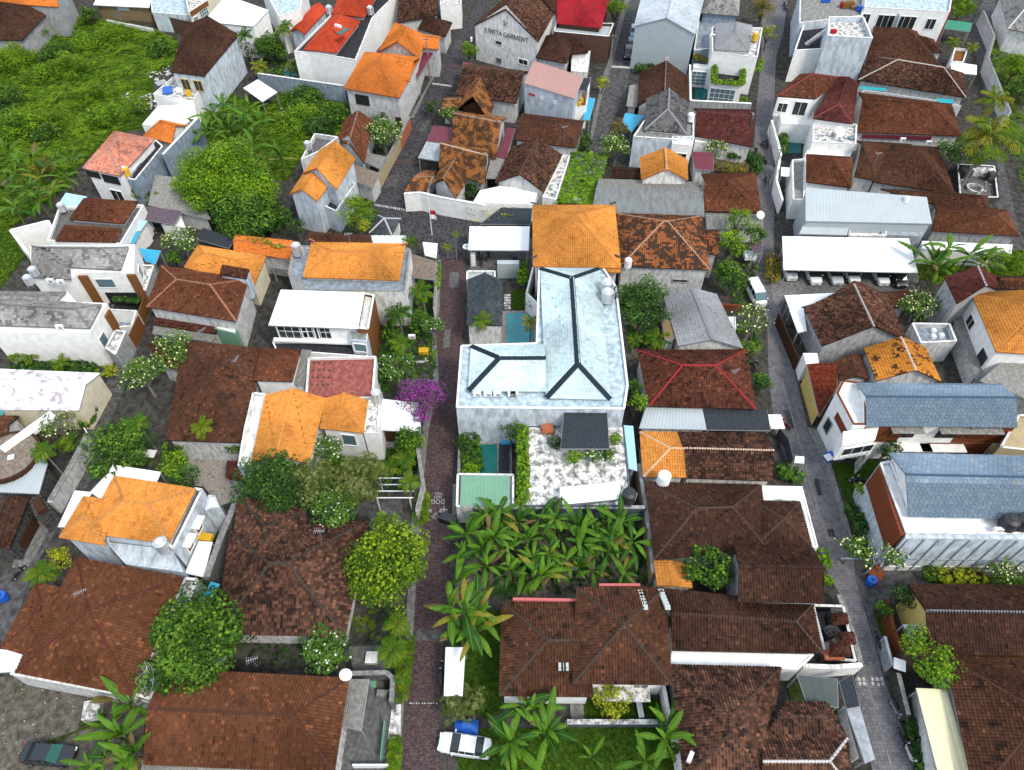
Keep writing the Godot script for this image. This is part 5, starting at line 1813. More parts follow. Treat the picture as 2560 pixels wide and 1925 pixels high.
	hedge("hedge","rust and green shrubs on the left terrace of the modern house","","rusty",[35.4,-138.6,34.1,-131.5,37.1,-130.5],1.2,1.2,3,"hedge")
	hedge("hedge","small green plants along the modern house front wall","","lime",[36.9,-122.7,42.2,-121.9],1.2,0.8,0,"hedge")
	hedge("hedge","slender green creepers at the lane corner of the modern house","","lime",[42.1,-127.2,44.7,-126.8,46,-130.8],1,0.8,3.2,"hedge")
	hm("tiled_house","dark brown curved gable house below the metal warehouse")
	hp([22.9,-125.3,31.3,-123.8,29.9,-115.6,21.2,-113.8],4,"dark","v","gg",30,0.4,"stained",0,0,Color(0.45,0.43,0.4))
	hm("fibre_canopy","weathered tan sheet roof left of the dark curved gable","canopy")
	cs([20.9,3.2,-122.4,22.5,3.2,-122.8,21.4,3,-115.4,19.7,3,-115.8],"fibre_pale",0.22)
	csw([20.9,3.2,-122.4,22.5,3.2,-122.8,21.4,3,-115.4,19.7,3,-115.8],0.3,"stained",0)
	hm("flat_roof_house","white house with a concrete deck under the dark grey pyramid roof")
	dk([21.3,-106.6,29.6,-108.7,28.5,-101.8,25,-101,19,-101.8],5.4,"concrete","pale_blue",0.3)
	wn("S",0.2,2.5,1.8,1.7)
	hp([22.3,-112.7,29.1,-111.6,27.3,-102.1,20.9,-103.2],6,"grey_dark","v","gh",32,0.3,"white_dirty",5.3,0,Color(0.25,0.25,0.25))
	back()
	dk([25.2,-102.3,28.7,-102,27.8,-99.5,24.9,-100],5.3,"white","white",0.2)
	wn("S",0.55,2.6,1.8,1.5)
	tank("white water tank right of the dark grey pyramid roof",28.6,5.6,-106.24,0.5,1.2,"white_plastic",0.2)
	hm("metal_awning","sky blue sheet canopy left of the dark grey pyramid roof","canopy")
	cs([19.2,3.2,-113.1,22.3,3.2,-112.3,19.7,2.9,-107.7,18.5,2.9,-111],"metal_blue",0.22)
	posts([19.2,3.2,-113.1,22.3,3.2,-112.3,19.7,2.9,-107.7,18.5,2.9,-111],0)
	hm("tiled_house","long maroon tile roof beside the right lane below the modern house")
	hp([30.8,-113.9,40.9,-113.5,38.3,-102.4,29.7,-105.6],3.5,"maroon","u","gg",22,0.35)
	hm("flat_roof_annex","small white flat roof in front of the long maroon roof")
	dk([30.1,-106.5,32.8,-106.4,32.4,-104.6,29.7,-104.8],2.8,"white","white",0.12)
	hm("metal_canopy","dark maroon sheet roof left of the rusty red hedge","canopy")
	cs([28.5,3.2,-101.6,32,3.2,-101.2,31.2,3,-96.6,28.5,3,-97.2],"metal_maroon",0.22)
	csw([28.5,3.2,-101.6,32,3.2,-101.2,31.2,3,-96.6,28.5,3,-97.2],0.3,"white_dirty",0)
	hm("tiled_pavilion","orange gabled pavilion with white edges above the long grey fibre roof")
	hp([19.7,-97.8,26.9,-97.1,26.2,-91.8,19.3,-91.9],4.6,"orange","v","gg",28,0.3,"white_dirty",0,0,Color(0.6,0.55,0.5))
	hm("tiled_house","low dark brown tile strip left of the orange gabled pavilion")
	hp([15.5,-97.3,19.9,-97,19.7,-94.1,15.1,-94.4],3.2,"dark","u","gg",20,0.2,"stained")
	hm("fibre_roof_hall","long weathered grey corrugated roof hall above the orange pyramid house","hall")
	cs([13.3,3.4,-94,28.2,3.4,-93.1,28.1,4.4,-89.1,12.5,4.4,-90.3],"fibre",0.22)
	csw([13.3,3.4,-94,28.2,3.4,-93.1,28.1,4.4,-89.1,12.5,4.4,-90.3],0.2,"stained",0)
	cs([12.5,4.4,-90.3,28.1,4.4,-89.1,27.7,3.4,-84.7,11.6,3.4,-85.9],"fibre_blue",0.22)
	hm("tiled_house","orange brown hipped roof at the right lane beside the grey fibre hall")
	hp([29,-95.1,37.3,-95.4,36.1,-85.6,27.8,-86],3.4,"redbrown","u","gh",22,0.4,"stained")
	hedge("hedge","clipped hedge turning rusty red beside the right lane","","rusty",[33.2,-100.6,37.4,-100.3],2.2,2.2,0,"hedge")
	hedge("hedge","dark green hedge row behind the rusty red hedge","","deep",[35.5,-104.2,39.9,-103.7,39,-99.3],2,1.8,0,"hedge")
	tree("garden_tree","frangipani tree in front of the long maroon roof",GF,"frangipani",32.9,-103,4,1.91)
	tree("garden_tree","rounded golden brown tree beside the sky blue canopy","","rusty",17.5,-107.2,5,1.43)
	tree("garden_tree","frangipani tree with sparse yellow flowers beside the side lane",GF,"frangipani",16.5,-102.1,5,2.39)
	hedge("hedge","green shrubs at the foot of the metal warehouse","","deep",[23.5,-132.9,26.7,-132.9],2,1.6,0,"hedge")
	tree("garden_tree","flowering shrub with pink and yellow blooms beside the side lane","","golden",16.4,-125.3,3,1.36)
	tree("garden_tree","dark shrub mass beside the side lane below the brown hipped house","","deep",12.1,-106.1,3,1.44)
	tree("garden_tree","orange green tree at the top edge beside the right lane","","rusty",50.8,-151.7,6,2.54)
	tree("garden_tree","yellow green tree beside the right lane under the modern house roof level","","golden",49.9,-141.9,4.5,1.7)
	tree("garden_tree","dark feathery tree at the top edge beside the crimson roof","","weedy",20.8,-149.7,6,2.25)
	car("black hatchback parked on the side lane below the blue one","parked cars",22.75,-139.67,-98,Color(0.012,0.013,0.016),"hatch","glass_dark",0)
	car("blue hatchback parked on the side lane behind the black one","parked cars",23.63,-142.91,-98,Color(0.05,0.12,0.17),"hatch","glass_dark",0)
	car("pale blue car parked beside the metal warehouse wall","parked cars",24.89,-148.63,-98,Color(0.4,0.52,0.56),"hatch","glass_dark",0)
	hm("vine_pergola","bright green creeper covering a flat pergola beside the orange pyramid house","pergola")
	wallp([9.6,-102.7,15.5,-101.7,13.6,-95.4,12.1,-89,6.9,-89.3],2.3,2.5,"concrete_dark","slab")
	cover("creeper","mat of bright yellow green creeper vines on the pergola","creeper",[9.6,-103,15.7,-101.8,13.6,-95.1,12.2,-88.7,6.5,-89,8.1,-95.4],9,"lime",0.5,0.9,2.5)
	hm("tiled_house","old dark brown roofed house below the lettered workshop")
	hp([-7.3,-128.2,3.2,-125.5,0.8,-114.8,-9.8,-117.6],4,"spotted","u","gg",25,0.4,"stained")
	hm("metal_awning","maroon sheet awning at the left end of the old dark brown roof","awning")
	cs([-9,3.4,-130.6,-6.6,3.4,-129.6,-6.8,3,-127.3,-9.2,3,-126.6],"metal_maroon",0.22)
	posts([-9,3.4,-130.6,-6.6,3.4,-129.6,-6.8,3,-127.3,-9.2,3,-126.6],0)
	hm("tiled_pavilion","steep little gabled pavilion with spotted orange tiles above the flowering shrub")
	hp([-7.7,-122,-3.1,-114.5,-4,-110.4,-9,-113.9],3.6,"mottled","v","gg",40,0.5,"wood_dark")
	back()
	hp([-11.5,-118.4,-7.9,-119,-9,-115,-12,-115],3,"mottled","u","gg",18,0.3,"stained")
	hm("boundary_wall","dark bamboo screen fence right of the steep little pavilion","wall")
	wl([-3.4,-117.6,0.7,-117.2],2,0.1,"bamboo","",0)
	hm("tiled_house","upper spotted orange roof between two maroon side roofs")
	hp([-9.2,-113.1,-1,-111.1,-2.5,-99.2,-9.7,-102.8],3.4,"mottled","u","gg",26,0.3,"stained",0,0,Color(0.45,0.36,0.28))
	hm("metal_canopy","maroon sheet roof left of the upper spotted orange roof","canopy")
	cs([-13,3.2,-109.2,-9.1,3.2,-108.5,-9.7,3,-104.2,-13.9,3,-104.8],"metal_maroon",0.22)
	csw([-13,3.2,-109.2,-9.1,3.2,-108.5,-9.7,3,-104.2,-13.9,3,-104.8],0.3,"stained",0)
	hm("metal_canopy","maroon sheet roof right of the upper spotted orange roof","canopy")
	cs([-0.8,3.2,-108.6,0.6,3.2,-108.3,-1.1,3,-99.5,-2.4,3,-100.5],"metal_maroon",0.22)
	csw([-0.8,3.2,-108.6,0.6,3.2,-108.3,-1.1,3,-99.5,-2.4,3,-100.5],0.3,"stained",0)
	hm("tiled_house","lower spotted orange roof above the white curved street wall")
	hp([-11.1,-104,-3.3,-101.6,-4.2,-92.5,-11.3,-96.8],3.4,"mottled","u","gg",26,0.3,"stained",0,0,Color(0.45,0.36,0.28))
	hm("metal_canopy","grey sheet canopy left of the lower spotted orange roof","canopy")
	cs([-13.9,3,-104.7,-11,3,-104,-11.4,2.8,-99.5,-14.9,2.8,-100.5],"metal_grey",0.22)
	posts([-13.9,3,-104.7,-11,3,-104,-11.4,2.8,-99.5,-14.9,2.8,-100.5],0)
	hm("metal_canopy","grey slatted canopy right of the lower spotted orange roof","canopy")
	cs([-3.3,3,-100.5,-0.7,3,-99.5,-2.3,2.8,-94.9,-4,2.8,-95],"fibre_pale",0.22)
	posts([-3.3,3,-100.5,-0.7,3,-99.5,-2.3,2.8,-94.9,-4,2.8,-95],0)
	hm("tiled_pavilion","small spotted gable at the street corner above the white curved wall")
	hp([-10.5,-98.3,-6.8,-93.5,-8.3,-88.9,-12,-92.6],3.4,"mottled","v","gg",38,0.4,"stained")
	back()
	hp([-13.4,-96.5,-11.7,-96.5,-12.8,-91.3,-16.2,-91.3],3,"mottled","u","gg",16,0.3,"stained")
	hm("boundary_wall","curved white compound wall facing the paved junction","wall")
	wl([-16,-90.5,-13.7,-90.7,-10.8,-89.6,-4.1,-87.7],3.2,0.3,"white","white_dirty",0)
	tree("garden_tree","dark shrubs in the little yard right of the street corner gable","","deep",-5.8,-93.6,3,1.83)
	tree("garden_tree","frangipani bush with pale yellow flowers left of the upper spotted roof",GF,"frangipani",-10.5,-114.1,3.5,2.03)
	tree("garden_tree","dark green bush at the lane edge left of the steep little pavilion","","deep",-13.9,-117.3,3,1.42)
	tree("garden_tree","leafy tree at the left foot of the lettered workshop","","weedy",-8.2,-135.7,4,1.78)
	bike("scooter left of the pair on the right lane beside the pool house wall",42.2,-107.95,100)
	bike("scooter right of the pair on the right lane beside the pool house wall",42.84,-108.31,95)
	bike("scooter below the pair on the right lane beside the pool house wall",41.38,-103.37,100)
	bike("scooter lowest of the four on the right lane beside the pool house wall",40.4,-97.71,95)
	bike("scooter upper of the two at the top edge of the right lane",58.66,-161.65,95)
	bike("scooter lower of the two at the top edge of the right lane",58.49,-159.88,95)

func build_right_top() -> void:
	hm("flat_roof_house","concrete roofed house with laundry and clutter at the top edge beside the right lane")
	dk([58.2,-154,70.7,-152.8,67.2,-142.5,54.3,-139.3],6,"concrete","pale_blue")
	bx("laundry_rack",65.69,6.1,-147.15,2.4,1,1,10,"wood")
	bx("red_bin",64.75,6.1,-147.15,0.8,0.8,0.8,0,"red_paint")
	bx("blue_crate",67.56,6.1,-145.55,0.8,1,0.8,0,"blue_plastic")
	bx("blue_crate",62.24,6.1,-149.61,1.6,0.6,0.8,0,"blue_plastic")
	bx("sheet_pile",66.88,6.1,-147.15,1.6,0.5,1.6,20,"bamboo")
	hm("flat_roof_house","tall pale blue house with a littered roof deck")
	dk([57.7,-135.1,64,-135.1,63,-126.7,55.4,-127.7],8.6,"concrete_pale","pale_blue",0.9,0,"white")
	bx("red_box",57.52,8.7,-130.65,0.9,0.5,0.7,0,"red_paint")
	hm("stair_block","lower pale blue block with a roof staircase left of the littered deck")
	dk([56,-141.3,60.5,-140.6,56.8,-130.4,51.2,-129.7],5,"charcoal","white",0.9,0,"white")
	bx("stair_step",54.78,5,-133.85,0.7,0.34,0.5,0,"white_dirty")
	bx("stair_step",55.08,5.34,-133.79,0.7,0.34,0.5,0,"white_dirty")
	bx("stair_step",55.38,5.68,-133.73,0.7,0.34,0.5,0,"white_dirty")
	bx("stair_step",55.68,6.02,-133.66,0.7,0.34,0.5,0,"white_dirty")
	bx("stair_step",55.97,6.36,-133.59,0.7,0.34,0.5,0,"white_dirty")
	bx("stair_step",56.26,6.7,-133.52,0.7,0.34,0.5,0,"white_dirty")
	bx("stair_step",56.55,7.04,-133.44,0.7,0.34,0.5,0,"white_dirty")
	bx("stair_step",56.83,7.38,-133.37,0.7,0.34,0.5,0,"white_dirty")
	bx("stair_step",57.11,7.72,-133.28,0.7,0.34,0.5,0,"white_dirty")
	hm("balcony_house","white balcony house with red end wall and dark sliding doors at the top edge")
	dk([70.3,-151.2,87,-150,83.3,-142,67.8,-144.1],7,"deck_sky","white",0.4)
	wn("S",0.06,4.2,1.5,2)
	wn("S",0.3,3.6,3.2,2.6,"white","glass_dark",3)
	wn("S",0.55,3.6,3.4,2.6,"white","glass_dark",3)
	wn("S",0.84,4,1.8,2)
	wn("S",0.28,0.6,2.4,2)
	wn("S",0.52,0.6,3,2,"white","glass_dark",3)
	pn("S",0.3,2.9,3.6,0.12,1.2,"white","balcony")
	pn("S",0.57,2.9,3.6,0.12,1.2,"white","balcony")
	pn("S",0.43,0.5,0.25,6.2,1.2,"pale_blue","divider_wall")
	pn("E",0.8,0.3,2.4,6.9,0.25,"red_paint","red_wall")
	hm("metal_awning","long green sheet awning right of the white balcony house","awning")
	cs([87,3.4,-147.8,91.4,3.4,-146.5,90,3,-143.6,85.4,3,-145],"metal_brightgreen",0.22)
	posts([87,3.4,-147.8,91.4,3.4,-146.5,90,3,-143.6,85.4,3,-145],0)
	hm("tiled_house","large dark brown roof right of the tall pale blue wall")
	hp([70.6,-143.3,78.2,-141.3,77.7,-126.8,64.8,-129.5],4,"brown","u","hh",24,0.4,"stained")
	back()
	hp([76.5,-141,80.2,-138,80,-132.7,73.1,-133.2],4,"brown","u","gh",20,0.3,"stained")
	hm("tiled_house","long spotted brown hipped roof above the turquoise edged gutter")
	hp([66.3,-132.2,81.3,-125.9,78.4,-117.4,61.7,-123.5],3.6,"spotted","u","hh",27,0.4,"stained",0,0,Color(0.5,0.45,0.4))
	hm("flat_roof_strip","narrow concrete roof strip with turquoise stains between two brown roofs","roof")
	dk([62.2,-121,75.9,-116.8,77.2,-115.6,60.5,-119.2],3,"concrete","stained",0.12)
	bx("turquoise_sheet",63.82,3.1,-121.37,4.4,0.04,1,-8,"metal_turquoise")
	bx("turquoise_sheet",74.99,3.1,-117.2,2.6,0.04,1.4,-8,"metal_turquoise")
	hm("tiled_house","long plain reddish brown roof left of the coconut palm")
	hp([60.3,-119.1,75,-115.1,72.7,-105.4,56.2,-106.5],3.6,"redbrown","u","gh",22,0.35,"stained")
	pn("S",0.4,2.6,11,0.5,0.3,"metal_maroon","fascia")
	ac("air conditioner at the eave of the long reddish brown roof on the left",63.2,3,-104.69,0)
	ac("air conditioner at the eave of the long reddish brown roof on the right",67.06,3,-103.82,0)
	hm("tiled_house","white house with two dark red hipped roofs beside the right lane")
	hp([49.5,-119.9,56.6,-118.8,50.2,-112,43.8,-112.8],6.4,"redbrown","u","hh",26,0.35,"white",0,0,Color(0.22,0.06,0.06))
	hp([55.6,-119,58.5,-116.9,53.8,-104.1,47.9,-105.7],6.5,"maroon","v","hh",28,0.35,"white",0,0,Color(0.22,0.06,0.06))
	hm("roof_terrace","white terrace with tall windows below the dark red hipped roofs","terrace")
	dk([46.2,-118.3,52.1,-117.1,49.8,-108.8,44.7,-109.4],3,"white","white",0.4)
	back()
	wallp([44.2,-112.9,49.7,-111.9,49.6,-111.6,44.1,-112.6],3,6.2,"white","wall")
	wn("S",0.7,3.5,2.2,2.4)
	wn("S",0.2,3.8,1.6,1.6)
	hm("swimming_pool","dark teal courtyard pool below the white terrace","swimming pool")
	wallp([46.2,-109.4,49,-109.1,48,-105.8,45.1,-106],0,0.15,"pool_teal","water")
	hedge("hedge","green courtyard plants left of the dark teal pool","","broad",[46.3,-112.3,44.4,-104.7],2.4,1.4,0,"hedge")
	hm("roof_terrace","concrete plant deck crowded with air conditioner units","terrace")
	dk([48.9,-107.6,55.5,-106,53.6,-100.4,47,-100.9],5,"concrete_pale","white",0.3)
	ac("air conditioner at the back left of the crowded plant deck",52.28,5.1,-106.17,10)
	ac("air conditioner at the back right of the crowded plant deck",53.39,5.1,-105.99,10)
	ac("air conditioner at the left front of the crowded plant deck",50.47,5.1,-103.18,30)
	ac("air conditioner in the middle of the crowded plant deck",51.22,5.1,-101.8,0)
	dish("round white dish on the crowded plant deck",51.49,5.1,-102.7,0.8,20,"white_plastic",false)
	bx("solar_panel",53.22,5.2,-101.62,1,0.1,0.8,0,"glass_blue")
	hm("flat_roof_house","white slab roof with a ladder below the crowded plant deck")
	dk([48.2,-103.3,54.9,-103,53,-99.4,46.1,-100.1],3.6,"white","white",0.12)
	hm("tiled_house","big dark brown hipped house below the long reddish roof")
	hp([58.2,-103.2,67.8,-102,65.6,-89.8,54.4,-92.9],3.6,"brown","u","hh",28,0.4,"stained")
	hm("tiled_house","dark brown hipped wing left of the big dark brown hipped house")
	hp([55.3,-103.7,63.8,-102.7,54.9,-93.1,52,-94],3.7,"brown","u","gh",24,0.35,"stained")
	aerial("white aerial on the dark brown hipped wing",54.98,5,-95.37,2,10)
	hm("tiled_house","small square brown pyramid roofed house behind the silver corrugated hall")
	hp([45.2,-97.6,52,-96.8,49.5,-89.1,43.3,-90.5],5.2,"redbrown","u","hh",27,0.35,"white")
	hm("metal_roof_hall","silver corrugated hall roof above the white carport","hall")
	cs([41.9,6.6,-87.1,58.4,6.6,-84.9,58.4,5,-81,41,5,-81.6],"metal_pale",0.45)
	csw([41.9,6.6,-87.1,58.4,6.6,-84.9,58.4,5,-81,41,5,-81.6],0.15,"metal_pale",0)
	back()
	dk([48.2,-83.3,53.5,-83.1,52.5,-80.4,47.2,-80.3],3,"white_dirty","white_dirty",0.4)
	back()
	wallp([53.5,-83,59.3,-82.7,57.4,-80.2,51.8,-80.7],0,3.4,"metal_grey","wall")
	hm("metal_canopy","lower silver sheet roof at the front left of the silver hall","canopy")
	cs([41.3,4.2,-82.4,47.6,4.2,-82.2,47,3.4,-80.5,40.4,3.4,-80.8],"metal_pale",0.45)
	csw([41.3,4.2,-82.4,47.6,4.2,-82.2,47,3.4,-80.5,40.4,3.4,-80.8],0.3,"metal_pale",0)
	tank("small white ventilator drum on the silver hall roof",55.39,6,-84.36,0.35,0.8,"white_plastic",0.2)
	hm("tiled_house","dark brown strip roof behind the orange brown long roof")
	hp([55,-91,70.2,-89.1,69.1,-86,61.1,-87.6],3.6,"brown","u","hh",22,0.3,"stained")
	hm("tiled_house","long orange brown roof beside the far right lane")
	hp([61.6,-87.5,71.7,-85.9,70.8,-80,59,-81.2],3.6,"rust","u","gh",22,0.35,"plaster")
	hm("carport","long white sheet carport with cars parked under its front","carport")
	cs([37.7,3.7,-79.9,55.2,3.7,-79.4,54.5,3,-73.1,36.6,3,-73.7],"metal_white",0.3)
	posts([37.7,3.7,-79.9,55.2,3.7,-79.4,54.5,3,-73.1,36.6,3,-73.7],0)
	hm("boundary_wall","pale grey back wall of the long white carport","wall")
	wl([38.2,-79.4,55.4,-78.7],2.6,0.2,"stained","",0)
	car("white car at the left end under the carport","cars under the carport",38.7,-76.46,-90,Color(0.72,0.73,0.73),"hatch","glass_dark",0)
	car("white car second from left under the carport","cars under the carport",41.82,-75.59,-90,Color(0.75,0.75,0.74),"hatch","glass_dark",0)
	car("silver car third from left under the carport","cars under the carport",44.81,-75.84,-90,Color(0.45,0.47,0.49),"sedan","glass_dark",0)
	car("pale silver car in the middle of the carport","cars under the carport",47.18,-75.84,-90,Color(0.6,0.62,0.62),"hatch","glass_dark",0)
	car("white car right of the carport middle","cars under the carport",51.09,-75.47,-90,Color(0.66,0.66,0.66),"hatch","glass_dark",0)
	car("black car at the right end under the carport","cars under the carport",53.37,-74.97,-90,Color(0.015,0.016,0.02),"hatch","glass_dark",0)
	hm("flat_roof_annex","row of low white flat roofs behind the banana clump","outbuilding")
	dk([57.7,-80.1,70.1,-79.3,69.1,-77.4,57,-78.4],2.6,"white","white",0.12)
	hm("tiled_house","brown gabled house with grey gable wall at the right edge")
	hp([54.7,-68.4,61.2,-68.5,60.6,-66.1,54.4,-63.6],6.4,"maroon","v","gg",30,0.15,"plaster",0,0,Color(0.6,0.6,0.6))
	hm("tiled_house","dark brown roof behind the large orange roof at the right edge")
	hp([61.3,-68.8,69.6,-68.6,68.5,-66.3,60.9,-66.5],6.2,"brown","u","gg",26,0.3,"stained",0,0,Color(0.5,0.18,0.06))
	hm("tiled_house","large orange roofed two storey house at the right edge")
	hp([56.9,-65.4,70.3,-66.5,66.3,-54.7,55.8,-55.7],6.4,"orange","u","hh",26,0.3,"white")
	wn("W",0.25,3.2,1.8,1.6)
	wn("W",0.85,3,1.6,1.4,"iron")
	hm("side_passage","stained grey sheet roofed passage beside the large orange house","passage roof")
	cs([55.9,3,-64.4,58,3,-65,57.1,2.8,-56.7,54.8,2.8,-54.6],"fibre",0.22)
	csw([55.9,3,-64.4,58,3,-65,57.1,2.8,-56.7,54.8,2.8,-54.6],0.3,"stained",0)
	hm("roof_terrace","small blue floored terrace with white parapet and pots","terrace")
	dk([49.8,-63,54.5,-62.9,54.2,-59.9,49.7,-59.6],3,"deck_blue","stained",0.7)
	bx("plant_pot",52.33,3.05,-62.03,0.5,0.5,0.5,0,"white_plastic")
	bx("plant_pot",51.94,3.05,-61.01,0.5,0.5,0.5,0,"white_plastic")
	bx("plant_pot",52.99,3.05,-61.21,0.5,0.5,0.5,0,"white_plastic")
	hm("fibre_roof_house","grey sheet roofed house at the right edge below the orange house")
	cs([59.1,4.6,-57.1,65.4,4.6,-55.1,62.3,4,-48.2,54.2,4,-53.4],"fibre_pale",0.22)
	csw([59.1,4.6,-57.1,65.4,4.6,-55.1,62.3,4,-48.2,54.2,4,-53.4],0.3,"stained",0)
	hm("tiled_house","big mottled dark brown gabled house beside the carport yard")
	hp([36.9,-65.3,48.1,-68,47.9,-59.8,37.4,-58.8],4,"spotted","v","gg",28,0.35,"plaster",0,0,Color(0.35,0.33,0.3))
	back()
	hp([41.7,-68.1,45.6,-69.4,47.9,-67.1,42,-65.9],4.3,"spotted","v","gg",24,0.3,"plaster")
	back()
	hp([48.3,-69.2,52,-69.7,51,-67,48.7,-66.1],3,"brown","u","gg",18,0.2,"stained")
	hm("metal_canopy","white sheet canopy wrapping the left of the mottled gabled house","canopy")
	cs([35.4,3.2,-68.5,42.2,3.2,-69,42.2,3,-68.2,35.6,3,-66.1],"metal_white",0.22)
	posts([35.4,3.2,-68.5,42.2,3.2,-69,42.2,3,-68.2,35.6,3,-66.1],0)
	cs([35.5,3,-67.2,37.4,3,-66.3,36.9,2.8,-62.5,35.7,2.8,-62.2],"metal_white",0.22)
	posts([35.5,3,-67.2,37.4,3,-66.3,36.9,2.8,-62.5,35.7,2.8,-62.2],0)
	hm("tiled_house","gabled house with orange tiles flecked black above the slate roofed villa")
	hp([42.2,-58.3,49.5,-58.4,49.4,-53.1,42.1,-53.2],4.2,"orange_spotted","v","gg",28,0.35,"stained",0,0,Color(0.5,0.46,0.42))
	hm("tiled_house","dark brown roof left of the flecked orange gable","roof")
	hp([38.6,-56.9,42,-58,41.7,-54,38.4,-53.9],3.4,"brown","v","gg",22,0.3,"stained")
	hm("metal_canopy","rust red sheet roof with yellow wall beside the right lane","canopy")
	cs([35,3.6,-56.3,38.8,3.6,-56.6,37.9,3,-53.2,34.7,3,-49],"metal_rust",0.22)
	csw([35,3.6,-56.3,38.8,3.6,-56.6,37.9,3,-53.2,34.7,3,-49],0.3,"yellow_wall",0)
	hm("flat_roof_annex","small white box roof behind the rust red sheet roof","outbuilding")
	dk([35.3,-58.5,37,-58.5,36.8,-57,35.2,-56.7],3,"white","white",0.12)
	hm("boundary_wall","dark slatted gate fence left of the mottled gabled house","wall")
	wl([34.6,-66.5,35.1,-58.6],2,0.12,"wood_dark","",0)
	bike("dark scooter behind the black slatted fence near the right lane",36.8,-66.65,70)
	banana("banana plant at the left of the clump behind the carport",B0,55.93,-73.78,4.2,9,0,1.3,0.1)
	banana("banana plant in the middle of the clump behind the carport",B0,58.39,-75.29,5,10,0,1.3,0.1)
	banana("banana plant at the right of the clump behind the carport",B0,61.28,-74.78,4.6,10,0,1.3,0.1)
	banana("banana plant at the front of the clump behind the carport",B0,57.21,-73.03,3.6,8,0,1.2,0.1)
	banana("banana plant at the far right of the clump beside the low white roofs",B0,63.03,-73.76,3.8,9,0,1.2,0.1)
	tree("garden_tree","dense green tree at the right edge behind the banana clump","","weedy",66.4,-73.9,5,2.52)
	tree("garden_tree","frangipani tree with yellow flowers right of the mottled gabled house",GF,"frangipani",52.3,-66.8,4.5,2.41)
	tree("garden_tree","ragged bushes at the right edge above the orange house","","broad",68.6,-73.2,4.5,1.84)
	hedge("hedge","dark hedge beside the right lane left of the carport","","rusty",[36.8,-78.5,35.7,-74],2.4,2,0,"hedge")
	palm("tall coconut palm with long golden fronds beside the far right lane",70.52,-95.95,9,4.81,20,2,"coconut_palm")
	palm("second coconut palm crown behind the tall coconut palm",76.99,-108.72,8,2.89,14,2,"coconut_palm")
	tree("garden_tree","frangipani tree with white flowers below the coconut palm on its left",GF,"frangipani_white",70.5,-101.1,5,2.77)
	tree("garden_tree","frangipani tree with pink white flowers under the coconut palm",GF,"frangipani_white",74.1,-99.9,4.5,1.97)
	palm("bright yellow green palm beside the white gate pillars on the left",83.76,-137.04,4,1.71,12,2)
	palm("bright yellow green palm beside the white gate pillars on the right",86.51,-135.11,4,1.47,12,2)
	tree("garden_tree","dark tree mass at the top edge right of the balcony house","","weedy",92.1,-153.4,5,2.82)
	tree("garden_tree","leafy tree at the right edge beyond the far lane wall","","weedy",92.1,-128.5,5,2.97)
	tree("garden_tree","low tree at the right edge below the far lane wall","","broad",91,-122.1,4,2.68)
	hm("tiled_house","brown grey roofed house in the top right corner beyond the far lane")
	hp([101,-157.8,113.3,-156.6,104.2,-136.9,95.7,-141.4],4.5,"grey","u","hh",25,0.6,"white_dirty",0,0,Color(0.6,0.6,0.58))
	hm("boundary_wall","grey concrete wall along the right of the far lane","wall")
	wl([96.8,-153.3,94.3,-142.1,89.4,-133.3,85.1,-114.2],2.8,0.3,"stained","concrete",0)
	hm("entrance_gate","white roofed entrance gate between the two yellow green palms","gate")
	dk([83.9,-136.1,86.1,-135.4,83.2,-130.3,81.1,-130.7],3,"wood","white",0.4)
	cs([81.9,2.8,-131.9,86.1,2.8,-130.5,84.8,2.6,-127.3,80.5,2.6,-128.3],"metal_white",0.22)
	posts([81.9,2.8,-131.9,86.1,2.8,-130.5,84.8,2.6,-127.3,80.5,2.6,-128.3],0)
	hm("sculpture_court","stone carver's walled court with pale slabs below the frangipani","yard")
	dk([72,-101.6,77.8,-101.1,74.8,-92.7,68.9,-92.7],0.3,"concrete_dark","stone_dark",0.6)
	bx("stone_slab",75.05,0.4,-99.49,3.6,0.9,1.4,-8,"concrete_pale")
	bx("stone_block",72.22,0.4,-99.16,1.6,1.2,1.6,20,"stone_dark")
	bx("stone_block",75.72,0.4,-97.86,1,1.4,1,0,"stone_dark")
	hm("stone_ring","round stone basin ring in the carver's court","basin","",Vector3(72.5,0,-95.5))
	stone_ring(72.45,-95.49)
	stones("stone_pieces","loose pale carved stones strewn over the carver's court","stones",[72.6,-101.9,78.3,-101.6,75.4,-93.8,69.7,-93.8],1.2,0.15,0.5,Color(0.18, 0.17, 0.16),Color(0.42, 0.4, 0.37),0.35)

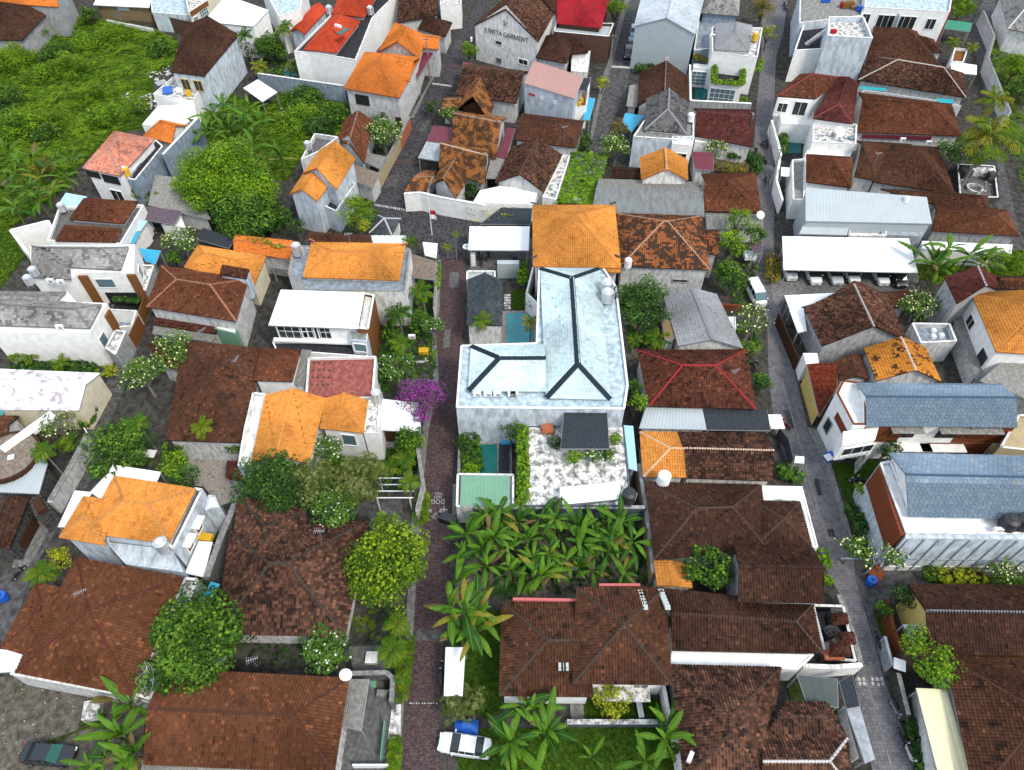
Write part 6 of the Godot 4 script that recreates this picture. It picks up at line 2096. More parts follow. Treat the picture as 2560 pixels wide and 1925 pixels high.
func build_right_middle() -> void:
	hm("slate_roof_villa","white and brown villa with a blue slate gabled roof beside the right lane","villa")
	hp([38,-50.7,54,-50.6,53.1,-44.7,37.3,-44.9],6.8,"slate","u","gg",24,0.45,"white",0,300)
	pn("S",0.17,3.3,3.2,3.2,0.06,"wood_red","brown_panel")
	pn("S",0.86,3.3,5.5,3.2,0.06,"wood_red","brown_panel")
	pn("S",0.75,0.2,7,3,0.06,"wood_red","brown_panel")
	pn("S",0.05,0.2,0.9,6.4,0.1,"white_stained","stone_panel")
	wn("S",0.28,4.3,2.6,1.5,"wood_dark","glass_dark",3)
	pn("S",0.28,6,3.4,0.12,0.9,"fibre_pale","window_hood")
	wn("S",0.62,4.3,2.6,1.5,"wood_dark","glass_dark",3)
	pn("S",0.62,6,3.4,0.12,0.9,"fibre_pale","window_hood")
	wn("S",0.84,4.3,2.6,1.5,"wood_dark","glass_dark",3)
	pn("S",0.84,6,3.4,0.12,0.9,"fibre_pale","window_hood")
	pn("S",0.38,2.9,4.6,0.15,1.1,"white","canopy_slab")
	pn("S",0.62,2.9,4.8,0.15,1.1,"white","canopy_slab")
	wn("S",0.4,0.4,2.4,2.2)
	wn("S",0.62,0.4,2.4,2.2)
	back()
	dk([36.7,-51.2,39.1,-50.8,37.4,-45.1,36,-45.1,35.5,-49.4],6.2,"white","white",0.5,0,"wood_red")
	pn("W",0.75,4.2,3.4,1.1,0.08,"wood_red","brown_band")
	wn("W",0.3,1.4,1.1,2,"plaster","glass_dark",1)
	back()
	wallp([35,-44.6,38.9,-45.1,38,-43.5,34.4,-42.8],3.4,6.2,"white","wall")
	wn("S",0.6,4.1,3.6,1.4,"white","glass_dark",3)
	wallp([38.5,-44.7,39.4,-45.1,38.9,-43.9,38,-43.2],0,3.4,"white_stained","pillar")
	th("blue_bin","blue wheeled bin with white lid beside the garage","bin","",Vector3(35.57,0,-45.18))
	bx("body",35.57,0,-45.18,0.8,1,0.8,20,"blue_plastic")
	bx("lid",35.22,1,-44.76,0.8,0.12,0.8,20,"white_plastic")
	hm("slate_roof_villa","larger grey walled villa with a weathered blue slate roof at the right edge","villa")
	hp([38,-40.9,57.5,-40.4,54.6,-33.3,37.5,-33.7],7.6,"slate_worn","u","gg",24,0.4,"white",0,300)
	back()
	dk([38.2,-40.3,37.9,-34,54.4,-33.6,54,-32,36.9,-32.2,37,-40],6.8,"white","pale_blue",0.35)
	back()
	wallp([37,-32.2,54.2,-32,53.8,-31.6,36.8,-31.8],0,6.9,"pale_blue","wall")
	pn("S",0.02,0.1,0.12,6.6,0.1,"blue_grey","pilaster")
	pn("S",0.11,0.1,0.12,6.6,0.1,"blue_grey","pilaster")
	pn("S",0.19,0.1,0.12,6.6,0.1,"blue_grey","pilaster")
	pn("S",0.28,0.1,0.12,6.6,0.1,"blue_grey","pilaster")
	pn("S",0.36,0.1,0.12,6.6,0.1,"blue_grey","pilaster")
	pn("S",0.45,0.1,0.12,6.6,0.1,"blue_grey","pilaster")
	pn("S",0.53,0.1,0.12,6.6,0.1,"blue_grey","pilaster")
	pn("S",0.62,0.1,0.12,6.6,0.1,"blue_grey","pilaster")
	pn("S",0.7,0.1,0.12,6.6,0.1,"blue_grey","pilaster")
	pn("S",0.79,0.1,0.12,6.6,0.1,"blue_grey","pilaster")
	pn("S",0.87,0.1,0.12,6.6,0.1,"blue_grey","pilaster")
	pn("S",0.96,0.1,0.12,6.6,0.1,"blue_grey","pilaster")
	pn("S",0.5,2.6,26,0.12,0.12,"blue_grey","string_course")
	back()
	wallp([36.8,-39.7,37.3,-40,37,-32.2,36.4,-32.1],3.6,7,"wood_red","wall")
	wallp([38.3,-41.3,38.9,-41.6,38.7,-33.8,37.9,-33.6],0,3.6,"white","white_wall")
	tank("black water tank on the white gutter deck",46.52,6.9,-32.89,0.75,1.3,"black_plastic",0.3)
	tank("black water tank cut by the right edge on the gutter deck",47.96,6.9,-32.95,0.75,1.3,"black_plastic",0.3)
	ac("white plastic box unit on the gutter deck",45.56,6.9,-32.45,0)
	hm("tan_house","tan plastered house at the right edge between the slate roofs")
	dk([55.2,-47.4,62.3,-47.2,59.6,-41.9,51.3,-43.1],5,"tan","tan",0.4)
	hm("boundary_wall","white low wall under the weathered slate villa","wall")
	wl([37.6,-31.9,52.4,-31.8],1,0.25,"white_dirty","white",0)
	hedge("hedge","golden leaved hedge under the pilastered wall at the right edge","","golden",[42.2,-31.1,46.7,-30.9],1.6,2,0,"hedge")
	hedge("hedge","deep green hedge strip left of the golden hedge","","broad",[41.1,-31.1,42.2,-31.1],1.6,1.6,0,"hedge")
	tree("garden_tree","frangipani tree with pale yellow flowers right of the golden hedge",GF,"frangipani",47.8,-30.3,3.5,1.45)
	tree("garden_tree","frangipani tree with yellow flowers at the lane corner",GF,"frangipani",33.7,-32.5,4.5,1.59)
	tree("garden_tree","frangipani tree with large yellow blooms beside the brown clad wall",GF,"frangipani",36.6,-31.3,5,1.32)
	pole("leaning dark pole beside the frangipani at the lane corner",35.46,-31.32,6)
	tree("garden_tree","dark green tree between the slate villas","","deep",41.1,-44.9,4,1.51)
	hedge("hedge","dark shrubs along the lane below the white end wall","","deep",[35.8,-38.9,36.3,-37.9,36.1,-35.6],1.6,1.4,0,"hedge")
	tree("garden_tree","light green shrub on the lawn beside the lane","","lime",37.2,-40,2.5,0.66)
	bike("black scooter parked on the lawn between the slate villas",38.38,-42.17,150)
	bike("second black scooter beside the lawn gate",37.63,-41.87,140)
	th("notice_board","white framed board standing at the lawn edge","sign board","",Vector3(37.25,0,-40.65))
	bx("body",37.25,0,-40.65,1.2,1.6,0.3,60,"white_stained")
	bike("black scooter with red trim parked by the right lane",31.81,-49.87,120,Color(0.25,0.02,0.02))
	hm("black_gate","black iron gate fence beside the right lane","gate","",Vector3(30.8,0,-46.5))
	wl([30.5,-48.3,31.1,-46.8,31,-44.2],1.7,0.1,"iron","")
	hm("metal_canopy","white rectangular shade panel on a pole beside the lane","shade panel")
	cs([30.6,3.2,-43.5,31.5,3.2,-43.4,31.3,3.1,-42.6,30.3,3.1,-42.7],"metal_white",0.22)
	posts([30.6,3.2,-43.5,31.5,3.2,-43.4,31.3,3.1,-42.6,30.3,3.1,-42.7],0)
	hedge("hedge","bushy green shrub row at the lane edge left of the shade panel","","broad",[29.6,-43.2,31.5,-42.4],1.8,1.8,0,"hedge")
	bike("black scooter parked on the right lane beside the slatted gate",35.13,-61.73,100)
	bike("scooter parked in front of the red panelled fence",35.2,-62.98,100)
	car("white van parked on the right lane under green trees","parked vans",33,-71.48,-82,Color(0.78,0.78,0.77),"van","glass_blue",0)
	th("metal_box","white pickup canopy half hidden under the lane tree","vehicle canopy","",Vector3(33.43,1.2,-78.4))
	bx("body",33.43,1.2,-78.4,1.6,0.6,1.4,0,"white_plastic")

func build_centre() -> void:
	hm("tiled_house","large bright orange pyramid roofed house behind the pale icy roofed villa")
	hp([2.9,-82.7,14.2,-82.7,13.8,-69.7,2.7,-70],6.8,"orange","u","hh",27,0.4)
	hp([11.8,-70.7,13.8,-70.7,13.8,-69.2,11.7,-69.2],6.5,"orange","u","gg",8,0.2,"")
	bx("roof_horn",2.82,7.3,-71.24,0.9,0.18,0.16,35,"iron")
	bx("roof_horn",13.53,7.3,-71.36,0.9,0.18,0.16,-35,"iron")
	bx("roof_horn",13.91,7.3,-82.5,0.9,0.18,0.16,20,"iron")
	bx("roof_horn",2.96,7.3,-82.45,0.9,0.18,0.16,-20,"iron")
	aerial("lightning rod on the orange pyramid roof",8.26,11,-76.03,1.8,0)
	hm("tiled_house","patchy black and orange pyramid roofed house right of the bright orange one")
	hp([14.9,-83.5,26.7,-82.9,25.9,-71.6,14.2,-72.3],4.8,"patchy","u","hh",30,0.35,"stained",0,0,Color(0.42,0.26,0.18))
	wn("S",0.72,2.2,2,0.5,"plaster")
	back()
	hp([24.7,-80.2,28.7,-80.2,27.7,-75,26.3,-75.4],4.4,"patchy","u","gg",20,0.3,"stained")
	hm("icy_roof_villa","pale blue villa with icy white tiles and black ridges in an angled plan","villa")
	hp([3.6,-69.7,11.1,-69.7,10.7,-48.4,3.7,-48.6],6.8,"icy","v","hh",26,0.3,"pale_blue")
	hp([-4.7,-56.3,3.7,-56.5,3.7,-49.5,-4.8,-49.6],6.82,"icy","u","hg",26,0.3,"pale_blue")
	back()
	dk([-5.9,-56.5,2.8,-56.9,3.4,-69.9,11.6,-70.1,13,-66.4,12.8,-50.5,12.1,-47.2,-6,-47.4],6.4,"deck_sky","pale_blue",0.25,0,"white")
	wn("S",0.3,4.4,1.6,1.4)
	wn("S",0.55,4.4,1.6,1.4)
	ac("first air conditioner from the left along the icy villa's front eave",-3.82,6.5,-49.12,0)
	ac("second air conditioner from the left along the icy villa's front eave",-2.64,6.5,-49.12,0)
	ac("third air conditioner from the left along the icy villa's front eave",-1.6,6.5,-49.12,0)
	ac("fourth air conditioner from the left along the icy villa's front eave",-0.02,6.5,-49.12,0)
	ac("air conditioner with a white pipe at the villa deck's middle",0.24,6.5,-49.12,0)
	tank("steel water tank at the back of the icy villa deck",11.56,6.5,-65.47,0.75,1.5)
	tank("steel water tank in front of the other on the icy villa deck",11.53,6.5,-63.76,0.75,1.5)
	hm("roof_terrace","stained white concrete terrace in front of the icy roofed villa","terrace")
	dk([1.7,-47.4,12.5,-47.5,12.2,-37.2,1,-37.2],3.3,"white_stained","slate_wall",0.14)
	hm("terrace_canopy","charcoal corrugated canopy standing on the stained white terrace","canopy")
	cs([5.7,6,-47.7,10.3,6,-47.7,10.2,5.6,-42.8,5.1,5.6,-42.8],"metal_dark",0.22)
	posts([5.7,6,-47.7,10.3,6,-47.7,10.2,5.6,-42.8,5.1,5.6,-42.8],3.3)
	hm("terrace_shed","slanted white sheet roof shed at the front of the terrace","shed")
	cs([4.9,4.6,-38.7,11.1,4.6,-39.4,11,4.2,-37.6,4.8,4.2,-36.9],"metal_white",0.22)
	csw([4.9,4.6,-38.7,11.1,4.6,-39.4,11,4.2,-37.6,4.8,4.2,-36.9],0.2,"blue_grey",3.3)
	tank("black plastic water tank at the terrace front corner",11.88,3.4,-37.88,0.7,1.3,"black_plastic",0.2)
	hm("metal_canopy","narrow sky blue sheet strip along the terrace's right side","canopy")
	cs([12.4,3.6,-47.3,13.4,3.6,-47.2,13.3,3.2,-41.6,12.4,3.2,-41.9],"metal_sky",0.22)
	csw([12.4,3.6,-47.3,13.4,3.6,-47.2,13.3,3.2,-41.6,12.4,3.2,-41.9],0.3,"pale_blue",0)
	hm("garden_table","round terracotta table on the stained terrace","table","",Vector3(3.9,3.3,-46.6))
	bx("table_top",3.94,3.95,-46.62,1.2,0.08,1.2,20,"terracotta_clay")
	bx("pedestal",3.94,3.3,-46.62,0.35,0.65,0.35,20,"terracotta_clay")
	th("garden_chair","left terracotta chair at the terrace table","chair","terracotta chairs on the terrace",Vector3(3.5,3.3,-46.64))
	bx("seat",3.5,3.3,-46.64,0.55,0.45,0.55,20,"terracotta_clay")
	bx("backrest",3.47,3.75,-46.09,0.55,0.5,0.08,20,"terracotta_clay")
	th("garden_chair","right terracotta chair at the terrace table","chair","terracotta chairs on the terrace",Vector3(4.36,3.3,-46.56))
	bx("seat",4.36,3.3,-46.56,0.55,0.45,0.55,20,"terracotta_clay")
	bx("backrest",4.33,3.75,-46.01,0.55,0.5,0.08,20,"terracotta_clay")
	hedge("hedge","tall narrow lime green hedge along the terrace's left edge","","lime",[1.1,-46.9,1.2,-42,1.1,-37.5],1.5,1.3,3,"hedge")
	tree("potted_shrub","bright lime palm shrub in front of the charcoal canopy","","lime",6.5,-42.6,1.8,0.92,3.3,"shrub")
	tree("potted_shrub","pale leaved potted shrub in front of the charcoal canopy's middle","","frangipani_white",8.6,-42.7,1.7,0.73,3.3,"shrub")
	tree("potted_shrub","potted shrub at the right front corner of the charcoal canopy","","broad",10,-42.8,1.6,0.66,3.3,"shrub")
	tree("potted_shrub","dark potted shrub at the left of the charcoal canopy","","deep",4.6,-44.5,1.6,0.74,3.3,"shrub")
	tree("potted_shrub","slender potted shrub right of the charcoal canopy","","lime",11.1,-44.9,1.6,0.54,3.3,"shrub")
	hm("boundary_wall","dark blue grey wall of the terrace above the banana plot","wall","",Vector3(3.6,0,-37.1))
	wl([-3.8,-37.1,1,-37.2,13.6,-37.2],3.2,0.25,"slate_wall","plaster")
	hm("boundary_wall","tan wall along the right side of the banana plot","wall")
	wl([13.7,-42.8,13.8,-37.5,13.7,-30.4],2.6,0.25,"tan","plaster",0)
	hm("pool_house","flat grey roofed pool house with green corrugated panel roof","pool house")
	dk([-5.8,-41.2,0.2,-41.1,0.2,-37.1,-5.7,-37.2],3,"plaster","stained",0.3)
	cs([-5.3,3.7,-40.7,-0.3,3.7,-40.7,-0.3,3.5,-37.2,-5.3,3.5,-37.2],"metal_green",0.4)
	hm("swimming_pool","long dark teal swimming pool beside the main road","swimming pool")
	wallp([-4,-47.5,0,-47.5,0,-43,-3.9,-43],0,0.16,"concrete","pool_edge")
	wallp([-3.9,-47.1,-1.7,-47.1,-1.6,-43.1,-3.8,-43.1],0.1,0.2,"pool_teal","water")
	wallp([-1.5,-47,-0.3,-47,-0.3,-43,-1.5,-43],0.1,0.3,"metal_dark","sun_deck")
	hm("pool_terrace","white paved terrace behind the dark teal pool","terrace")
	wallp([-3.2,-49.1,0.5,-49.1,0,-47.4,-3.3,-47.4],0,0.4,"white","wall")
	bx("orange_screen",-3.92,0.4,-48.99,3,0.4,0.2,0,"wood")
	bx("blue_lounger",-0.71,0.4,-47.88,1,0.25,2,0,"metal_blue")
	hedge("hedge","mixed garden shrubs between the main road and the teal pool","","broad",[-4.9,-47.6,-4.6,-44.9,-4.2,-43],2.4,2.2,0,"hedge")
	tree("garden_tree","broad bright leaved bird nest plant at the pool corner","","lime",-4.3,-42.6,2.5,0.88,0,"shrub")
	tree("garden_tree","dark tree at the villa's front left beside the main road","","deep",-5.3,-45.2,4,0.96)
	tree("garden_tree","dark shrub at the inner corner of the pool terrace","","deep",0,-46.6,4.5,1.17)
	hm("boundary_wall","low garden wall between the main road and the pool","wall")
	wl([-5.9,-49.7,-5.8,-42.5],1.4,0.2,"stained","concrete",0)
	hm("tiled_house","ink grey gabled pool villa with white service box behind the pool")
	hp([-5.8,-70.9,-1.3,-70.8,-1.2,-62.5,-5.6,-62.6],3.8,"ink","v","gh",28,0.2)
	hm("flat_roof_annex","white edged box roof behind the ink grey gabled villa","outbuilding")
	dk([-6,-72.7,-2.2,-72.7,-2.2,-71,-6,-70.9],3.4,"metal_pale","stained",0.3)
	hm("carport","white sheet scooter shelter at the paved junction","carport")
	cs([-6,3.6,-82.2,2.5,3.6,-82.2,2.3,3.4,-77.2,-6,3.4,-77.3],"metal_white",0.3)
	posts([-6,3.6,-82.2,2.5,3.6,-82.2,2.3,3.4,-77.2,-6,3.4,-77.3],0)
	ground("shelter_floor",[-6.2,-84,3.1,-84,2.9,-75.6,-5.9,-75.6],0.05,"concrete_dark")
	th("gate_pillar","white gate pillar at the scooter shelter's left","pillar","",Vector3(-5.49,0,-78.13))
	bx("body",-5.49,0,-78.13,0.7,2,0.7,0,"white")
	bike("first scooter from the left at the white scooter shelter",-4.84,-79.61,80)
	bike("second scooter from the left at the white scooter shelter",-4.29,-78.32,95)
	bike("third scooter from the left at the white scooter shelter",-3.46,-79.61,80)
	bike("fourth scooter from the left at the white scooter shelter",-1.39,-78.06,20)
	bike("fifth scooter from the left at the white scooter shelter",0.31,-78.32,70)
	bike("scooter nearest the villa wall at the scooter shelter",0.14,-78.06,80)
	th("service_duct","white steel service cabinet behind the ink grey roof","cabinet","",Vector3(-0.53,0,-75.73))
	bx("body",-0.53,0,-75.73,3,2.6,0.8,0,"metal_pale")
	hm("swimming_pool","rectangular turquoise swimming pool between two pale roofs","swimming pool")
	wallp([-2,-68.8,3.2,-68.8,3.1,-62.5,-2.1,-62.5],0,0.14,"fibre_pale","pool_edge")
	wallp([-0.7,-68.3,2.8,-68.3,2.6,-62.5,-0.7,-62.5],0.05,0.2,"pool_floor","water")
	hm("stepping_stones","row of pale stepping stone slabs leading to the turquoise pool","stepping stones","",Vector3(-0.6,0,-70.5))
	bx("slab",-0.63,0.03,-71.88,0.9,0.06,0.35,0,"concrete_pale")
	bx("slab",-0.63,0.03,-71.36,0.9,0.06,0.35,0,"concrete_pale")
	bx("slab",-0.63,0.03,-70.85,0.9,0.06,0.35,0,"concrete_pale")
	bx("slab",-0.63,0.03,-70.34,0.9,0.06,0.35,0,"concrete_pale")
	bx("slab",-0.62,0.03,-69.83,0.9,0.06,0.35,0,"concrete_pale")
	bx("slab",-0.62,0.03,-69.32,0.9,0.06,0.35,0,"concrete_pale")
	ground("lawn",[-0.1,-72.7,2,-73.4,3.4,-69.1,-0.1,-69.1],0.02,"grass")
	hedge("hedge","green garden shrubs beside the turquoise pool","","lime",[1.4,-77.4,1.4,-73.4],1.8,1.4,0,"hedge")
	tree("garden_tree","dark bush at the corner of the turquoise pool","","deep",2.6,-68.7,2.5,0.99)
	palm("golden palm leaning over the turquoise pool",2.28,-62.49,4.5,1.33,12,3)
	palm("palm at the front of the ink grey roof",-3.76,-62.98,4,1.57,14,1)
	hm("boundary_wall","white side wall strip between the garden and the villa","wall","",Vector3(2.7,0,-69.8))
	wl([2.8,-73.7,1.9,-68.8,3.3,-66.8],3.4,0.2,"white","")
	tree("garden_tree","big dense dark tree right of the icy roofed villa","","deep",16.2,-64.7,8,3.34)
	palm("bushy palm below the big dense dark tree",18,-61.32,2.5,1.79,16,1)
	palm("second bushy palm at the foot of the dense dark tree",15.14,-61.12,2.5,1.19,14,1)
	hm("tiled_house","grey shingled house right of the dense dark tree")
	hp([19.6,-68,26.5,-68.4,28,-58.9,20.2,-59.3],3.5,"grey_soft","v","gg",20,0.35)
	hm("bamboo_canopy","bamboo screened light well left of the grey shingled house","canopy")
	cs([18.8,3.4,-63.9,20.4,3.4,-64.1,20.3,3.3,-60.8,18.8,3.3,-60.6],"bamboo",0.22)
	csw([18.8,3.4,-63.9,20.4,3.4,-64.1,20.3,3.3,-60.8,18.8,3.3,-60.6],0.3,"white",0)
	hm("flat_roof_annex","small white flat porch right of the grey shingled house","porch")
	dk([27.5,-65.1,28.5,-65.1,28.2,-63,27.4,-63.1],2.6,"white","white",0.12)
	tree("garden_tree","bright leafy tree at the lane behind the patchy roof","","lime",31.8,-82,6,1.93)
	tree("garden_tree","bright green tree in front of the patchy roof wing","","lime",30.1,-77.9,5.5,2.23)
	tree("garden_tree","leafy light tree over the lane beside the brown roofs","","broad",34,-80.3,5,1.48)
	tree("garden_tree","green tree beside the white van","","broad",29.2,-71.8,5,2.32)
	tree("garden_tree","sparse frangipani with yellow flowers beside the lane below the van",GF,"bare",30,-63.5,5,2.34)
	tree("garden_tree","yellow green shrub at the lane below the sparse frangipani","","lime",29.6,-60.2,3,1.24)
	hm("metal_canopy","plum sheet porch roof at the lane beside the leafy trees","canopy")
	cs([33.4,3,-79.5,35.1,3,-79.7,34.6,2.8,-77.3,33.4,2.8,-77.3],"metal_plum",0.22)
	posts([33.4,3,-79.5,35.1,3,-79.7,34.6,2.8,-77.3,33.4,2.8,-77.3],0)
	hm("fibre_canopy","grey sheet roof strip behind the leafy lane trees","canopy")
	cs([28.2,3,-86.4,36.5,3,-85.9,35.9,2.8,-82.9,27.9,2.8,-82.7],"fibre",0.22)
	csw([28.2,3,-86.4,36.5,3,-85.9,35.9,2.8,-82.9,27.9,2.8,-82.7],0.3,"stained",0)
	dish("white satellite dish above the grey sheet roof strip",35.61,3,-84.52,0.6,10,"white_plastic",false)
	hm("boundary_wall","brown rusty planter wall in front of the grey shingled house","wall")
	wl([27.8,-69.3,30.7,-69],0.9,0.3,"wood_red","",0)
	tank("white cylinder tank at the corner of the patchy roof",15.13,4.9,-71.99,0.45,1.3,"white_plastic",0.1)
	hm("tiled_house","dark wine red hipped house with red painted ridges")
	hp([15.1,-58.3,28.1,-58.4,27.4,-49.4,15.4,-49.8],3.8,"wine","u","hh",27,0.35,"stained",0,0,Color(0.34,0.03,0.04))
	aerial("white aerial on the red ridged roof",25.24,5,-52.79,1.6,30)
	bike("dark scooter parked right of the red ridged roof",30.23,-58.7,80)
	tree("garden_tree","red and green potted shrubs right of the red ridged roof","","broad",29.9,-55.3,2.5,1.05)
	tree("garden_tree","dark roadside shrub right of the red ridged roof corner","","deep",29.6,-54.4,3,1.19)
	tree("garden_tree","lime green bushy tree between the villa terrace and the red ridged roof","","lime",14.1,-50.1,5,1.2)
	tree("garden_tree","darker bush behind the lime green bushy tree","","deep",14,-52.6,5,1.08)
	hm("metal_roof_annex","pale corrugated lean-to in front of the red ridged roof","outbuilding")
	cs([15.2,3.3,-50.1,21.6,3.3,-50,21.7,2.9,-47.2,14.2,2.9,-47.4],"metal_pale",0.35)
	csw([15.2,3.3,-50.1,21.6,3.3,-50,21.7,2.9,-47.2,14.2,2.9,-47.4],0.3,"stained",0)
	hm("glass_canopy","dark framed glass canopy right of the pale corrugated lean-to","canopy")
	cs([21.6,3.3,-49.8,28.9,3.3,-49.7,28.8,2.9,-47.1,21.7,2.9,-47.2],"metal_dark",0.8)
	posts([21.6,3.3,-49.8,28.9,3.3,-49.7,28.8,2.9,-47.1,21.7,2.9,-47.2],0)
	th("gate_slab","white gate slab beside the dark glass canopy","gate","",Vector3(30.23,1.6,-49.22))
	bx("body",30.23,1.6,-49.22,1.6,0.15,2,0,"white")
	hm("tiled_house","low house with half orange and half dark brown roof")
	hp([18.2,-46.5,28.1,-46.3,27.4,-40.2,18.2,-40.6],3.4,"spotted","u","gg",22,0.35,"white_dirty",0,0,Color(0.55,0.4,0.3))
	back()
	hp([14.1,-46.5,18.3,-46.4,18.3,-40.6,13.8,-40.7],3.44,"orange","u","hg",22,0.35,"white_dirty",0,0,Color(0.6,0.42,0.3))
	tank("white cylindrical water tank on the dark roof edge",15.65,3.8,-39.75,0.65,1.4,"white_plastic",0.1)
	hm("tiled_house","very large dark brown hipped house right of the banana plot")
	hp([13.9,-39.9,25.9,-39.6,25,-32.2,13.7,-31.2],3.6,"dark","u","hh",27,0.35,"stained",0,0,Color(0.072,0.05,0.039))
	back()
	hp([24.8,-37.6,29.4,-37.6,29.3,-32.4,23.2,-32.1],3.62,"dark","u","hh",25,0.35,"stained",0,0,Color(0.072,0.05,0.039))
	hm("roof_terrace","white L shaped roof edge right of the very large dark roof","roof")
	dk([25.7,-39.6,30.2,-39.5,30,-32.6,29.3,-32.5,29.4,-37.8,25.7,-37.9],3.4,"white","white",0.12)
	hm("tiled_house","raised dark brown gable in front of the very large dark roof")
	hp([21.2,-31.9,28.8,-31.8,28.3,-26.3,20.5,-26.4],5,"dark","u","gg",27,0.35,"plaster")
	hm("tiled_canopy","flat orange tile roof left of the leafy courtyard tree","roof")
	hp([13.8,-31.5,17.1,-31.1,17.1,-28.6,13.8,-28.8],3,"orange","v","gg",6,0.2,"stained")
	tree("garden_tree","dark leafy tree in the courtyard beside the flat orange roof","","broad",18.7,-30.3,5.5,2.27)
	tree("garden_tree","small yellow shrub at the right of the raised dark gable","","lime",30.5,-29.6,2.5,0.42)
	hedge("hedge","palm like shrub beside the white roof edge on the lane","","lime",[31.1,-33.2,31.3,-31.9],2,1.4,0,"hedge")

func build_left_middle() -> void:
	hm("flat_roof_house","white house with a grey deck carrying two red brown hipped roofs")
	dk([-64.9,-85.3,-52.9,-85.8,-53.2,-77.1,-63.5,-77.8],4.2,"concrete_dark","white",0.4,0,"white")
	hp([-61.9,-87,-53.8,-86.3,-54.1,-81.2,-62.1,-82.2],4.8,"redbrown","u","hh",24,0.3,"white",4.1)
	back()
	hp([-62.2,-80.9,-54.1,-80.1,-53.9,-77.2,-62.2,-77.5],4.8,"redbrown","u","hh",24,0.3,"white",4.1)
	hm("metal_canopy","pale blue translucent canopy behind the red brown hipped roofs","canopy")
	cs([-65.3,4.6,-88.7,-61.9,4.6,-87.8,-61.7,4.3,-85.1,-65.6,4.3,-86.5],"metal_sky",0.22)
	posts([-65.3,4.6,-88.7,-61.9,4.6,-87.8,-61.7,4.3,-85.1,-65.6,4.3,-86.5],0)
	tank("steel drum tank at the left corner of the grey deck",-63.84,4.3,-84.38,0.55,1.1)
	hm("boundary_wall","tall white stepped wall beside the rice field","wall")
	wl([-70.2,-80.8,-65.8,-82.9,-63.4,-79.6],4,0.25,"white","white",0)
	hm("boundary_wall","white wall running down to the rice field corner","wall")
	wl([-70.2,-80.8,-65.6,-75.9],4,0.25,"white","white",0)
	hm("metal_canopy","plum corrugated gate roof behind the frangipani","canopy")
	cs([-53.9,3.4,-87.2,-48,3.4,-86,-48.4,3,-83.4,-54.2,3,-84.8],"metal_plum",0.22)
	posts([-53.9,3.4,-87.2,-48,3.4,-86,-48.4,3,-83.4,-54.2,3,-84.8],0)
	hm("gate_gable","small white gable porch beside the plum gate roof","porch")
	wallp([-50.8,-84.3,-48.6,-86.4,-47,-83.4,-48.4,-83.4],0,2.4,"white","wall")
	bike("scooter parked under the plum gate roof on the left",-53.15,-86.7,60)
	bike("scooter parked under the plum gate roof on the right",-52.26,-85.57,60)
	hm("metal_canopy","pale sheet canopy beside the plum gate roof","canopy")
	cs([-54.4,3.4,-84,-52.2,3.4,-83.7,-52.6,3.2,-81.6,-54.5,3.2,-82],"metal_sky",0.22)
	csw([-54.4,3.4,-84,-52.2,3.4,-83.7,-52.6,3.2,-81.6,-54.5,3.2,-82],0.3,"white",0)
	hm("metal_canopy","sky blue canopy below the plum gate roof","canopy")
	cs([-54.2,3.4,-81.4,-52.4,3.4,-81.1,-52.6,3.2,-78.9,-54.3,3.2,-79.3],"metal_blue",0.22)
	csw([-54.2,3.4,-81.4,-52.4,3.4,-81.1,-52.6,3.2,-78.9,-54.3,3.2,-79.3],0.3,"white",0)
	hm("villa_block","white modern villa with grey tile roof and square skylight window","villa")
	wallp([-63.8,-74.8,-50,-75.1,-48.3,-69.6,-55.6,-69.6,-55.8,-68.3,-60.9,-68.6],0,6.2,"white","wall")
	wn("2",0.6,3.6,2.4,1.5,"white","glass_blue",1)
	pn("2",0.93,0.1,1.3,5.6,0.3,"wood","timber_screen")
	pn("2",0.06,0.1,1.1,5.8,0.3,"wood","timber_screen")
	pn("2",0.4,0.1,4.6,2.6,0.1,"glass_dark","dark_door")
	wn("1",0.6,3.2,1.6,1.8,"white","glass_blue",1)
	hp([-63.2,-74.3,-50.4,-74.2,-49.9,-69.7,-56.3,-70.2],6.5,"grey","u","gh",26,0.3,"white_dirty",6.1)
	hp([-63.2,-74.4,-58.3,-73.8,-55.5,-67.9,-60.7,-68.3],6.52,"grey","v","hh",26,0.3,"white_dirty",6.1)
	hm("roof_terrace","speckled stone terrace at the right of the grey tile villa","terrace")
	dk([-50,-74.3,-48.3,-74.3,-47.8,-69.2,-49.5,-70.5],3,"white_stained","plaster",0.3)
	hm("metal_canopy","light blue sheet canopy right of the grey tile villa","canopy")
	cs([-51.5,3.4,-77.7,-48.3,3.4,-77.2,-48.3,3.2,-74.6,-49.8,3.2,-75.2],"metal_blue",0.22)
	posts([-51.5,3.4,-77.7,-48.3,3.4,-77.2,-48.3,3.2,-74.6,-49.8,3.2,-75.2],0)
	tank("steel water tank standing behind the other on the villa's left roof",-60.13,6.3,-68.55,0.52,1.1)
	tank("steel water tank nearest the rice field on the villa roof",-60.1,6.3,-66.99,0.52,1.1)
	ac("left air conditioner between the two grey villa roofs",-57.88,6.3,-67.48,0)
	ac("right air conditioner between the two grey villa roofs",-56.51,6.3,-67.26,0)
	hm("villa_block","second white villa with grey tile roof and long blank front wall","villa")
	wallp([-65.5,-66.3,-55.6,-66.2,-53.7,-64.4,-49.9,-64.2,-50.1,-59.1,-62.3,-59.3],0,6,"white","wall")
	wn("3",0.75,2.4,1.4,1.9,"white","glass_blue",1)
	pn("3",0.2,0.5,1.2,4.8,0.3,"wood","timber_screen")
	hp([-64.1,-65,-50.1,-63.5,-50.1,-59.5,-61.8,-60],6.4,"grey","u","gh",26,0.3,"white",3)
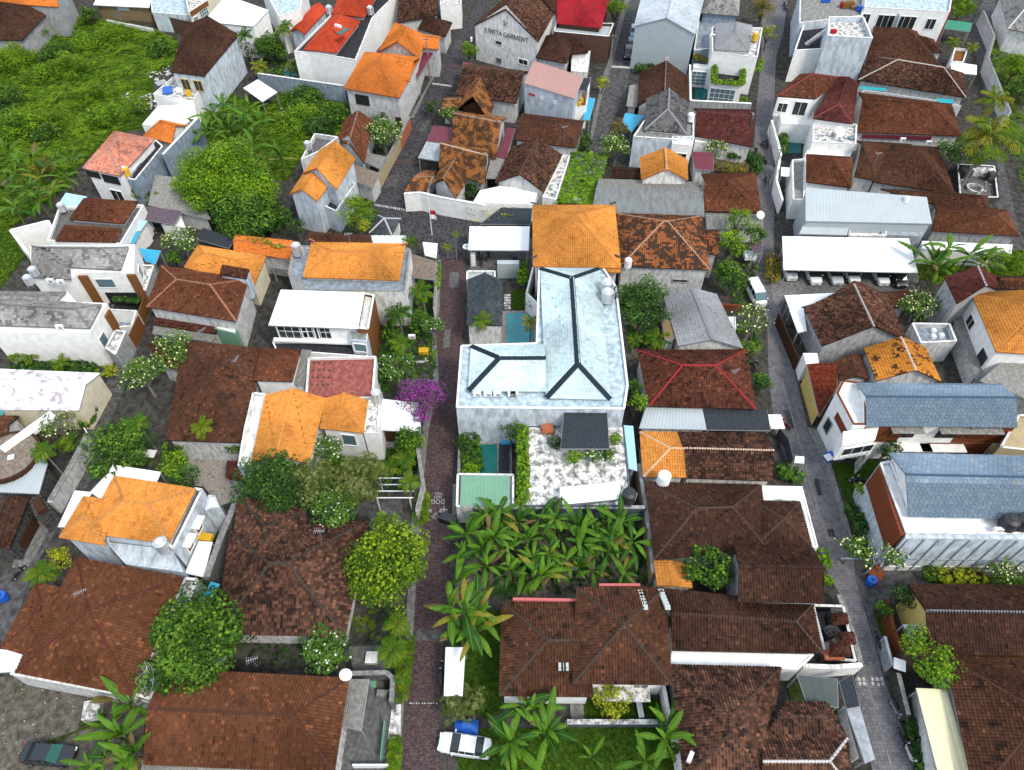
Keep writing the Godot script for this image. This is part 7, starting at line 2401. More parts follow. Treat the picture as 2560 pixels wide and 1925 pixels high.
	hp([-64.4,-65.8,-55.3,-65.7,-56.1,-63.2,-63.4,-63.5],6.42,"grey","u","gh",26,0.3,"white",3)
	hm("roof_terrace","speckled stone terrace at the right of the second villa","terrace")
	dk([-49.5,-59.2,-49.3,-62.2,-47.9,-62,-47.8,-58],3,"white_stained","plaster",0.3)
	ac("air conditioner lying on the front gutter of the second villa",-53.63,6.1,-59.62,0)
	hm("courtyard_garage","white walled car court with timber gate between the two villas","garage")
	dk([-52.1,-66.8,-48.4,-66.5,-48.1,-63.7,-49.7,-63.5],0.2,"blue_grey","white",2.2)
	car("black car parked in the court between the two grey tile villas","parked cars",-51.51,-68.82,0,Color(0.01,0.011,0.013),"sedan","glass_dark",0)
	hm("boundary_wall","brown timber fence along the left lane beside the second villa","wall")
	wl([-48,-65.6,-48,-61.8],2.4,0.12,"wood","",0)
	hm("boundary_wall","brown timber screen beside the left lane in front of the first villa","wall")
	wl([-48.7,-70.6,-48.3,-66.5],2.2,0.12,"wood","",0)
	hedge("hedge","thin hanging plants above the car court doors","","deep",[-52.1,-68.7,-48.8,-68.4],0.8,0.8,2,"hedge")
	hm("tiled_house","red brown hipped roof house with stained side wall beside the left lane")
	hp([-45.7,-71.7,-33.8,-69.1,-33.5,-61.6,-45.2,-64.1],5.4,"redbrown","u","hh",26,0.35,"stained",0,0,Color(0.34,0.17,0.11))
	back()
	hp([-37.1,-70.5,-33.4,-69.6,-33.4,-67.9,-36.9,-68.7],6.6,"wine","u","gg",10,0.1,"pale_blue",3)
	back()
	hp([-45.1,-64.5,-36.7,-62.8,-36.6,-61.6,-44.8,-63.2],3.2,"wine","u","gg",14,0.2,"stained")
	hm("fibre_canopy","grey sheet awning with white gutter below the porch roof","canopy")
	cs([-45,2.9,-63.4,-36.8,2.9,-62,-37.2,2.7,-60.8,-44.9,2.7,-62.2],"fibre",0.22)
	posts([-45,2.9,-63.4,-36.8,2.9,-62,-37.2,2.7,-60.8,-44.9,2.7,-62.2],0)
	hm("flat_roof_annex","white box with green side at the right end of the porch roof","outbuilding")
	dk([-37.2,-63.7,-34.3,-63.3,-34,-61.3,-36.9,-62.2],3.4,"white","metal_green",0.12)
	aerial("bent aerial pole on the porch roof corner",-37.66,2.9,-60.74,2,50)
	hm("tiled_house","orange hipped house behind the red brown hipped house")
	hp([-43,-77.5,-33.2,-75.2,-33.5,-69.4,-43.6,-73],4,"orange","u","hh",24,0.35,"cream")
	hm("tiled_house","low orange roof strip overgrown with creeper behind the orange hipped house")
	hp([-38.7,-80.2,-30.3,-78.9,-29.8,-75,-38.1,-76.9],3.6,"orange_red","u","gg",16,0.3,"stained")
	cover("creeper","green creeper spilling over the low orange roof","creeper",[-36.8,-79.1,-34.1,-78.5,-30.9,-77.3,-30.9,-75.8,-33.8,-77,-35.5,-77.8],5,"lime",0.35,0.6,4.4)
	hm("metal_canopy","dark sheet carport roof between the frangipani and the orange roofs","canopy")
	cs([-44.1,3,-82.7,-38.9,3,-80,-39.4,2.9,-78.3,-44.7,2.9,-80.4],"metal_dark",0.22)
	posts([-44.1,3,-82.7,-38.9,3,-80,-39.4,2.9,-78.3,-44.7,2.9,-80.4],0)
	tree("garden_tree","frangipani covered in cream flowers left of the orange hipped house",GF,"frangipani",-45.6,-78.5,5.5,2.24)
	tree("garden_tree","clipped layered shrub in front of the cream frangipani","","broad",-46.8,-77.1,3,1.21)
	tree("garden_tree","bushes over the wall behind the plum gate roof","","broad",-53.4,-90.4,3,2.27)
	hm("fibre_canopy","grey ribbed canopy right of the orange hipped house","canopy")
	cs([-32,3,-76,-30.2,3,-75.7,-30.1,2.8,-73.9,-32.6,2.8,-74.5],"fibre",0.22)
	posts([-32,3,-76,-30.2,3,-75.7,-30.1,2.8,-73.9,-32.6,2.8,-74.5],0)
	hm("flat_roof_house","blue grey decked house under the wide upturned orange roof")
	dk([-28.9,-74.9,-13.4,-74.3,-13.3,-66.1,-26,-66.3,-26,-67.3,-28.6,-69.4],5.8,"deck_blue","white_dirty",0.35,0,"concrete")
	hp([-26.5,-75.2,-14.1,-74.9,-14.2,-67.8,-26.4,-68.4],6.4,"orange","u","hh",24,0.3,"white_dirty",5.7)
	bx("roof_horn",-26.37,6.8,-75.08,0.9,0.2,0.16,-30,"terracotta_clay")
	bx("roof_horn",-14.05,6.8,-74.35,0.9,0.2,0.16,30,"terracotta_clay")
	tank("tall steel water tank on the blue grey deck",-27.93,5.9,-73.02,0.6,1.6)
	aerial("aerial on the ridge of the wide upturned orange roof",-20.7,8.2,-72.65,1.8,10)
	hm("tiled_house","dark brown roof strip behind the wide upturned orange roof","roof")
	hp([-28,-79.6,-19.5,-78.9,-18.9,-77.1,-27.8,-77.7],4.6,"brown","u","gg",18,0.2,"stained")
	hm("flat_roof_annex","white flat roof behind the wide upturned orange roof","outbuilding")
	dk([-19.6,-79.4,-14.6,-79.3,-14.6,-77.5,-19.1,-77.6],4,"white","white",0.2)
	hm("tiled_pavilion","small black pyramid roof with pale ridges at the paved junction")
	hp([-19.4,-85.3,-16,-84.5,-16.9,-80.7,-20.2,-81.2],3.2,"ink","u","hh",32,0.4,"stained",0,0,Color(0.4,0.4,0.4))
	th("gate_pillar","white stone pillar beside the small black pyramid roof","pillar","",Vector3(-16.97,0,-85.36))
	bx("body",-16.97,0,-85.36,0.8,2.2,0.8,0,"white")
	hm("metal_roof_house","white flat sheet roofed house with gridded upstairs windows")
	cs([-28.5,7,-65.5,-18.1,7,-65,-18.2,6.6,-59.2,-28.9,6.6,-59.8],"metal_white",0.3)
	csw([-28.5,7,-65.5,-18.1,7,-65,-18.2,6.6,-59.2,-28.9,6.6,-59.8],0.5,"white",0)
	wn("S",0.2,4,3.6,2.4,"white","glass_dark",4,2)
	wn("S",0.42,4.2,2,2.2,"white","glass_dark",3,2)
	wn("S",0.58,4.2,2,2.2,"white","glass_dark",3,2)
	pn("S",0.5,3.7,11,0.25,0.5,"white","balcony_edge")
	back()
	dk([-18.4,-65.6,-17,-65.2,-17,-59.3,-18.4,-59.5],6,"white_dirty","wood",0.4)
	back()
	dk([-19.5,-59.9,-17.2,-59.7,-17.1,-58,-19.1,-58.3],5.6,"concrete","pale_blue",0.1)
	wn("S",0.5,3.8,1.6,1.4,"white","glass_blue",1)
	hm("metal_roof_annex","black flat roof below the gridded windows","outbuilding")
	dk([-29.4,-60.2,-17.3,-60,-17.4,-57.7,-28.6,-58.8],3.2,"charcoal","white",0.15)
	hm("boundary_wall","timber post frame right of the black flat roof","wall")
	wl([-17.9,-66.1,-17.2,-59.3],3.2,0.12,"bamboo","",0)
	hm("tiled_pavilion","small square terracotta pyramid roof left of the red terrace")
	hp([-29.6,-57.5,-24.9,-57.3,-25,-52.4,-29.5,-52.6],5,"redbrown","u","hh",28,0.3,"white")
	hm("flat_roof_strip","grey sheet strip between the terracotta pyramid and red terrace","roof")
	cs([-25.2,4,-58.3,-24.1,4,-58.2,-24.1,3.8,-52.9,-25.4,3.8,-53.2],"fibre",0.22)
	csw([-25.2,4,-58.3,-24.1,4,-58.2,-24.1,3.8,-52.9,-25.4,3.8,-53.2],0.3,"white",0)
	hm("roof_terrace","dull red painted roof terrace with rows of dark spots","terrace")
	dk([-24.1,-56.7,-16.1,-56.9,-15.7,-50.6,-23.3,-50.3],4,"deck_red","white",0.3)
	bx("roof_vent",-23.4,4.02,-56.11,0.18,0.12,0.18,0,"iron")
	bx("roof_vent",-22.76,4.02,-56.11,0.18,0.12,0.18,0,"iron")
	bx("roof_vent",-22.12,4.02,-56.11,0.18,0.12,0.18,0,"iron")
	bx("roof_vent",-21.48,4.02,-56.11,0.18,0.12,0.18,0,"iron")
	bx("roof_vent",-23.27,4.02,-54.99,0.18,0.12,0.18,0,"iron")
	bx("roof_vent",-22.64,4.02,-54.99,0.18,0.12,0.18,0,"iron")
	bx("roof_vent",-22,4.02,-54.99,0.18,0.12,0.18,0,"iron")
	bx("roof_vent",-21.37,4.02,-54.99,0.18,0.12,0.18,0,"iron")
	bx("roof_vent",-23.15,4.02,-53.88,0.18,0.12,0.18,0,"iron")
	bx("roof_vent",-22.52,4.02,-53.88,0.18,0.12,0.18,0,"iron")
	bx("roof_vent",-21.89,4.02,-53.88,0.18,0.12,0.18,0,"iron")
	bx("roof_vent",-21.26,4.02,-53.88,0.18,0.12,0.18,0,"iron")
	bx("roof_vent",-23.03,4.02,-52.79,0.18,0.12,0.18,0,"iron")
	bx("roof_vent",-22.4,4.02,-52.79,0.18,0.12,0.18,0,"iron")
	bx("roof_vent",-21.78,4.02,-52.79,0.18,0.12,0.18,0,"iron")
	bx("roof_vent",-21.16,4.02,-52.79,0.18,0.12,0.18,0,"iron")
	hm("metal_canopy","white sheet gate canopy beside the main road's top","canopy")
	cs([-12.5,3,-79.5,-10.4,3,-79.2,-10.4,2.8,-76.3,-12,2.8,-76.9],"metal_white",0.22)
	posts([-12.5,3,-79.5,-10.4,3,-79.2,-10.4,2.8,-76.3,-12,2.8,-76.9],0)
	hm("fibre_canopy","tan sheet carport roof beside the upper main road","canopy")
	cs([-13.9,3.2,-76.8,-10.2,3.2,-75.1,-10.3,3,-71.7,-13.2,3,-72.2],"fibre_tan",0.22)
	posts([-13.9,3.2,-76.8,-10.2,3.2,-75.1,-10.3,3,-71.7,-13.2,3,-72.2],0)
	hm("boundary_wall","grey boundary wall with creeper along the upper main road","wall")
	wl([-10.4,-76.3,-10.2,-72.7,-10.1,-67.2],2.2,0.25,"stained","concrete",0)
	hedge("hedge","lime creeper hanging on the upper main road wall","","lime",[-10.3,-76.3,-10.1,-73.1,-10.2,-71.4],1.4,0.8,1,"hedge")
	palm("broad bright green palm left of the upper main road",-11.51,-68.4,4,1.78,16,1)
	palm("dark feathery palm right of the white sheet roof house",-14.11,-63.95,4.5,1.8,16,0)
	palm("palm with drooping fronds beside the yellow crate",-13.56,-59.32,4,1.46,14,1)
	palm("slender palm behind the upturned orange roof near the junction",-13.94,-78.26,4,1.33,12,0)
	palm("slender young palm at the junction corner",-7.92,-79.32,4.5,0.66,9,1)
	palm("small bright palm at the junction corner by the road",-9.19,-79.65,2,0.85,10,2)
	tree("garden_tree","leafy shrubs between the feathery palm and the main road","","broad",-11.7,-64.6,3.5,1.75)
	tree("garden_tree","frangipani with white flowers at the main road wall",GF,"frangipani_white",-9.8,-62.8,4,1.17)
	tree("garden_tree","mixed garden shrubs left of the yellow crate","","broad",-15.1,-63.4,3,1.43)
	tree("garden_tree","white flowering frangipani above the bougainvillea",GF,"frangipani_white",-13.9,-56.6,4,2.1)
	tree("garden_tree","dark garden shrubs below the drooping palm","","deep",-15.2,-55.9,3,1.35)
	th("crate","yellow crate on the dark paving beside the main road wall","crate","",Vector3(-11.18,0,-61.26))
	bx("body",-11.18,0,-61.26,1.2,0.7,0.8,0,"orange_plastic")
	ac("white air conditioner on the garden wall left of the road",-12.52,2,-61.92,0)
	bike("scooter with white panels beside the yellow crate",-11.29,-59.5,10,Color(0.5,0.5,0.5))
	bike("scooter beneath the broad bright palm",-13.61,-70.27,40,Color(0.4,0.4,0.42))
	tree("garden_tree","feathery green tree at the back corner of the steep orange house","","weedy",-22.5,-84.4,6,2.23)
	tree("garden_tree","yellow green conical tree beside the small black pyramid","","golden",-20.8,-81.6,5,1.05)
	hm("flag_pole","white flag pole with a red and white flag at the junction","flag pole","",Vector3(-11.8,0,-84.7))
	flag_pole(-11.84,-84.66)
	hm("street_sign","small round blue and white sign beside the scooter shelter","sign","",Vector3(-6.3,0,-79.2))
	round_sign(-6.3,-79.16)
	ground("rumble_stripe",[-21.3,-92.4,-21.1,-92.3,-21,-91.8,-21.1,-91.8],0.03,"paint")
	ground("rumble_stripe",[-21,-92.3,-20.8,-92.2,-20.6,-91.7,-20.8,-91.7],0.03,"paint")
	ground("rumble_stripe",[-20.7,-92.2,-20.5,-92.2,-20.3,-91.6,-20.5,-91.6],0.03,"paint")
	ground("rumble_stripe",[-20.3,-92.1,-20.2,-92.1,-20,-91.5,-20.2,-91.5],0.03,"paint")
	ground("rumble_stripe",[-20,-92,-19.8,-92,-19.7,-91.4,-19.8,-91.4],0.03,"paint")
	ground("rumble_stripe",[-19.7,-91.9,-19.5,-91.9,-19.3,-91.3,-19.5,-91.4],0.03,"paint")
	ground("rumble_stripe",[-19.4,-91.8,-19.2,-91.8,-19,-91.2,-19.2,-91.3],0.03,"paint")
	ground("rumble_stripe",[-19,-91.7,-18.9,-91.7,-18.7,-91.1,-18.9,-91.2],0.03,"paint")
	ground("rumble_stripe",[-18.7,-91.7,-18.5,-91.6,-18.4,-91.1,-18.5,-91.1],0.03,"paint")
	ground("rumble_stripe",[-18.4,-91.6,-18.2,-91.5,-18,-91,-18.2,-91],0.03,"paint")
	ground("rumble_stripe",[-18.1,-91.5,-17.9,-91.5,-17.7,-90.9,-17.9,-90.9],0.03,"paint")
	ground("rumble_stripe",[-17.7,-91.4,-17.6,-91.4,-17.4,-90.8,-17.6,-90.8],0.03,"paint")
	ground("rumble_stripe",[-17.4,-91.3,-17.2,-91.3,-17.1,-90.7,-17.3,-90.7],0.03,"paint")
	ground("rumble_stripe",[-17.1,-91.2,-16.9,-91.2,-16.8,-90.6,-16.9,-90.7],0.03,"paint")
	ground("rumble_stripe",[-16.8,-91.1,-16.6,-91.1,-16.4,-90.5,-16.6,-90.6],0.03,"paint")
	ground("rumble_stripe",[-16.4,-91.1,-16.3,-91,-16.1,-90.5,-16.3,-90.5],0.03,"paint")
	cover("dry_creeper","thin yellow creeper on the dark ruin beside the scooter shelter","creeper",[-1.2,-88.5,1.5,-88.5,2.4,-87.1,-3.8,-84.5,-6.9,-85.1,-6.5,-88.5],2.2,"golden",0.3,0.5,2.4)
	hm("dark_roof_shed","dark sheet roofed shed under yellow creeper behind the scooter shelter","shed")
	cs([-1.7,2.6,-87.8,3,2.6,-87.7,2.7,2.3,-84.4,-4.6,2.3,-84.4],"metal_dark",0.22)
	csw([-1.7,2.6,-87.8,3,2.6,-87.7,2.7,2.3,-84.4,-4.6,2.3,-84.4],0.3,"stone_dark",0)
	hm("metal_awning","turquoise awning cut by the left edge","awning")
	cs([-61.1,3.6,-50.8,-56.9,3.6,-50.7,-57.6,3.2,-48.8,-61.1,3.2,-48.9],"metal_turquoise",0.22)
	posts([-61.1,3.6,-50.8,-56.9,3.6,-50.7,-57.6,3.2,-48.8,-61.1,3.2,-48.9],0)
	hm("shed_roof_house","long white stained roof with yellow end wall at the left edge")
	hp([-63.1,-55.5,-48.2,-54.7,-48.6,-49.2,-60.2,-49.3],3.8,"chalk","u","gg",20,0.15,"cream")
	hm("tiled_house","old red brown roof at the left edge below the turquoise awning","roof")
	hp([-60.9,-48.7,-55.3,-48.7,-55.1,-45.1,-58.4,-43.5],3.4,"brown","u","gg",20,0.3,"stained")
	hm("metal_roof_hall","silver corrugated roof at the left edge above the old temple gate","hall")
	cs([-53,3.8,-45.2,-49.3,3.8,-42.2,-49.1,3.2,-38.8,-53.3,3.2,-39],"metal_pale",0.4)
	csw([-53,3.8,-45.2,-49.3,3.8,-42.2,-49.1,3.2,-38.8,-53.3,3.2,-39],0.3,"stone_dark",0)
	cs([-53,3.8,-45.2,-54.8,3.2,-43.4,-55,3.2,-39.8,-53.3,3.2,-39],"metal_pale",0.4)
	hm("white_board","white ridge ventilator frame on the silver roof","ventilator","",Vector3(-52.9,0,-46.1))
	bx("frame",-52.9,3.6,-46.14,1.2,0.5,6,-35,"metal_white")
	hm("round_canopy","oval tan canopy roof at the left edge","canopy","",Vector3(-53.8,0,-43))
	round_canopy(-53.79,-42.98)
	hm("temple_wall","old dark brown tiled wall roof of the temple gate","temple gate")
	hp([-52.5,-38.3,-50,-38.4,-49.5,-32.6,-51.2,-32.7],3,"dark","v","gg",26,0.3,"stone_dark")
	hm("stone_gate","weathered dark stone gate block beside the left lane","gate")
	wallp([-50.4,-38.4,-49.5,-39.2,-47.6,-37.5,-48.6,-36.3],0,2.6,"stone_dark","wall")
	wallp([-49.5,-37.9,-48.9,-38.5,-47.7,-37.2,-48.3,-36.5],2.6,3.2,"wood_dark","capstone")
	hm("boundary_wall","long grey wall along the left of the left lane","wall")
	wl([-47.6,-46.8,-47.8,-43.1,-48.3,-38.6],2.2,0.5,"stained","concrete",0)
	hm("boundary_wall","stone wall beside the lane in the lower left","wall")
	wl([-49.9,-36.7,-50.1,-33.4],1.6,0.3,"wood_dark","",0)
	palm("feathery light palm beside the silver roof",-49.16,-42.62,5,1.39,18,1)
	tree("garden_tree","frangipani with yellow flowers above the silver roof",GF,"bare",-50.6,-47.7,4.5,2.3)
	tree("garden_tree","frangipani thick with cream flowers beside the left lane",GF,"frangipani",-43.1,-54.3,5.5,2.33)
	tree("garden_tree","frangipani with a flat crown of cream flowers above the dark roof",GF,"frangipani",-40.6,-58.2,5.5,2.47)
	hedge("hedge","narrow dark green hedge beside the yellow end wall","","broad",[-49.4,-53.1,-49.1,-50.4,-49.4,-49.3],2,1.2,0,"hedge")
	tree("garden_tree","dark bare bush beside the long grey wall","","weedy",-49.3,-45.8,3,1.11)
	th("road_barrier","white pipe barrier beside the left lane","barrier","",Vector3(-49.49,0,-49.19))
	bx("body",-49.49,0,-49.19,0.12,1,2.6,40,"white_plastic")
	hm("tiled_house","very wide dark brown roof beside the left lane behind frangipani trees")
	hp([-39.7,-59.7,-30.2,-58.4,-28.3,-44.6,-37.5,-45],4,"brown","u","hh",25,0.35,"stained")
	hp([-44.3,-59.7,-39.4,-59.5,-38,-54.5,-42.4,-56.8],3.6,"brown","u","gg",18,0.3,"stained")
	aerial("thin white aerial on the very wide dark roof",-30.91,5.4,-53.53,2.4,70)
	tree("garden_tree","big leafy tree beside the left lane below the very wide roof","","broad",-42.5,-44.6,5.5,3.26)
	palm("bright palm above the big leafy lane tree",-40.09,-46.01,5.5,1.36,16,1)
	tree("garden_tree","compact bright green tree behind the white L canopy","","lime",-35.9,-42.4,4.5,1.87)
	tree("garden_tree","darker tree right of the compact bright green tree","","deep",-34.6,-41,4,1.59)
	palm("golden topped palm in front of the very wide dark roof",-33.41,-46.06,5,1.43,16,2)
	tree("garden_tree","small green shrub beside the white roof walkway","","broad",-30.5,-45.7,3,1.04)
	tree("garden_tree","green shrub row below the very wide dark roof","","broad",-37.5,-45.3,3,1.25)
	th("garden_table","white slatted table under the lane tree","table","",Vector3(-41.28,0.75,-45.49))
	bx("table_top",-41.28,0.75,-45.49,2.6,0.08,1,-5,"white_plastic")
	hm("boundary_wall","low grey block wall below the very wide dark roof","wall")
	wl([-36.3,-46,-30.1,-44.9],1.6,0.25,"stained","concrete",0)
	stones("rubble","grey broken rubble and gravel in the yard beside the orange house","rubble",[-36.1,-45.5,-30.6,-44.5,-30,-39.9,-31.4,-39.1,-33.7,-41.7,-35.7,-42],7,0.08,0.35,Color(0.14, 0.13, 0.12),Color(0.36, 0.34, 0.31),0.03)
	hm("tiled_gate","tiny brown pyramid gate roof beside the rubble yard","roof")
	hp([-30.6,-42.9,-28.5,-42.9,-28.3,-40.3,-30.2,-40.8],3,"wine","u","hh",26,0.3,"stained")
	hm("metal_canopy","white L shaped sheet canopy round the orange house","canopy")
	cs([-42.4,3.6,-42.1,-37,3.6,-41.2,-37.2,3.4,-40.1,-42.8,3.4,-40.8],"metal_white",0.35)
	posts([-42.4,3.6,-42.1,-37,3.6,-41.2,-37.2,3.4,-40.1,-42.8,3.4,-40.8],0)
	cs([-42.6,3.5,-41.2,-41.7,3.5,-40.7,-42.1,3.4,-37.9,-43.7,3.4,-38.9],"metal_white",0.35)
	cs([-45.3,3.5,-39,-43.4,3.5,-38.8,-44.2,3.3,-34.9,-45.5,3.3,-34.9],"metal_white",0.35)
	posts([-45.3,3.5,-39,-43.4,3.5,-38.8,-44.2,3.3,-34.9,-45.5,3.3,-34.9],0)
	hm("tiled_house","pale blue house with a bright orange hipped roof in the lower left")
	hp([-39.9,-38.9,-31.3,-37.4,-32.2,-31.5,-40.6,-32.6],6.4,"orange","u","hh",25,0.35,"pale_blue",0,0,Color(0.42,0.2,0.08))
	hp([-42.1,-36.5,-39.9,-36.2,-38.1,-31.3,-42.7,-32.1],6.42,"orange","v","hh",25,0.35,"pale_blue",0,0,Color(0.42,0.2,0.08))
	wn("E",0.35,3.4,1,1.6,"white","wood_red",1)
	wn("E",0.72,3.4,1,1.6,"white","wood_red",1)
	back()
	dk([-31.6,-37.7,-30.7,-37.5,-31.7,-31,-32.4,-31.5],5.9,"concrete_dark","pale_blue",0.3)
	wn("E",0.45,3.2,1,1.5,"white","wood_red",1)
	wn("E",0.75,3.2,1,1.5,"white","wood_red",1)
	pn("E",0.45,4.9,1.5,0.12,0.8,"white","window_hood")
	pn("E",0.75,4.9,1.5,0.12,0.8,"white","window_hood")
	back()
	dk([-39.3,-32.6,-32.6,-31.8,-30.9,-29.5,-36.6,-30.3],4.4,"pale_blue","pale_blue",0.15)
	wn("S",0.55,2.2,1.6,1.2,"plaster")
	back()
	dk([-30.8,-37.9,-30.1,-37.8,-29.3,-36.5,-30.7,-36.1],4.4,"white","pale_blue",0.15)
	tank("steel water tank at the front corner of the orange hipped house",-32.82,5.2,-31.38,0.65,1.4)
	hm("metal_awning","long white ribbed awning along the dark alley","awning")
	cs([-31.1,3,-33.5,-29.7,3,-33.4,-29.7,2.8,-29.8,-31.6,2.8,-30.2],"metal_white",0.22)
	posts([-31.1,3,-33.5,-29.7,3,-33.4,-29.7,2.8,-29.8,-31.6,2.8,-30.2],0)
	th("sign_box","yellow meter box beside the long white awning","box","",Vector3(-30.6,2.6,-33.97))
	bx("body",-30.6,2.6,-33.97,1.4,0.5,0.8,-10,"orange_plastic")
	hm("boundary_wall","dark mossy alley wall between the two lower left houses","wall")
	wl([-28.4,-38.7,-29,-34,-29.3,-29.7],3,0.5,"concrete_dark","concrete",0)
	tree("garden_tree","yellow flowering shrub at the corner of the orange hipped house","","golden",-45.1,-32,3,1.42)
	palm("arching palm above the road at the lower left",-45.15,-29.95,3.5,1.61,16,1)
	bike("dark scooter parked beside the temple wall in the lower left",-49.41,-31.34,70)

func build_lower_left() -> void:
	hm("tiled_house","long orange gabled roof with dark tree in front in the left centre")
	hp([-27.3,-50,-20.6,-49.5,-20.9,-40.9,-26.9,-41],5.6,"orange","v","gg",24,0.3,"white",0,0,Color(0.55,0.27,0.12))
	hm("tiled_house","short orange hipped roof beside the long orange gable")
	hp([-20.6,-49.5,-15.9,-49.2,-15.8,-44.8,-20.5,-45.4],5.6,"orange","v","gh",26,0.3,"white")
	wn("S",0.6,2.6,1.6,2,"white","glass_blue",1)
	hm("roof_walkway","white flat walkway along the left of the long orange gable","roof")
	dk([-29,-50.6,-27.5,-50.4,-26.9,-41.1,-28.3,-40.8,-28.7,-45.7],5,"white_dirty","pale_blue",0.3)
	hm("roof_terrace","stained white terrace right of the short orange roof","terrace")
	dk([-16.1,-49.6,-14.6,-49.2,-14.3,-45.1,-15.9,-45.1],5,"white_stained","white",0.2)
	tank("steel water tank behind the stained white terrace",-14.88,5.1,-49.41,0.55,1.4)
	hm("metal_canopy","white corrugated carport roof under the bougainvillea","canopy")
	cs([-14.9,3.4,-51.2,-10.6,3.4,-50.6,-10.1,3,-46.8,-14.8,3,-47.1],"metal_white",0.35)
	posts([-14.9,3.4,-51.2,-10.6,3.4,-50.6,-10.1,3,-46.8,-14.8,3,-47.1],0)
	hm("garden_room","grey garden room front with dark doors below the orange roofs","house front")
	dk([-19.9,-48.5,-13.3,-48.4,-13.4,-46.6,-19.3,-46.8],0.25,"concrete","concrete",0.12)
	bx("door_panel",-16.93,0.3,-47.79,1.6,2.4,0.1,0,"white")
	bx("dark_door",-13.72,0.3,-47.45,1.1,2.2,0.1,0,"wood_dark")
	bx("planter_box",-17.33,0.3,-47.12,3,0.5,0.6,0,"stone_dark")
	tree("bougainvillea","magenta bougainvillea spilling over the white carport roof","","bougainvillea",-10.4,-51.1,5.5,2.63)
	tree("bougainvillea","trailing tip of magenta bougainvillea at the road wall","","bougainvillea",-10.3,-48.8,3.8,0.99)
	tree("garden_tree","frangipani with white flowers in front of the orange roofs",GF,"frangipani_white",-20.1,-44.1,5,1.82)
	palm("spiky small palm beside the frangipani and orange roof",-19.23,-46.62,4,0.66,12,1)
	tree("garden_tree","large dark spreading tree left of the feathery ones","","deep",-24.3,-39.2,7.5,3.45)
	tree("garden_tree","feathery pale green tree against the large dark tree","","feathery",-20.4,-39.6,6.5,2.25)
	tree("garden_tree","rounded feathery pale green tree in the middle of the garden","","feathery",-15.6,-40,6.5,2.58)
	tree("garden_tree","frangipani with white flowers overhanging the brown tiled roof",GF,"frangipani_white",-18.4,-37,5,2.74)
	tree("garden_tree","leafy green tree beside the white carport","","broad",-11.7,-46.4,3.5,1.53)
	tree("garden_tree","lime green shrub at the main road wall","","lime",-10.6,-45.8,3,1.18)
	palm("bushy cordyline clump left of the road wall",-13.5,-43.28,1.2,1.45,16,1)
	palm("bushy cordyline clump under the lime shrub",-11.7,-44.19,1.5,1.46,16,1)
	palm("bushy cordyline clump behind the round feathery tree",-19.51,-43.84,1.3,1.46,16,1)
	palm("slender palm standing beside the white carport frame",-10.78,-39.39,4.5,1.36,14,1)
	hm("swimming_pool","sliver of dark teal pool behind the round feathery tree","swimming pool")
	wallp([-15.2,-44.9,-14.2,-44.9,-14.1,-43.9,-15.1,-43.9],0,0.12,"pool_teal","water")
	hm("pergola_frame","white metal pergola frame over the parking court","pergola","",Vector3(-12.5,0,-39.9))
	pergola(-12.47,-39.95)
	tree("conifer_tree","tall narrow conifer beside the parking court","","weedy",-12.1,-33.8,6.5,1.15)
	tree("garden_tree","dark bushes round the conifer's foot","","deep",-13.2,-34.4,2.6,1.4)
	tree("garden_tree","big bright yellow green tree beside the main road","","bright",-11.7,-29.7,7.5,3.93)
	hm("boundary_wall","concrete wall between the parking court and the main road","wall")
	wl([-10.5,-45.6,-9.5,-40.8,-9.9,-37.7],1.8,0.3,"stained","concrete",0)
	hedge("hedge","overgrown verge between the wall and the main road","","weedy",[-9.6,-40.4,-9.7,-38.4,-9.6,-37],1,1.4,0,"hedge")
	hm("painted_graffiti","white painted words and symbols on the brick road","road graffiti","",Vector3(-8,0,-39.2))
	graffiti()
	hm("tiled_house","large brown hipped house left of the bright yellow green tree")
	hp([-27.8,-34,-14.3,-35.2,-14.9,-23.6,-26.5,-23.8],4,"spotted","u","hh",30,0.7,"stained",0,0,Color(0.055,0.047,0.041))
	hp([-28,-38,-20.8,-36.4,-19.6,-31,-26.9,-31.2],4.02,"spotted","v","hg",25,0.5,"stained",0,0,Color(0.055,0.047,0.041))
	aerial("aerial standing on the ridge of the large brown hipped house",-17.88,6.4,-31.99,1.6,0)
	th("parked_scooter_cover","dark covered bundle at the edge of the banana plot","covered vehicle","",Vector3(-6.64,0,-37.28))
	bx("body",-6.64,0,-37.28,1.8,1,0.9,-20,"black_plastic")
	hm("boundary_wall","pale kerb wall beside the road at the banana plot","wall")
	wl([-6.2,-41.4,-6.1,-38.1],0.5,0.5,"pavement","",0)
	ground("road_stud",[-9.2,-19.1,-9,-19.1,-9,-19,-9.2,-19],0.02,"paint")
	ground("road_stud",[-8.9,-19.1,-8.8,-19.1,-8.8,-19,-8.9,-19],0.02,"paint")
	ground("road_stud",[-8.7,-19.1,-8.5,-19.1,-8.5,-19,-8.6,-19],0.02,"paint")
	ground("road_stud",[-8.4,-19.1,-8.3,-19.1,-8.3,-19,-8.4,-19],0.02,"paint")
	ground("road_stud",[-8.1,-19.1,-8,-19.1,-8,-19,-8.1,-19],0.02,"paint")
	ground("road_stud",[-7.9,-19.1,-7.8,-19.1,-7.7,-19,-7.9,-19],0.02,"paint")
	ground("road_stud",[-7.6,-19.1,-7.5,-19.1,-7.5,-19,-7.6,-19],0.02,"paint")
	ground("road_stud",[-7.4,-19.1,-7.2,-19.1,-7.2,-19,-7.4,-19],0.02,"paint")
	ground("road_stud",[-7.1,-19.1,-7,-19.1,-7,-19,-7.1,-19],0.02,"paint")
	ground("road_stud",[-6.8,-19.1,-6.7,-19.1,-6.7,-19,-6.8,-19],0.02,"paint")
	hm("tiled_house","huge red brown hipped house in the lower left corner")
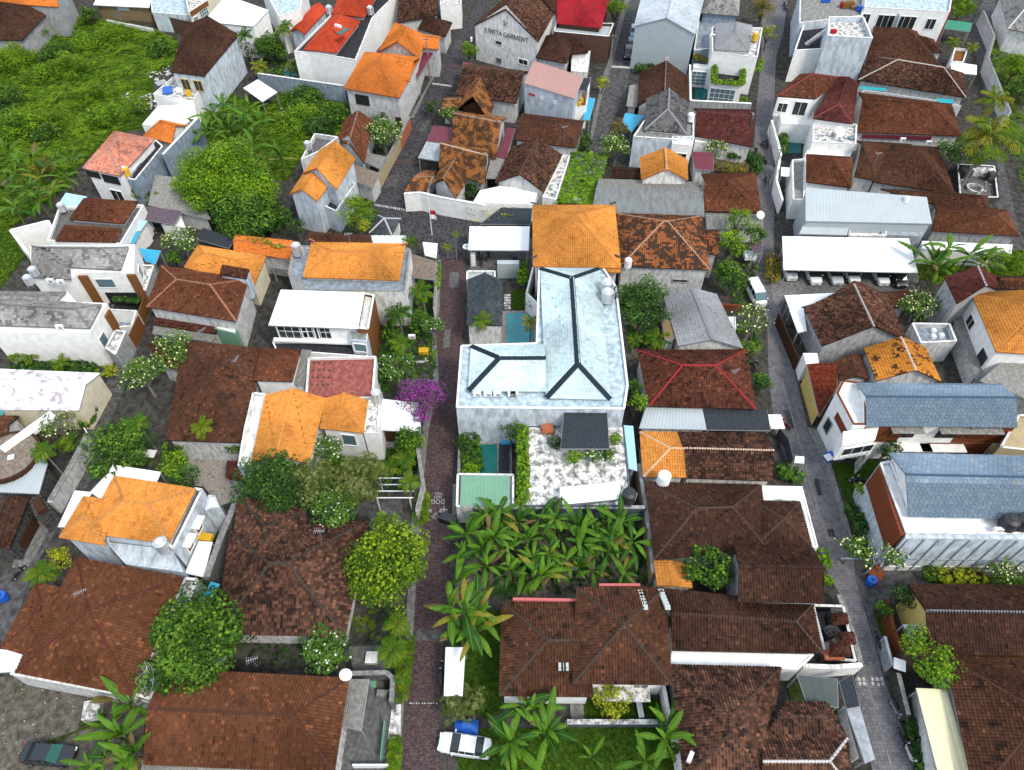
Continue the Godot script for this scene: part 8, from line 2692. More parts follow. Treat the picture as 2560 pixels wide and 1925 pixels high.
	hp([-41.3,-30.8,-30.6,-28.8,-31.8,-18.3,-42.5,-20.2],4.8,"rust","v","hh",27,0.35,"stained",0,0,Color(0.088,0.028,0.022))
	hp([-44.2,-28.3,-41.1,-27.8,-40.4,-21.2,-44.9,-22.4],4.6,"rust","v","hh",24,0.35,"stained",0,0,Color(0.088,0.028,0.022))
	hm("boundary_wall","white parapet wall in front of the huge red brown house","wall")
	wl([-43.9,-20.7,-33.3,-18.9,-31.1,-18.4],3.2,0.25,"stained","white_dirty",0)
	hm("roof_terrace","long grey concrete terrace right of the huge red brown house","terrace")
	dk([-30.7,-29,-29.4,-28.9,-30.4,-18.1,-32,-18.5],4,"concrete_pale","plaster",0.4)
	hm("flat_roof_annex","narrow pale roof strip between terrace and round tree","outbuilding")
	dk([-31.6,-25.3,-31.1,-25.3,-31.4,-21.4,-31.8,-21.4],4.4,"white_dirty","white_dirty",0.2)
	dish("large mesh satellite dish on the grey concrete terrace",-30.71,4.1,-19.4,1.5,-60,"steel",true)
	aerial("silver aerial on the peak of the huge red brown house",-36.69,8.3,-25.34,1.4,30)
	hm("metal_canopy","white corrugated canopy at the left edge beside the huge house","canopy")
	cs([-47.8,3.6,-22.8,-43.4,3.6,-22.4,-43.6,3.2,-20.8,-47,3.2,-20.6],"metal_white",0.35)
	posts([-47.8,3.6,-22.8,-43.4,3.6,-22.4,-43.6,3.2,-20.8,-47,3.2,-20.6],0)
	th("blue_board","bright blue sheet board leaning in the alley","board","",Vector3(-28.69,2.6,-28.3))
	bx("body",-28.69,2.6,-28.3,1,0.08,2,-15,"metal_blue")
	tree("garden_tree","round dense green tree between the two lower left roofs","","broad",-27.9,-23.1,7,4.17)
	hm("tiled_house","wide red brown roof along the bottom edge left of the road")
	hp([-30,-20.8,-14.1,-20,-14.2,-12.7,-29.7,-13.3],3.8,"rust","u","gh",27,0.35,"stained",0,0,Color(0.072,0.033,0.025))
	aerial("white aerial behind the wide red brown bottom roof on its left",-24.89,4,-20.9,1.6,40)
	aerial("white aerial behind the wide red brown bottom roof in its middle",-22.19,4,-21,1.8,20)
	hm("fibre_canopy","dark ribbed sheet at the front left of the wide bottom roof","canopy")
	cs([-30.2,3,-13.8,-28.1,3,-13.8,-27.7,2.8,-12.3,-30.1,2.8,-12.3],"fibre",0.22)
	posts([-30.2,3,-13.8,-28.1,3,-13.8,-27.7,2.8,-12.3,-30.1,2.8,-12.3],0)
	hm("fibre_canopy","pale ribbed awning below the wide bottom roof","canopy")
	cs([-27.8,3,-13.4,-15.5,3,-13.4,-15.5,2.8,-12.1,-27.5,2.8,-12.1],"fibre_pale",0.22)
	posts([-27.8,3,-13.4,-15.5,3,-13.4,-15.5,2.8,-12.1,-27.5,2.8,-12.1],0)
	car("dark blue black sedan on the dirt parking plot","parked cars",-39.51,-14.76,-4,Color(0.008,0.01,0.018),"sedan","glass_teal",0)
	banana("rearmost banana plant beside the wide bottom roof",B1,-33.89,-18.37,3.4,9,0,0.95,0.25)
	banana("right rear banana plant beside the wide bottom roof",B1,-32.29,-17.83,3.6,9,0,0.95,0.25)
	banana("pale leaved middle banana plant beside the wide bottom roof",B1,-33.73,-15.94,3.2,9,0,0.95,0.25)
	banana("tall middle banana plant beside the wide bottom roof",B1,-31.99,-15.48,3.6,10,0,0.95,0.25)
	banana("left front banana plant beside the wide bottom roof",B1,-33.4,-13.94,3.2,9,0,0.95,0.25)
	banana("front banana plant beside the wide bottom roof",B1,-31.84,-13.44,3,9,0,0.95,0.25)
	banana("right front banana plant beside the wide bottom roof",B1,-30.96,-14.34,3,8,0,0.95,0.25)
	banana("nearest left banana plant beside the wide bottom roof",B1,-34.37,-13.17,2.6,8,0,0.95,0.25)
	th("stone_pile","small pile of grey concrete blocks beside the bananas","blocks","",Vector3(-37.14,0,-18.32))
	bx("body",-37.14,0,-18.32,1.4,0.8,1.6,10,"concrete_pale")
	stones("pebbles","scattered white pebbles on the dirt parking plot","pebbles",[-47.8,-20.9,-37.5,-19.5,-37,-16.8,-39.3,-15.9,-45.4,-13.3,-48.6,-20.2],2.2,0.04,0.14,Color(0.25, 0.24, 0.22),Color(0.6, 0.58, 0.54),0.03)
	cover("moss_tufts","short moss and weed tufts on the dirt parking plot","weeds",[-38.5,-16.6,-36.1,-17.3,-35.7,-15.2,-37.2,-14.3,-41.4,-13.5,-38,-15.4],6,"weedy",0.15,0.3,0)
	cover("moss_tufts","weed tufts along the white wall of the huge house","weeds",[-46.8,-20.9,-43.3,-20.6,-44.7,-18.6,-44.6,-16.1,-45.7,-16.1],4,"weedy",0.12,0.28,0)
	hm("fibre_canopy","grey ribbed sheet roof over the concrete courtyard","canopy")
	cs([-14.4,3,-20.2,-12.5,3,-20.2,-12.7,2.7,-16.1,-14.5,2.7,-16.5],"fibre",0.2)
	posts([-14.4,3,-20.2,-12.5,3,-20.2,-12.7,2.7,-16.1,-14.5,2.7,-16.5],0)
	dish("solid white dish at the corner of the wide bottom roof",-14.25,3.8,-20.15,0.55,10,"white_plastic",false)
	tree("garden_tree","frangipani dotted with white flowers beside the brown hipped house",GF,"frangipani_white",-16.8,-23,4.5,2.53)
	palm("fan shaped palm beside the courtyard wall",-10.74,-22.25,4,1.43,18,1)
	palm("dark palm under the bright yellow green tree",-10.6,-24.81,3.8,1.36,16,1)
	palm("small palm on the verge beside the main road",-9.79,-20.45,2.5,0.69,12,1)
	hedge("hedge","overgrown weeds along the main road verge","","weedy",[-9.9,-24.8,-9.9,-22.1,-10.1,-19.5],0.9,1.3,0,"hedge")
	hedge("hedge","verge plants at the bottom of the main road","","weedy",[-10.1,-16,-10,-13.2],0.9,1,0,"hedge")
	hm("boundary_wall","mossy courtyard wall along the main road verge","wall")
	wl([-14.4,-21,-11.2,-21.1,-10.6,-20.6,-10.5,-18.6],2,0.3,"concrete_dark","concrete",0)
	th("pond_block","white planter tub in the dark courtyard","planter","",Vector3(-13.02,0,-22.97))
	bx("body",-13.02,0,-22.97,1.1,0.5,1.1,0,"white_dirty")
	hm("concrete_steps","pale concrete ramp slab beside the main road","ramp")
	wallp([-10.7,-18.9,-9.9,-18.9,-9.7,-16.1,-10.8,-16.1],0,0.25,"concrete_pale","wall")
	hm("water_trough","grey block trough and crates in the courtyard corner","trough")
	wallp([-12.1,-20,-11,-20,-11.3,-19.4,-12.1,-19.5],0,0.8,"concrete","wall")
	bx("green_crate",-12.62,0,-20.59,0.6,0.4,0.6,0,"metal_green")
	hm("boundary_wall","green railed yard gate beside the main road at the bottom edge","wall")
	wl([-11.1,-17.3,-11.1,-14.3],1.2,0.06,"metal_green","",0)
	th("handrail","white metal barrier in the yard at the bottom edge","barrier","",Vector3(-11.95,0,-13.88))
	bx("body",-11.95,0,-13.88,3,0.9,0.15,0,"white_plastic")
	hm("metal_canopy","long narrow white sheet roof beside the main road","canopy")
	cs([-6,2.7,-23.1,-4.2,2.7,-23.1,-4.3,2.7,-18.9,-5.9,2.7,-18.9],"metal_white",0.3)
	posts([-6,2.7,-23.1,-4.2,2.7,-23.1,-4.3,2.7,-18.9,-5.9,2.7,-18.9],0)
	bike("dark scooter beside the narrow white roof",-6.47,-21.93,85)
	bike("black scooter behind the narrow white roof",-6.49,-21.29,95)
	car("silver white sedan parked in the grass beside the main road","parked cars",-4.08,-15.46,172,Color(0.7,0.71,0.72),"sedan","glass_dark",0)
	tree("garden_shrub","round fine leaved shrub with pale tips beside the narrow white roof","","feathery",-4.5,-18.5,3.2,1.8,0,"shrub")
	hm("blue_tarpaulin","bright blue tarpaulin over a stack in the garden","tarpaulin","",Vector3(-4,0,-17))
	tarp(-3.99,-16.97)
	banana("left rear tall upright banana plant beside the main road",B2,-5.64,-25.59,5.2,9,0,1.15,0.5)
	banana("tallest tall upright banana plant beside the main road",B2,-4.3,-25.09,5.6,9,0,1.15,0.5)
	banana("right rear tall upright banana plant beside the main road",B2,-3.06,-25.67,5,9,0,1.15,0.5)
	banana("front left tall upright banana plant beside the main road",B2,-4.52,-23.81,4.4,9,0,1.15,0.5)
	banana("front right tall upright banana plant beside the main road",B2,-3.46,-23.89,4.2,9,0,1.15,0.5)

func build_bottom() -> void:
	hm("tiled_house","dark brown double hipped house below the banana plot")
	hp([-0.9,-27,6.4,-27.1,7,-18.6,-1.1,-18.7],3.4,"brown","u","hg",22,0.4,"white",0,0,Color(0.061,0.05,0.044))
	hp([6,-28,14.2,-28,13.6,-19.3,5.2,-19.4],4.4,"brown","u","hh",26,0.5,"white",0,0,Color(0.061,0.05,0.044))
	pn("S",0.55,1.8,4.6,0.15,1.2,"concrete_pale","porch_slab")
	wn("S",0.75,1,1.4,2)
	hm("skylight","left strip of glass roof tiles on the double hipped house","skylight","",Vector3(11.8,5,-26.4))
	bx("glass_tile",11.82,4.62,-27.48,0.42,0.05,0.5,0,"clear_sheet")
	bx("glass_tile",11.84,4.82,-27.11,0.42,0.05,0.5,0,"clear_sheet")
	bx("glass_tile",11.87,5.02,-26.73,0.42,0.05,0.5,0,"clear_sheet")
	bx("glass_tile",11.9,5.22,-26.37,0.42,0.05,0.5,0,"clear_sheet")
	bx("glass_tile",11.93,5.42,-26,0.42,0.05,0.5,0,"clear_sheet")
	bx("glass_tile",11.95,5.62,-25.64,0.42,0.05,0.5,0,"clear_sheet")
	hm("skylight","right strip of glass roof tiles at the double hipped house corner","skylight","",Vector3(13.9,4.6,-26.7))
	bx("glass_tile",13.74,4.62,-27.54,0.5,0.05,0.5,0,"clear_sheet")
	bx("glass_tile",13.79,4.76,-27.18,0.5,0.05,0.5,0,"clear_sheet")
	bx("glass_tile",13.84,4.9,-26.82,0.5,0.05,0.5,0,"clear_sheet")
	bx("glass_tile",13.89,5.04,-26.46,0.5,0.05,0.5,0,"clear_sheet")
	bx("glass_tile",13.94,5.18,-26.11,0.5,0.05,0.5,0,"clear_sheet")
	bx("glass_tile",13.99,5.32,-25.76,0.5,0.05,0.5,0,"clear_sheet")
	hm("skylight","square patch of glass tiles on the left hipped roof","skylight","",Vector3(4.4,4.6,-20.7))
	bx("glass_tile",4.2,4.75,-20.85,0.4,0.05,0.4,0,"clear_sheet")
	bx("glass_tile",4.44,4.75,-20.85,0.4,0.05,0.4,0,"clear_sheet")
	bx("glass_tile",4.68,4.75,-20.85,0.4,0.05,0.4,0,"clear_sheet")
	bx("glass_tile",4.2,4.61,-20.6,0.4,0.05,0.4,0,"clear_sheet")
	bx("glass_tile",4.44,4.61,-20.6,0.4,0.05,0.4,0,"clear_sheet")
	bx("glass_tile",4.68,4.61,-20.6,0.4,0.05,0.4,0,"clear_sheet")
	hm("boundary_wall","pink painted parapet strip behind the left hipped roof","wall")
	wl([0.2,-27.2,6,-27.1],3.8,0.25,"pink_paint","",0)
	hm("boundary_wall","pink painted parapet strip behind the right hipped roof","wall")
	wl([8.3,-28.5,11.9,-28.5],4,0.25,"pink_paint","",0)
	tree("garden_shrub","golden yellow shrub in front of the double hipped house","","golden",8.8,-18.9,2.8,1.65,0,"shrub")
	hm("stone_path","pale paved path across the dark lawn","path")
	wallp([5.2,-19.4,6.4,-19.4,6.4,-17.6,5.2,-17.6],0,0.08,"pavement","wall")
	hm("boundary_wall","low garden wall with pale coping before the bottom lawn","wall")
	wl([4.8,-17.2,13.7,-17.2],1.1,0.3,"slate_wall","concrete_pale",0)
	hm("boundary_wall","white side wall right of the double hipped house","wall")
	wl([13.4,-20,13.5,-18.1,13.9,-16.1,13.9,-13.3],2,0.2,"white_dirty","white",0)
	th("garden_bench","white bench frame on the dark lawn","bench","",Vector3(11.36,0.4,-18.52))
	bx("seat",11.36,0.4,-18.52,0.5,0.08,1.6,5,"white_plastic")
	cover("dark_planting","dark low plants in the corner bed of the lawn","plants",[11.8,-19,13.5,-19,13.6,-17.7,11.7,-17.8],6,"deep",0.3,0.5,0)
	tree("garden_tree","green shrub squeezed between the two dark roofs","","broad",14.2,-25.2,3.5,0.63)
	hm("tiled_house","long dark brown gabled house right of the double hipped house")
	hp([14.4,-28.2,27.8,-26.7,27.5,-22.2,14.2,-22.5],3.7,"dark","u","gh",25,0.35,"white",0,0,Color(0.083,0.061,0.05))
	hm("boundary_wall","broad white wall in front of the long dark gabled house","wall")
	dk([14.3,-22.6,27,-22.3,25.2,-21,23.5,-21.1,14,-21.5],3,"white","white",0.12)
	hm("tiled_house","large brown hipped house at the bottom right centre")
	hp([13.9,-21.1,23.4,-20.9,19.9,-12,13.6,-12],4,"spotted","v","hh",28,0.4,"stained",0,0,Color(0.066,0.041,0.03))
	hp([23.1,-18,26.6,-18,27.5,-15.3,20.5,-15.2],4,"spotted","u","gh",26,0.4,"stained")
	hp([20.3,-15.2,27.5,-15.2,26.8,-11.4,19.5,-11.4],4,"spotted","u","gh",24,0.4,"stained",0,0,Color(0.5,0.47,0.45))
	back()
	hp([14.2,-20,15.4,-20,15.2,-15.2,14,-15.4],3.95,"orange_red","v","gg",3,0.3,"stained")
	ac("white unit at the left eave of the large brown hipped house",14.25,4.2,-13.66,60)
	banana("banana plant at the back left corner of the walled banana plot",B3,-3,-35.88,3.3,10,0,0.96,0.12)
	banana("banana plant at the back row second from left of the walled banana plot",B3,-1.18,-36.26,3.1,11,0,0.96,0.12)
	banana("banana plant at the back row third of the walled banana plot",B3,0.77,-35.33,3.3,10,0,0.96,0.12)
	banana("banana plant at the back row fourth of the walled banana plot",B3,4.39,-35.5,3.5,11,0,0.96,0.12)
	banana("banana plant at the back row right of the walled banana plot",B3,6.7,-33.18,3.1,10,0,0.96,0.12)
	banana("banana plant at the right back corner of the walled banana plot",B3,10.89,-35.23,3.5,11,0,0.96,0.12)
	banana("banana plant at the left side beside the road of the walled banana plot",B3,-4.76,-34.07,2.9,10,0,0.96,0.12)
	banana("banana plant at the left side nearest the road of the walled banana plot",B3,-4.95,-32.32,2.5,11,0,0.96,0.12)
	banana("banana plant at the centre left of the walled banana plot",B3,-1.86,-33.47,3.3,10,0,0.96,0.12)
	banana("banana plant at the centre of the walled banana plot",B3,3.74,-32.05,3.3,11,0,0.96,0.12)
	banana("banana plant at the centre right of the walled banana plot",B3,6.54,-34.8,3.3,10,0,0.96,0.12)
	banana("banana plant at the middle row right of the walled banana plot",B3,9.44,-32.05,3.3,11,0,0.96,0.12)
	banana("banana plant at the right side of the walled banana plot",B3,12.01,-33.68,2.9,10,0,0.96,0.12)
	banana("banana plant at the front left of the walled banana plot",B3,-2.77,-30.92,2.5,11,0,0.96,0.12)
	banana("banana plant at the front row second of the walled banana plot",B3,-0.08,-30.45,2.7,10,0,0.96,0.12)
	banana("banana plant at the front row third of the walled banana plot",B3,1.34,-31.39,2.3,11,0,0.96,0.12)
	banana("banana plant at the front row fourth of the walled banana plot",B3,4.24,-30.42,2.5,10,0,0.96,0.12)
	banana("banana plant at the front row right of the walled banana plot",B3,7.77,-30.79,2.5,11,0,0.96,0.12)
	banana("banana plant at the front right corner of the walled banana plot",B3,10.93,-30.51,2.3,10,0,0.96,0.12)
	banana("banana plant at the low one in the middle front of the walled banana plot",B3,2.04,-31.58,2.7,11,0,0.96,0.12)
	banana("banana plant at the tall one at the left middle of the walled banana plot",B3,-2.55,-32.31,3.3,10,0,0.96,0.12)
	banana("banana plant at the tall one in the middle back of the walled banana plot",B3,9.74,-33.97,3.1,11,0,0.96,0.12)
	banana("banana plant at the inner left of the walled banana plot",B3,-0.79,-32.35,2.7,10,0,0.96,0.12)
	banana("banana plant at the inner centre left of the walled banana plot",B3,1.6,-33.65,2.7,11,0,0.96,0.12)
	banana("banana plant at the inner centre right of the walled banana plot",B3,5.35,-31.83,2.7,10,0,0.96,0.12)
	banana("banana plant at the inner right of the walled banana plot",B3,8.31,-33.73,2.8,11,0,0.96,0.12)
	banana("banana plant at the front gap left of the walled banana plot",B3,2.96,-30.26,2.3,10,0,0.96,0.12)
	banana("banana plant at the front gap right of the walled banana plot",B3,6.51,-31.01,2.3,11,0,0.96,0.12)
	banana("banana plant at the back gap left of the walled banana plot",B3,2.73,-35.96,2.9,10,0,0.96,0.12)
	banana("banana plant at the back gap right of the walled banana plot",B3,8.93,-35.55,2.9,11,0,0.96,0.12)
	cover("undergrowth","dark green undergrowth beneath the banana plants","undergrowth",[-3.4,-38.7,13.9,-38.6,14.1,-31.6,14.1,-30.3,-0.8,-28.8,-3.4,-28.8],5,"deep",0.35,0.9,0)
	banana("banana plant at the back left of the bottom lawn",B4,0.65,-18.04,3.2,9,0,1,0.05)
	banana("banana plant at the left front of the bottom lawn",B4,-0.06,-14.79,3.4,11,0,1.15,0.05)
	banana("banana plant at the middle of the bottom lawn",B4,2.96,-15.99,3,10,0,1.05,0.05)
	banana("banana plant at the back middle of the bottom lawn",B4,1.78,-17.51,3,8,0,0.95,0.05)
	banana("banana plant at the right rear of the bottom lawn",B4,12.85,-15.34,3,10,0,1.05,0.05)
	banana("banana plant at the right front of the bottom lawn",B4,11.11,-13.71,2.6,10,0,1.05,0.05)
	banana("banana plant at the right wall of the bottom lawn",B4,12.99,-16.66,2.6,8,0,0.95,0.05)
	banana("banana plant at the young centre of the bottom lawn",B4,6.62,-14.71,0.9,7,0,0.5,0.05)
	banana("banana plant at the bottom left edge of the bottom lawn",B4,-0.36,-12.82,2.6,9,0,1,0.05)
	cover("grass_tufts","rough grass tufts on the bottom lawn","grass",[-1.8,-16.7,5.6,-17,10.3,-17,12.4,-16.1,12.2,-12.4,-1.7,-12.4],9,"weedy",0.12,0.26,0)
	hm("shrine_court","walled family temple court with stone plinths","temple court")
	dk([28.7,-27.6,31.7,-27.5,31.3,-22.2,28.6,-22.5],0.3,"concrete_dark","stone_dark",1.2)
	hm("shrine","back red roofed shrine in the temple court","shrine","shrines in the temple court")
	hp([29.9,-26.2,31.2,-26.3,31.1,-25.3,29.6,-25.2],2.6,"wine","u","hh",36,0.5,"stone_dark",0,0,Color(0.066,0.028,0.022))
	hp([29.9,-25.9,30.5,-25.9,30.3,-25.3,29.7,-25.3],3.5,"wine","u","hh",36,0.2,"stone_dark",2.6,0,Color(0.066,0.028,0.022))
	hm("shrine","middle red roofed shrine in the temple court","shrine","shrines in the temple court")
	hp([29.9,-24.4,31.3,-24.5,31.2,-23.4,29.6,-23.4],2.6,"wine","u","hh",36,0.5,"stone_dark",0,0,Color(0.066,0.028,0.022))
	hp([29.9,-24.1,30.6,-24.1,30.4,-23.5,29.7,-23.5],3.5,"wine","u","hh",36,0.2,"stone_dark",2.6,0,Color(0.066,0.028,0.022))
	hm("shrine","front red roofed shrine in the temple court","shrine","shrines in the temple court")
	hp([28.8,-23.4,30.5,-23.5,30.4,-22.3,28.5,-22.3],2.6,"wine","u","hh",36,0.5,"stone_dark",0,0,Color(0.066,0.028,0.022))
	hp([28.9,-23.1,29.6,-23.1,29.5,-22.5,28.7,-22.5],3.5,"wine","u","hh",36,0.2,"stone_dark",2.6,0,Color(0.066,0.028,0.022))
	th("stone_plinth","tall weathered stone plinth in the temple court","plinth","",Vector3(30.52,0.3,-26.4))
	bx("body",30.52,0.3,-26.4,1,2,1,0,"stone_dark")
	th("stone_plinth","low weathered stone plinth beside the front shrine","plinth","",Vector3(29.88,0.3,-25.12))
	bx("body",29.88,0.3,-25.12,1.4,1.2,1,20,"stone_dark")
	th("red_roof_panel","stack of new orange tiles on the temple court wall","tiles","",Vector3(29.33,1.6,-22.76))
	bx("body",29.33,1.6,-22.76,1.8,0.2,0.9,0,"terracotta_clay")
	hm("boundary_wall","white compound wall below the temple court reaching the lane","wall")
	wl([26.3,-21.6,28.9,-21.5,31.3,-21.7],2.2,0.3,"white","white_dirty",0)
	hm("boundary_wall","grey lane wall beside the temple court","wall")
	wl([31.6,-28.5,31.8,-24.3,31.7,-22.1],1.4,0.35,"concrete","concrete",0)
	hm("netted_court","courtyard under dark shade netting","courtyard")
	wallp([25.1,-21,29.4,-20.9,29.3,-18,25,-19.2],0,0.1,"moss","wall")
	cs([24.9,3.4,-20.5,28.3,3.4,-20.1,27.8,3.2,-17.8,25.2,3.2,-18.3],"netting",3)
	posts([24.9,3.4,-20.5,28.3,3.4,-20.1,27.8,3.2,-17.8,25.2,3.2,-18.3],0)
	hm("metal_canopy","square charcoal sheet roof beside the zebra crossing","canopy")
	cs([28.6,3,-20,29.9,3,-20.6,29.8,2.9,-18,28.6,2.9,-17.8],"metal_dark",0.22)
	posts([28.6,3,-20,29.9,3,-20.6,29.8,2.9,-18,28.6,2.9,-17.8],0)
	hm("roller_screen","long grey sheet fence canopy beside the lane","canopy")
	cs([28.7,2.6,-18,29.9,2.6,-18.1,30,2.4,-14,29.1,2.4,-13.7],"metal_grey",0.22)
	posts([28.7,2.6,-18,29.9,2.6,-18.1,30,2.4,-14,29.1,2.4,-13.7],0)
	hm("boundary_wall","white railed edge left of the grey sheet canopy","wall")
	wl([29,-18.3,29,-14.3],1.6,0.1,"white_dirty","",0)
	hm("tiled_house","long dark brown gabled house at the right edge below the golden hedge")
	hp([37.1,-28.5,54.2,-28.3,50.9,-21.8,36.7,-22.1],4,"dark","u","gg",26,0.4,"yellow_wall",0,0,Color(0.2,0.24,0.27))
	hm("tiled_house","large dark brown hipped house in the bottom right corner")
	hp([38.1,-21.8,51.2,-21.5,45.7,-10.9,36.2,-10.9],4,"brown","u","hh",26,0.4,"stained",0,0,Color(0.072,0.041,0.03))
	hm("cream_canopy","long cream sheet canopy beside the bottom right house","canopy")
	cs([35,3.2,-19.4,37.6,3.2,-19.3,37.1,3,-12.7,34.5,3,-12.7],"metal_cream",0.6)
	posts([35,3.2,-19.4,37.6,3.2,-19.3,37.1,3,-12.7,34.5,3,-12.7],0)
	hm("glass_canopy","small framed glass porch beside the round lane tree","porch")
	cs([35.8,3.2,-25,38.1,3.2,-25,37.9,3,-24.1,36.3,3,-23],"clear_sheet",0.7)
	posts([35.8,3.2,-25,38.1,3.2,-25,37.9,3,-24.1,36.3,3,-23],0)
	tree("garden_tree","round yellow green tree beside the right lane","","lime",36.7,-21.7,5.5,2.42)
	tree("garden_tree","small dark tree at the corner of the long dark gable","","deep",36.8,-27.8,4,1.3)
	tree("garden_tree","round potted shrub on the small lawn by the lane","","broad",35.4,-27.1,2,0.59)
	hm("boundary_wall","red brick garden wall along the lane gate","wall")
	wl([35.9,-27.9,35.6,-25,35.8,-23],1.8,0.3,"wood_red","",0)
	hm("blue_gate_frame","blue grey framed gate screen beside the lane","gate","",Vector3(34.4,0,-23.1))
	wl([34.5,-24.4,34.3,-21.8],1.8,0.12,"metal_grey","metal_pale")
	th("gate_pillar","square white topped gate pillar beside the lane tree","pillar","",Vector3(35.88,0,-22.31))
	bx("body",35.88,0,-22.31,1.2,2.2,1.2,-20,"brick_wall")
	bx("capstone",34.73,2.2,-21.7,1,0.15,1,-20,"white")
	th("signboard","long white name board standing beside the lane","sign board","",Vector3(35.55,0,-16.44))
	bx("board",35.55,0,-16.44,0.5,1.8,6.5,-13,"white_dirty")
	hedge("hedge","clipped green hedge below the long white name board","","deep",[35,-17.8,34.7,-15.1,34.4,-13.2],1,1,0,"hedge")
	hm("boundary_wall","dark gate wall beside the scooters at the bottom right","wall")
	wl([34.6,-21.1,34.3,-17.6],1.8,0.25,"stone_dark","concrete",0)
	bike("black scooter beside the blue grey gate screen",34.64,-24.59,-80)
	bike("second black scooter below the blue grey gate screen",34.54,-23.58,-80)
	bike("white scooter nearest the bottom edge of the right lane",34.04,-14.7,-80,Color(0.55,0.55,0.55))
	bike("grey scooter beside the hedge on the right lane",34.01,-18.39,-75,Color(0.2,0.2,0.21))
	bike("black scooter between the grey and white ones",33.92,-16.12,-80)
	hm("blue_barrel","bright blue plastic barrel at the lane corner","barrel","",Vector3(35.6,0,-30.4))
	barrel(35.6,-30.4)
	hm("corner_planter","brown brick planter corner beside the blue barrel","planter")
	wallp([35.5,-31.2,36.9,-32.2,37.2,-31.1,36.2,-30.2,35.5,-30.2],0,0.8,"wood_red","wall")
	hm("blue_barrel","blue plastic tub cut by the left edge","barrel","",Vector3(-49.8,0,-28.8))
	barrel(-49.75,-28.85)

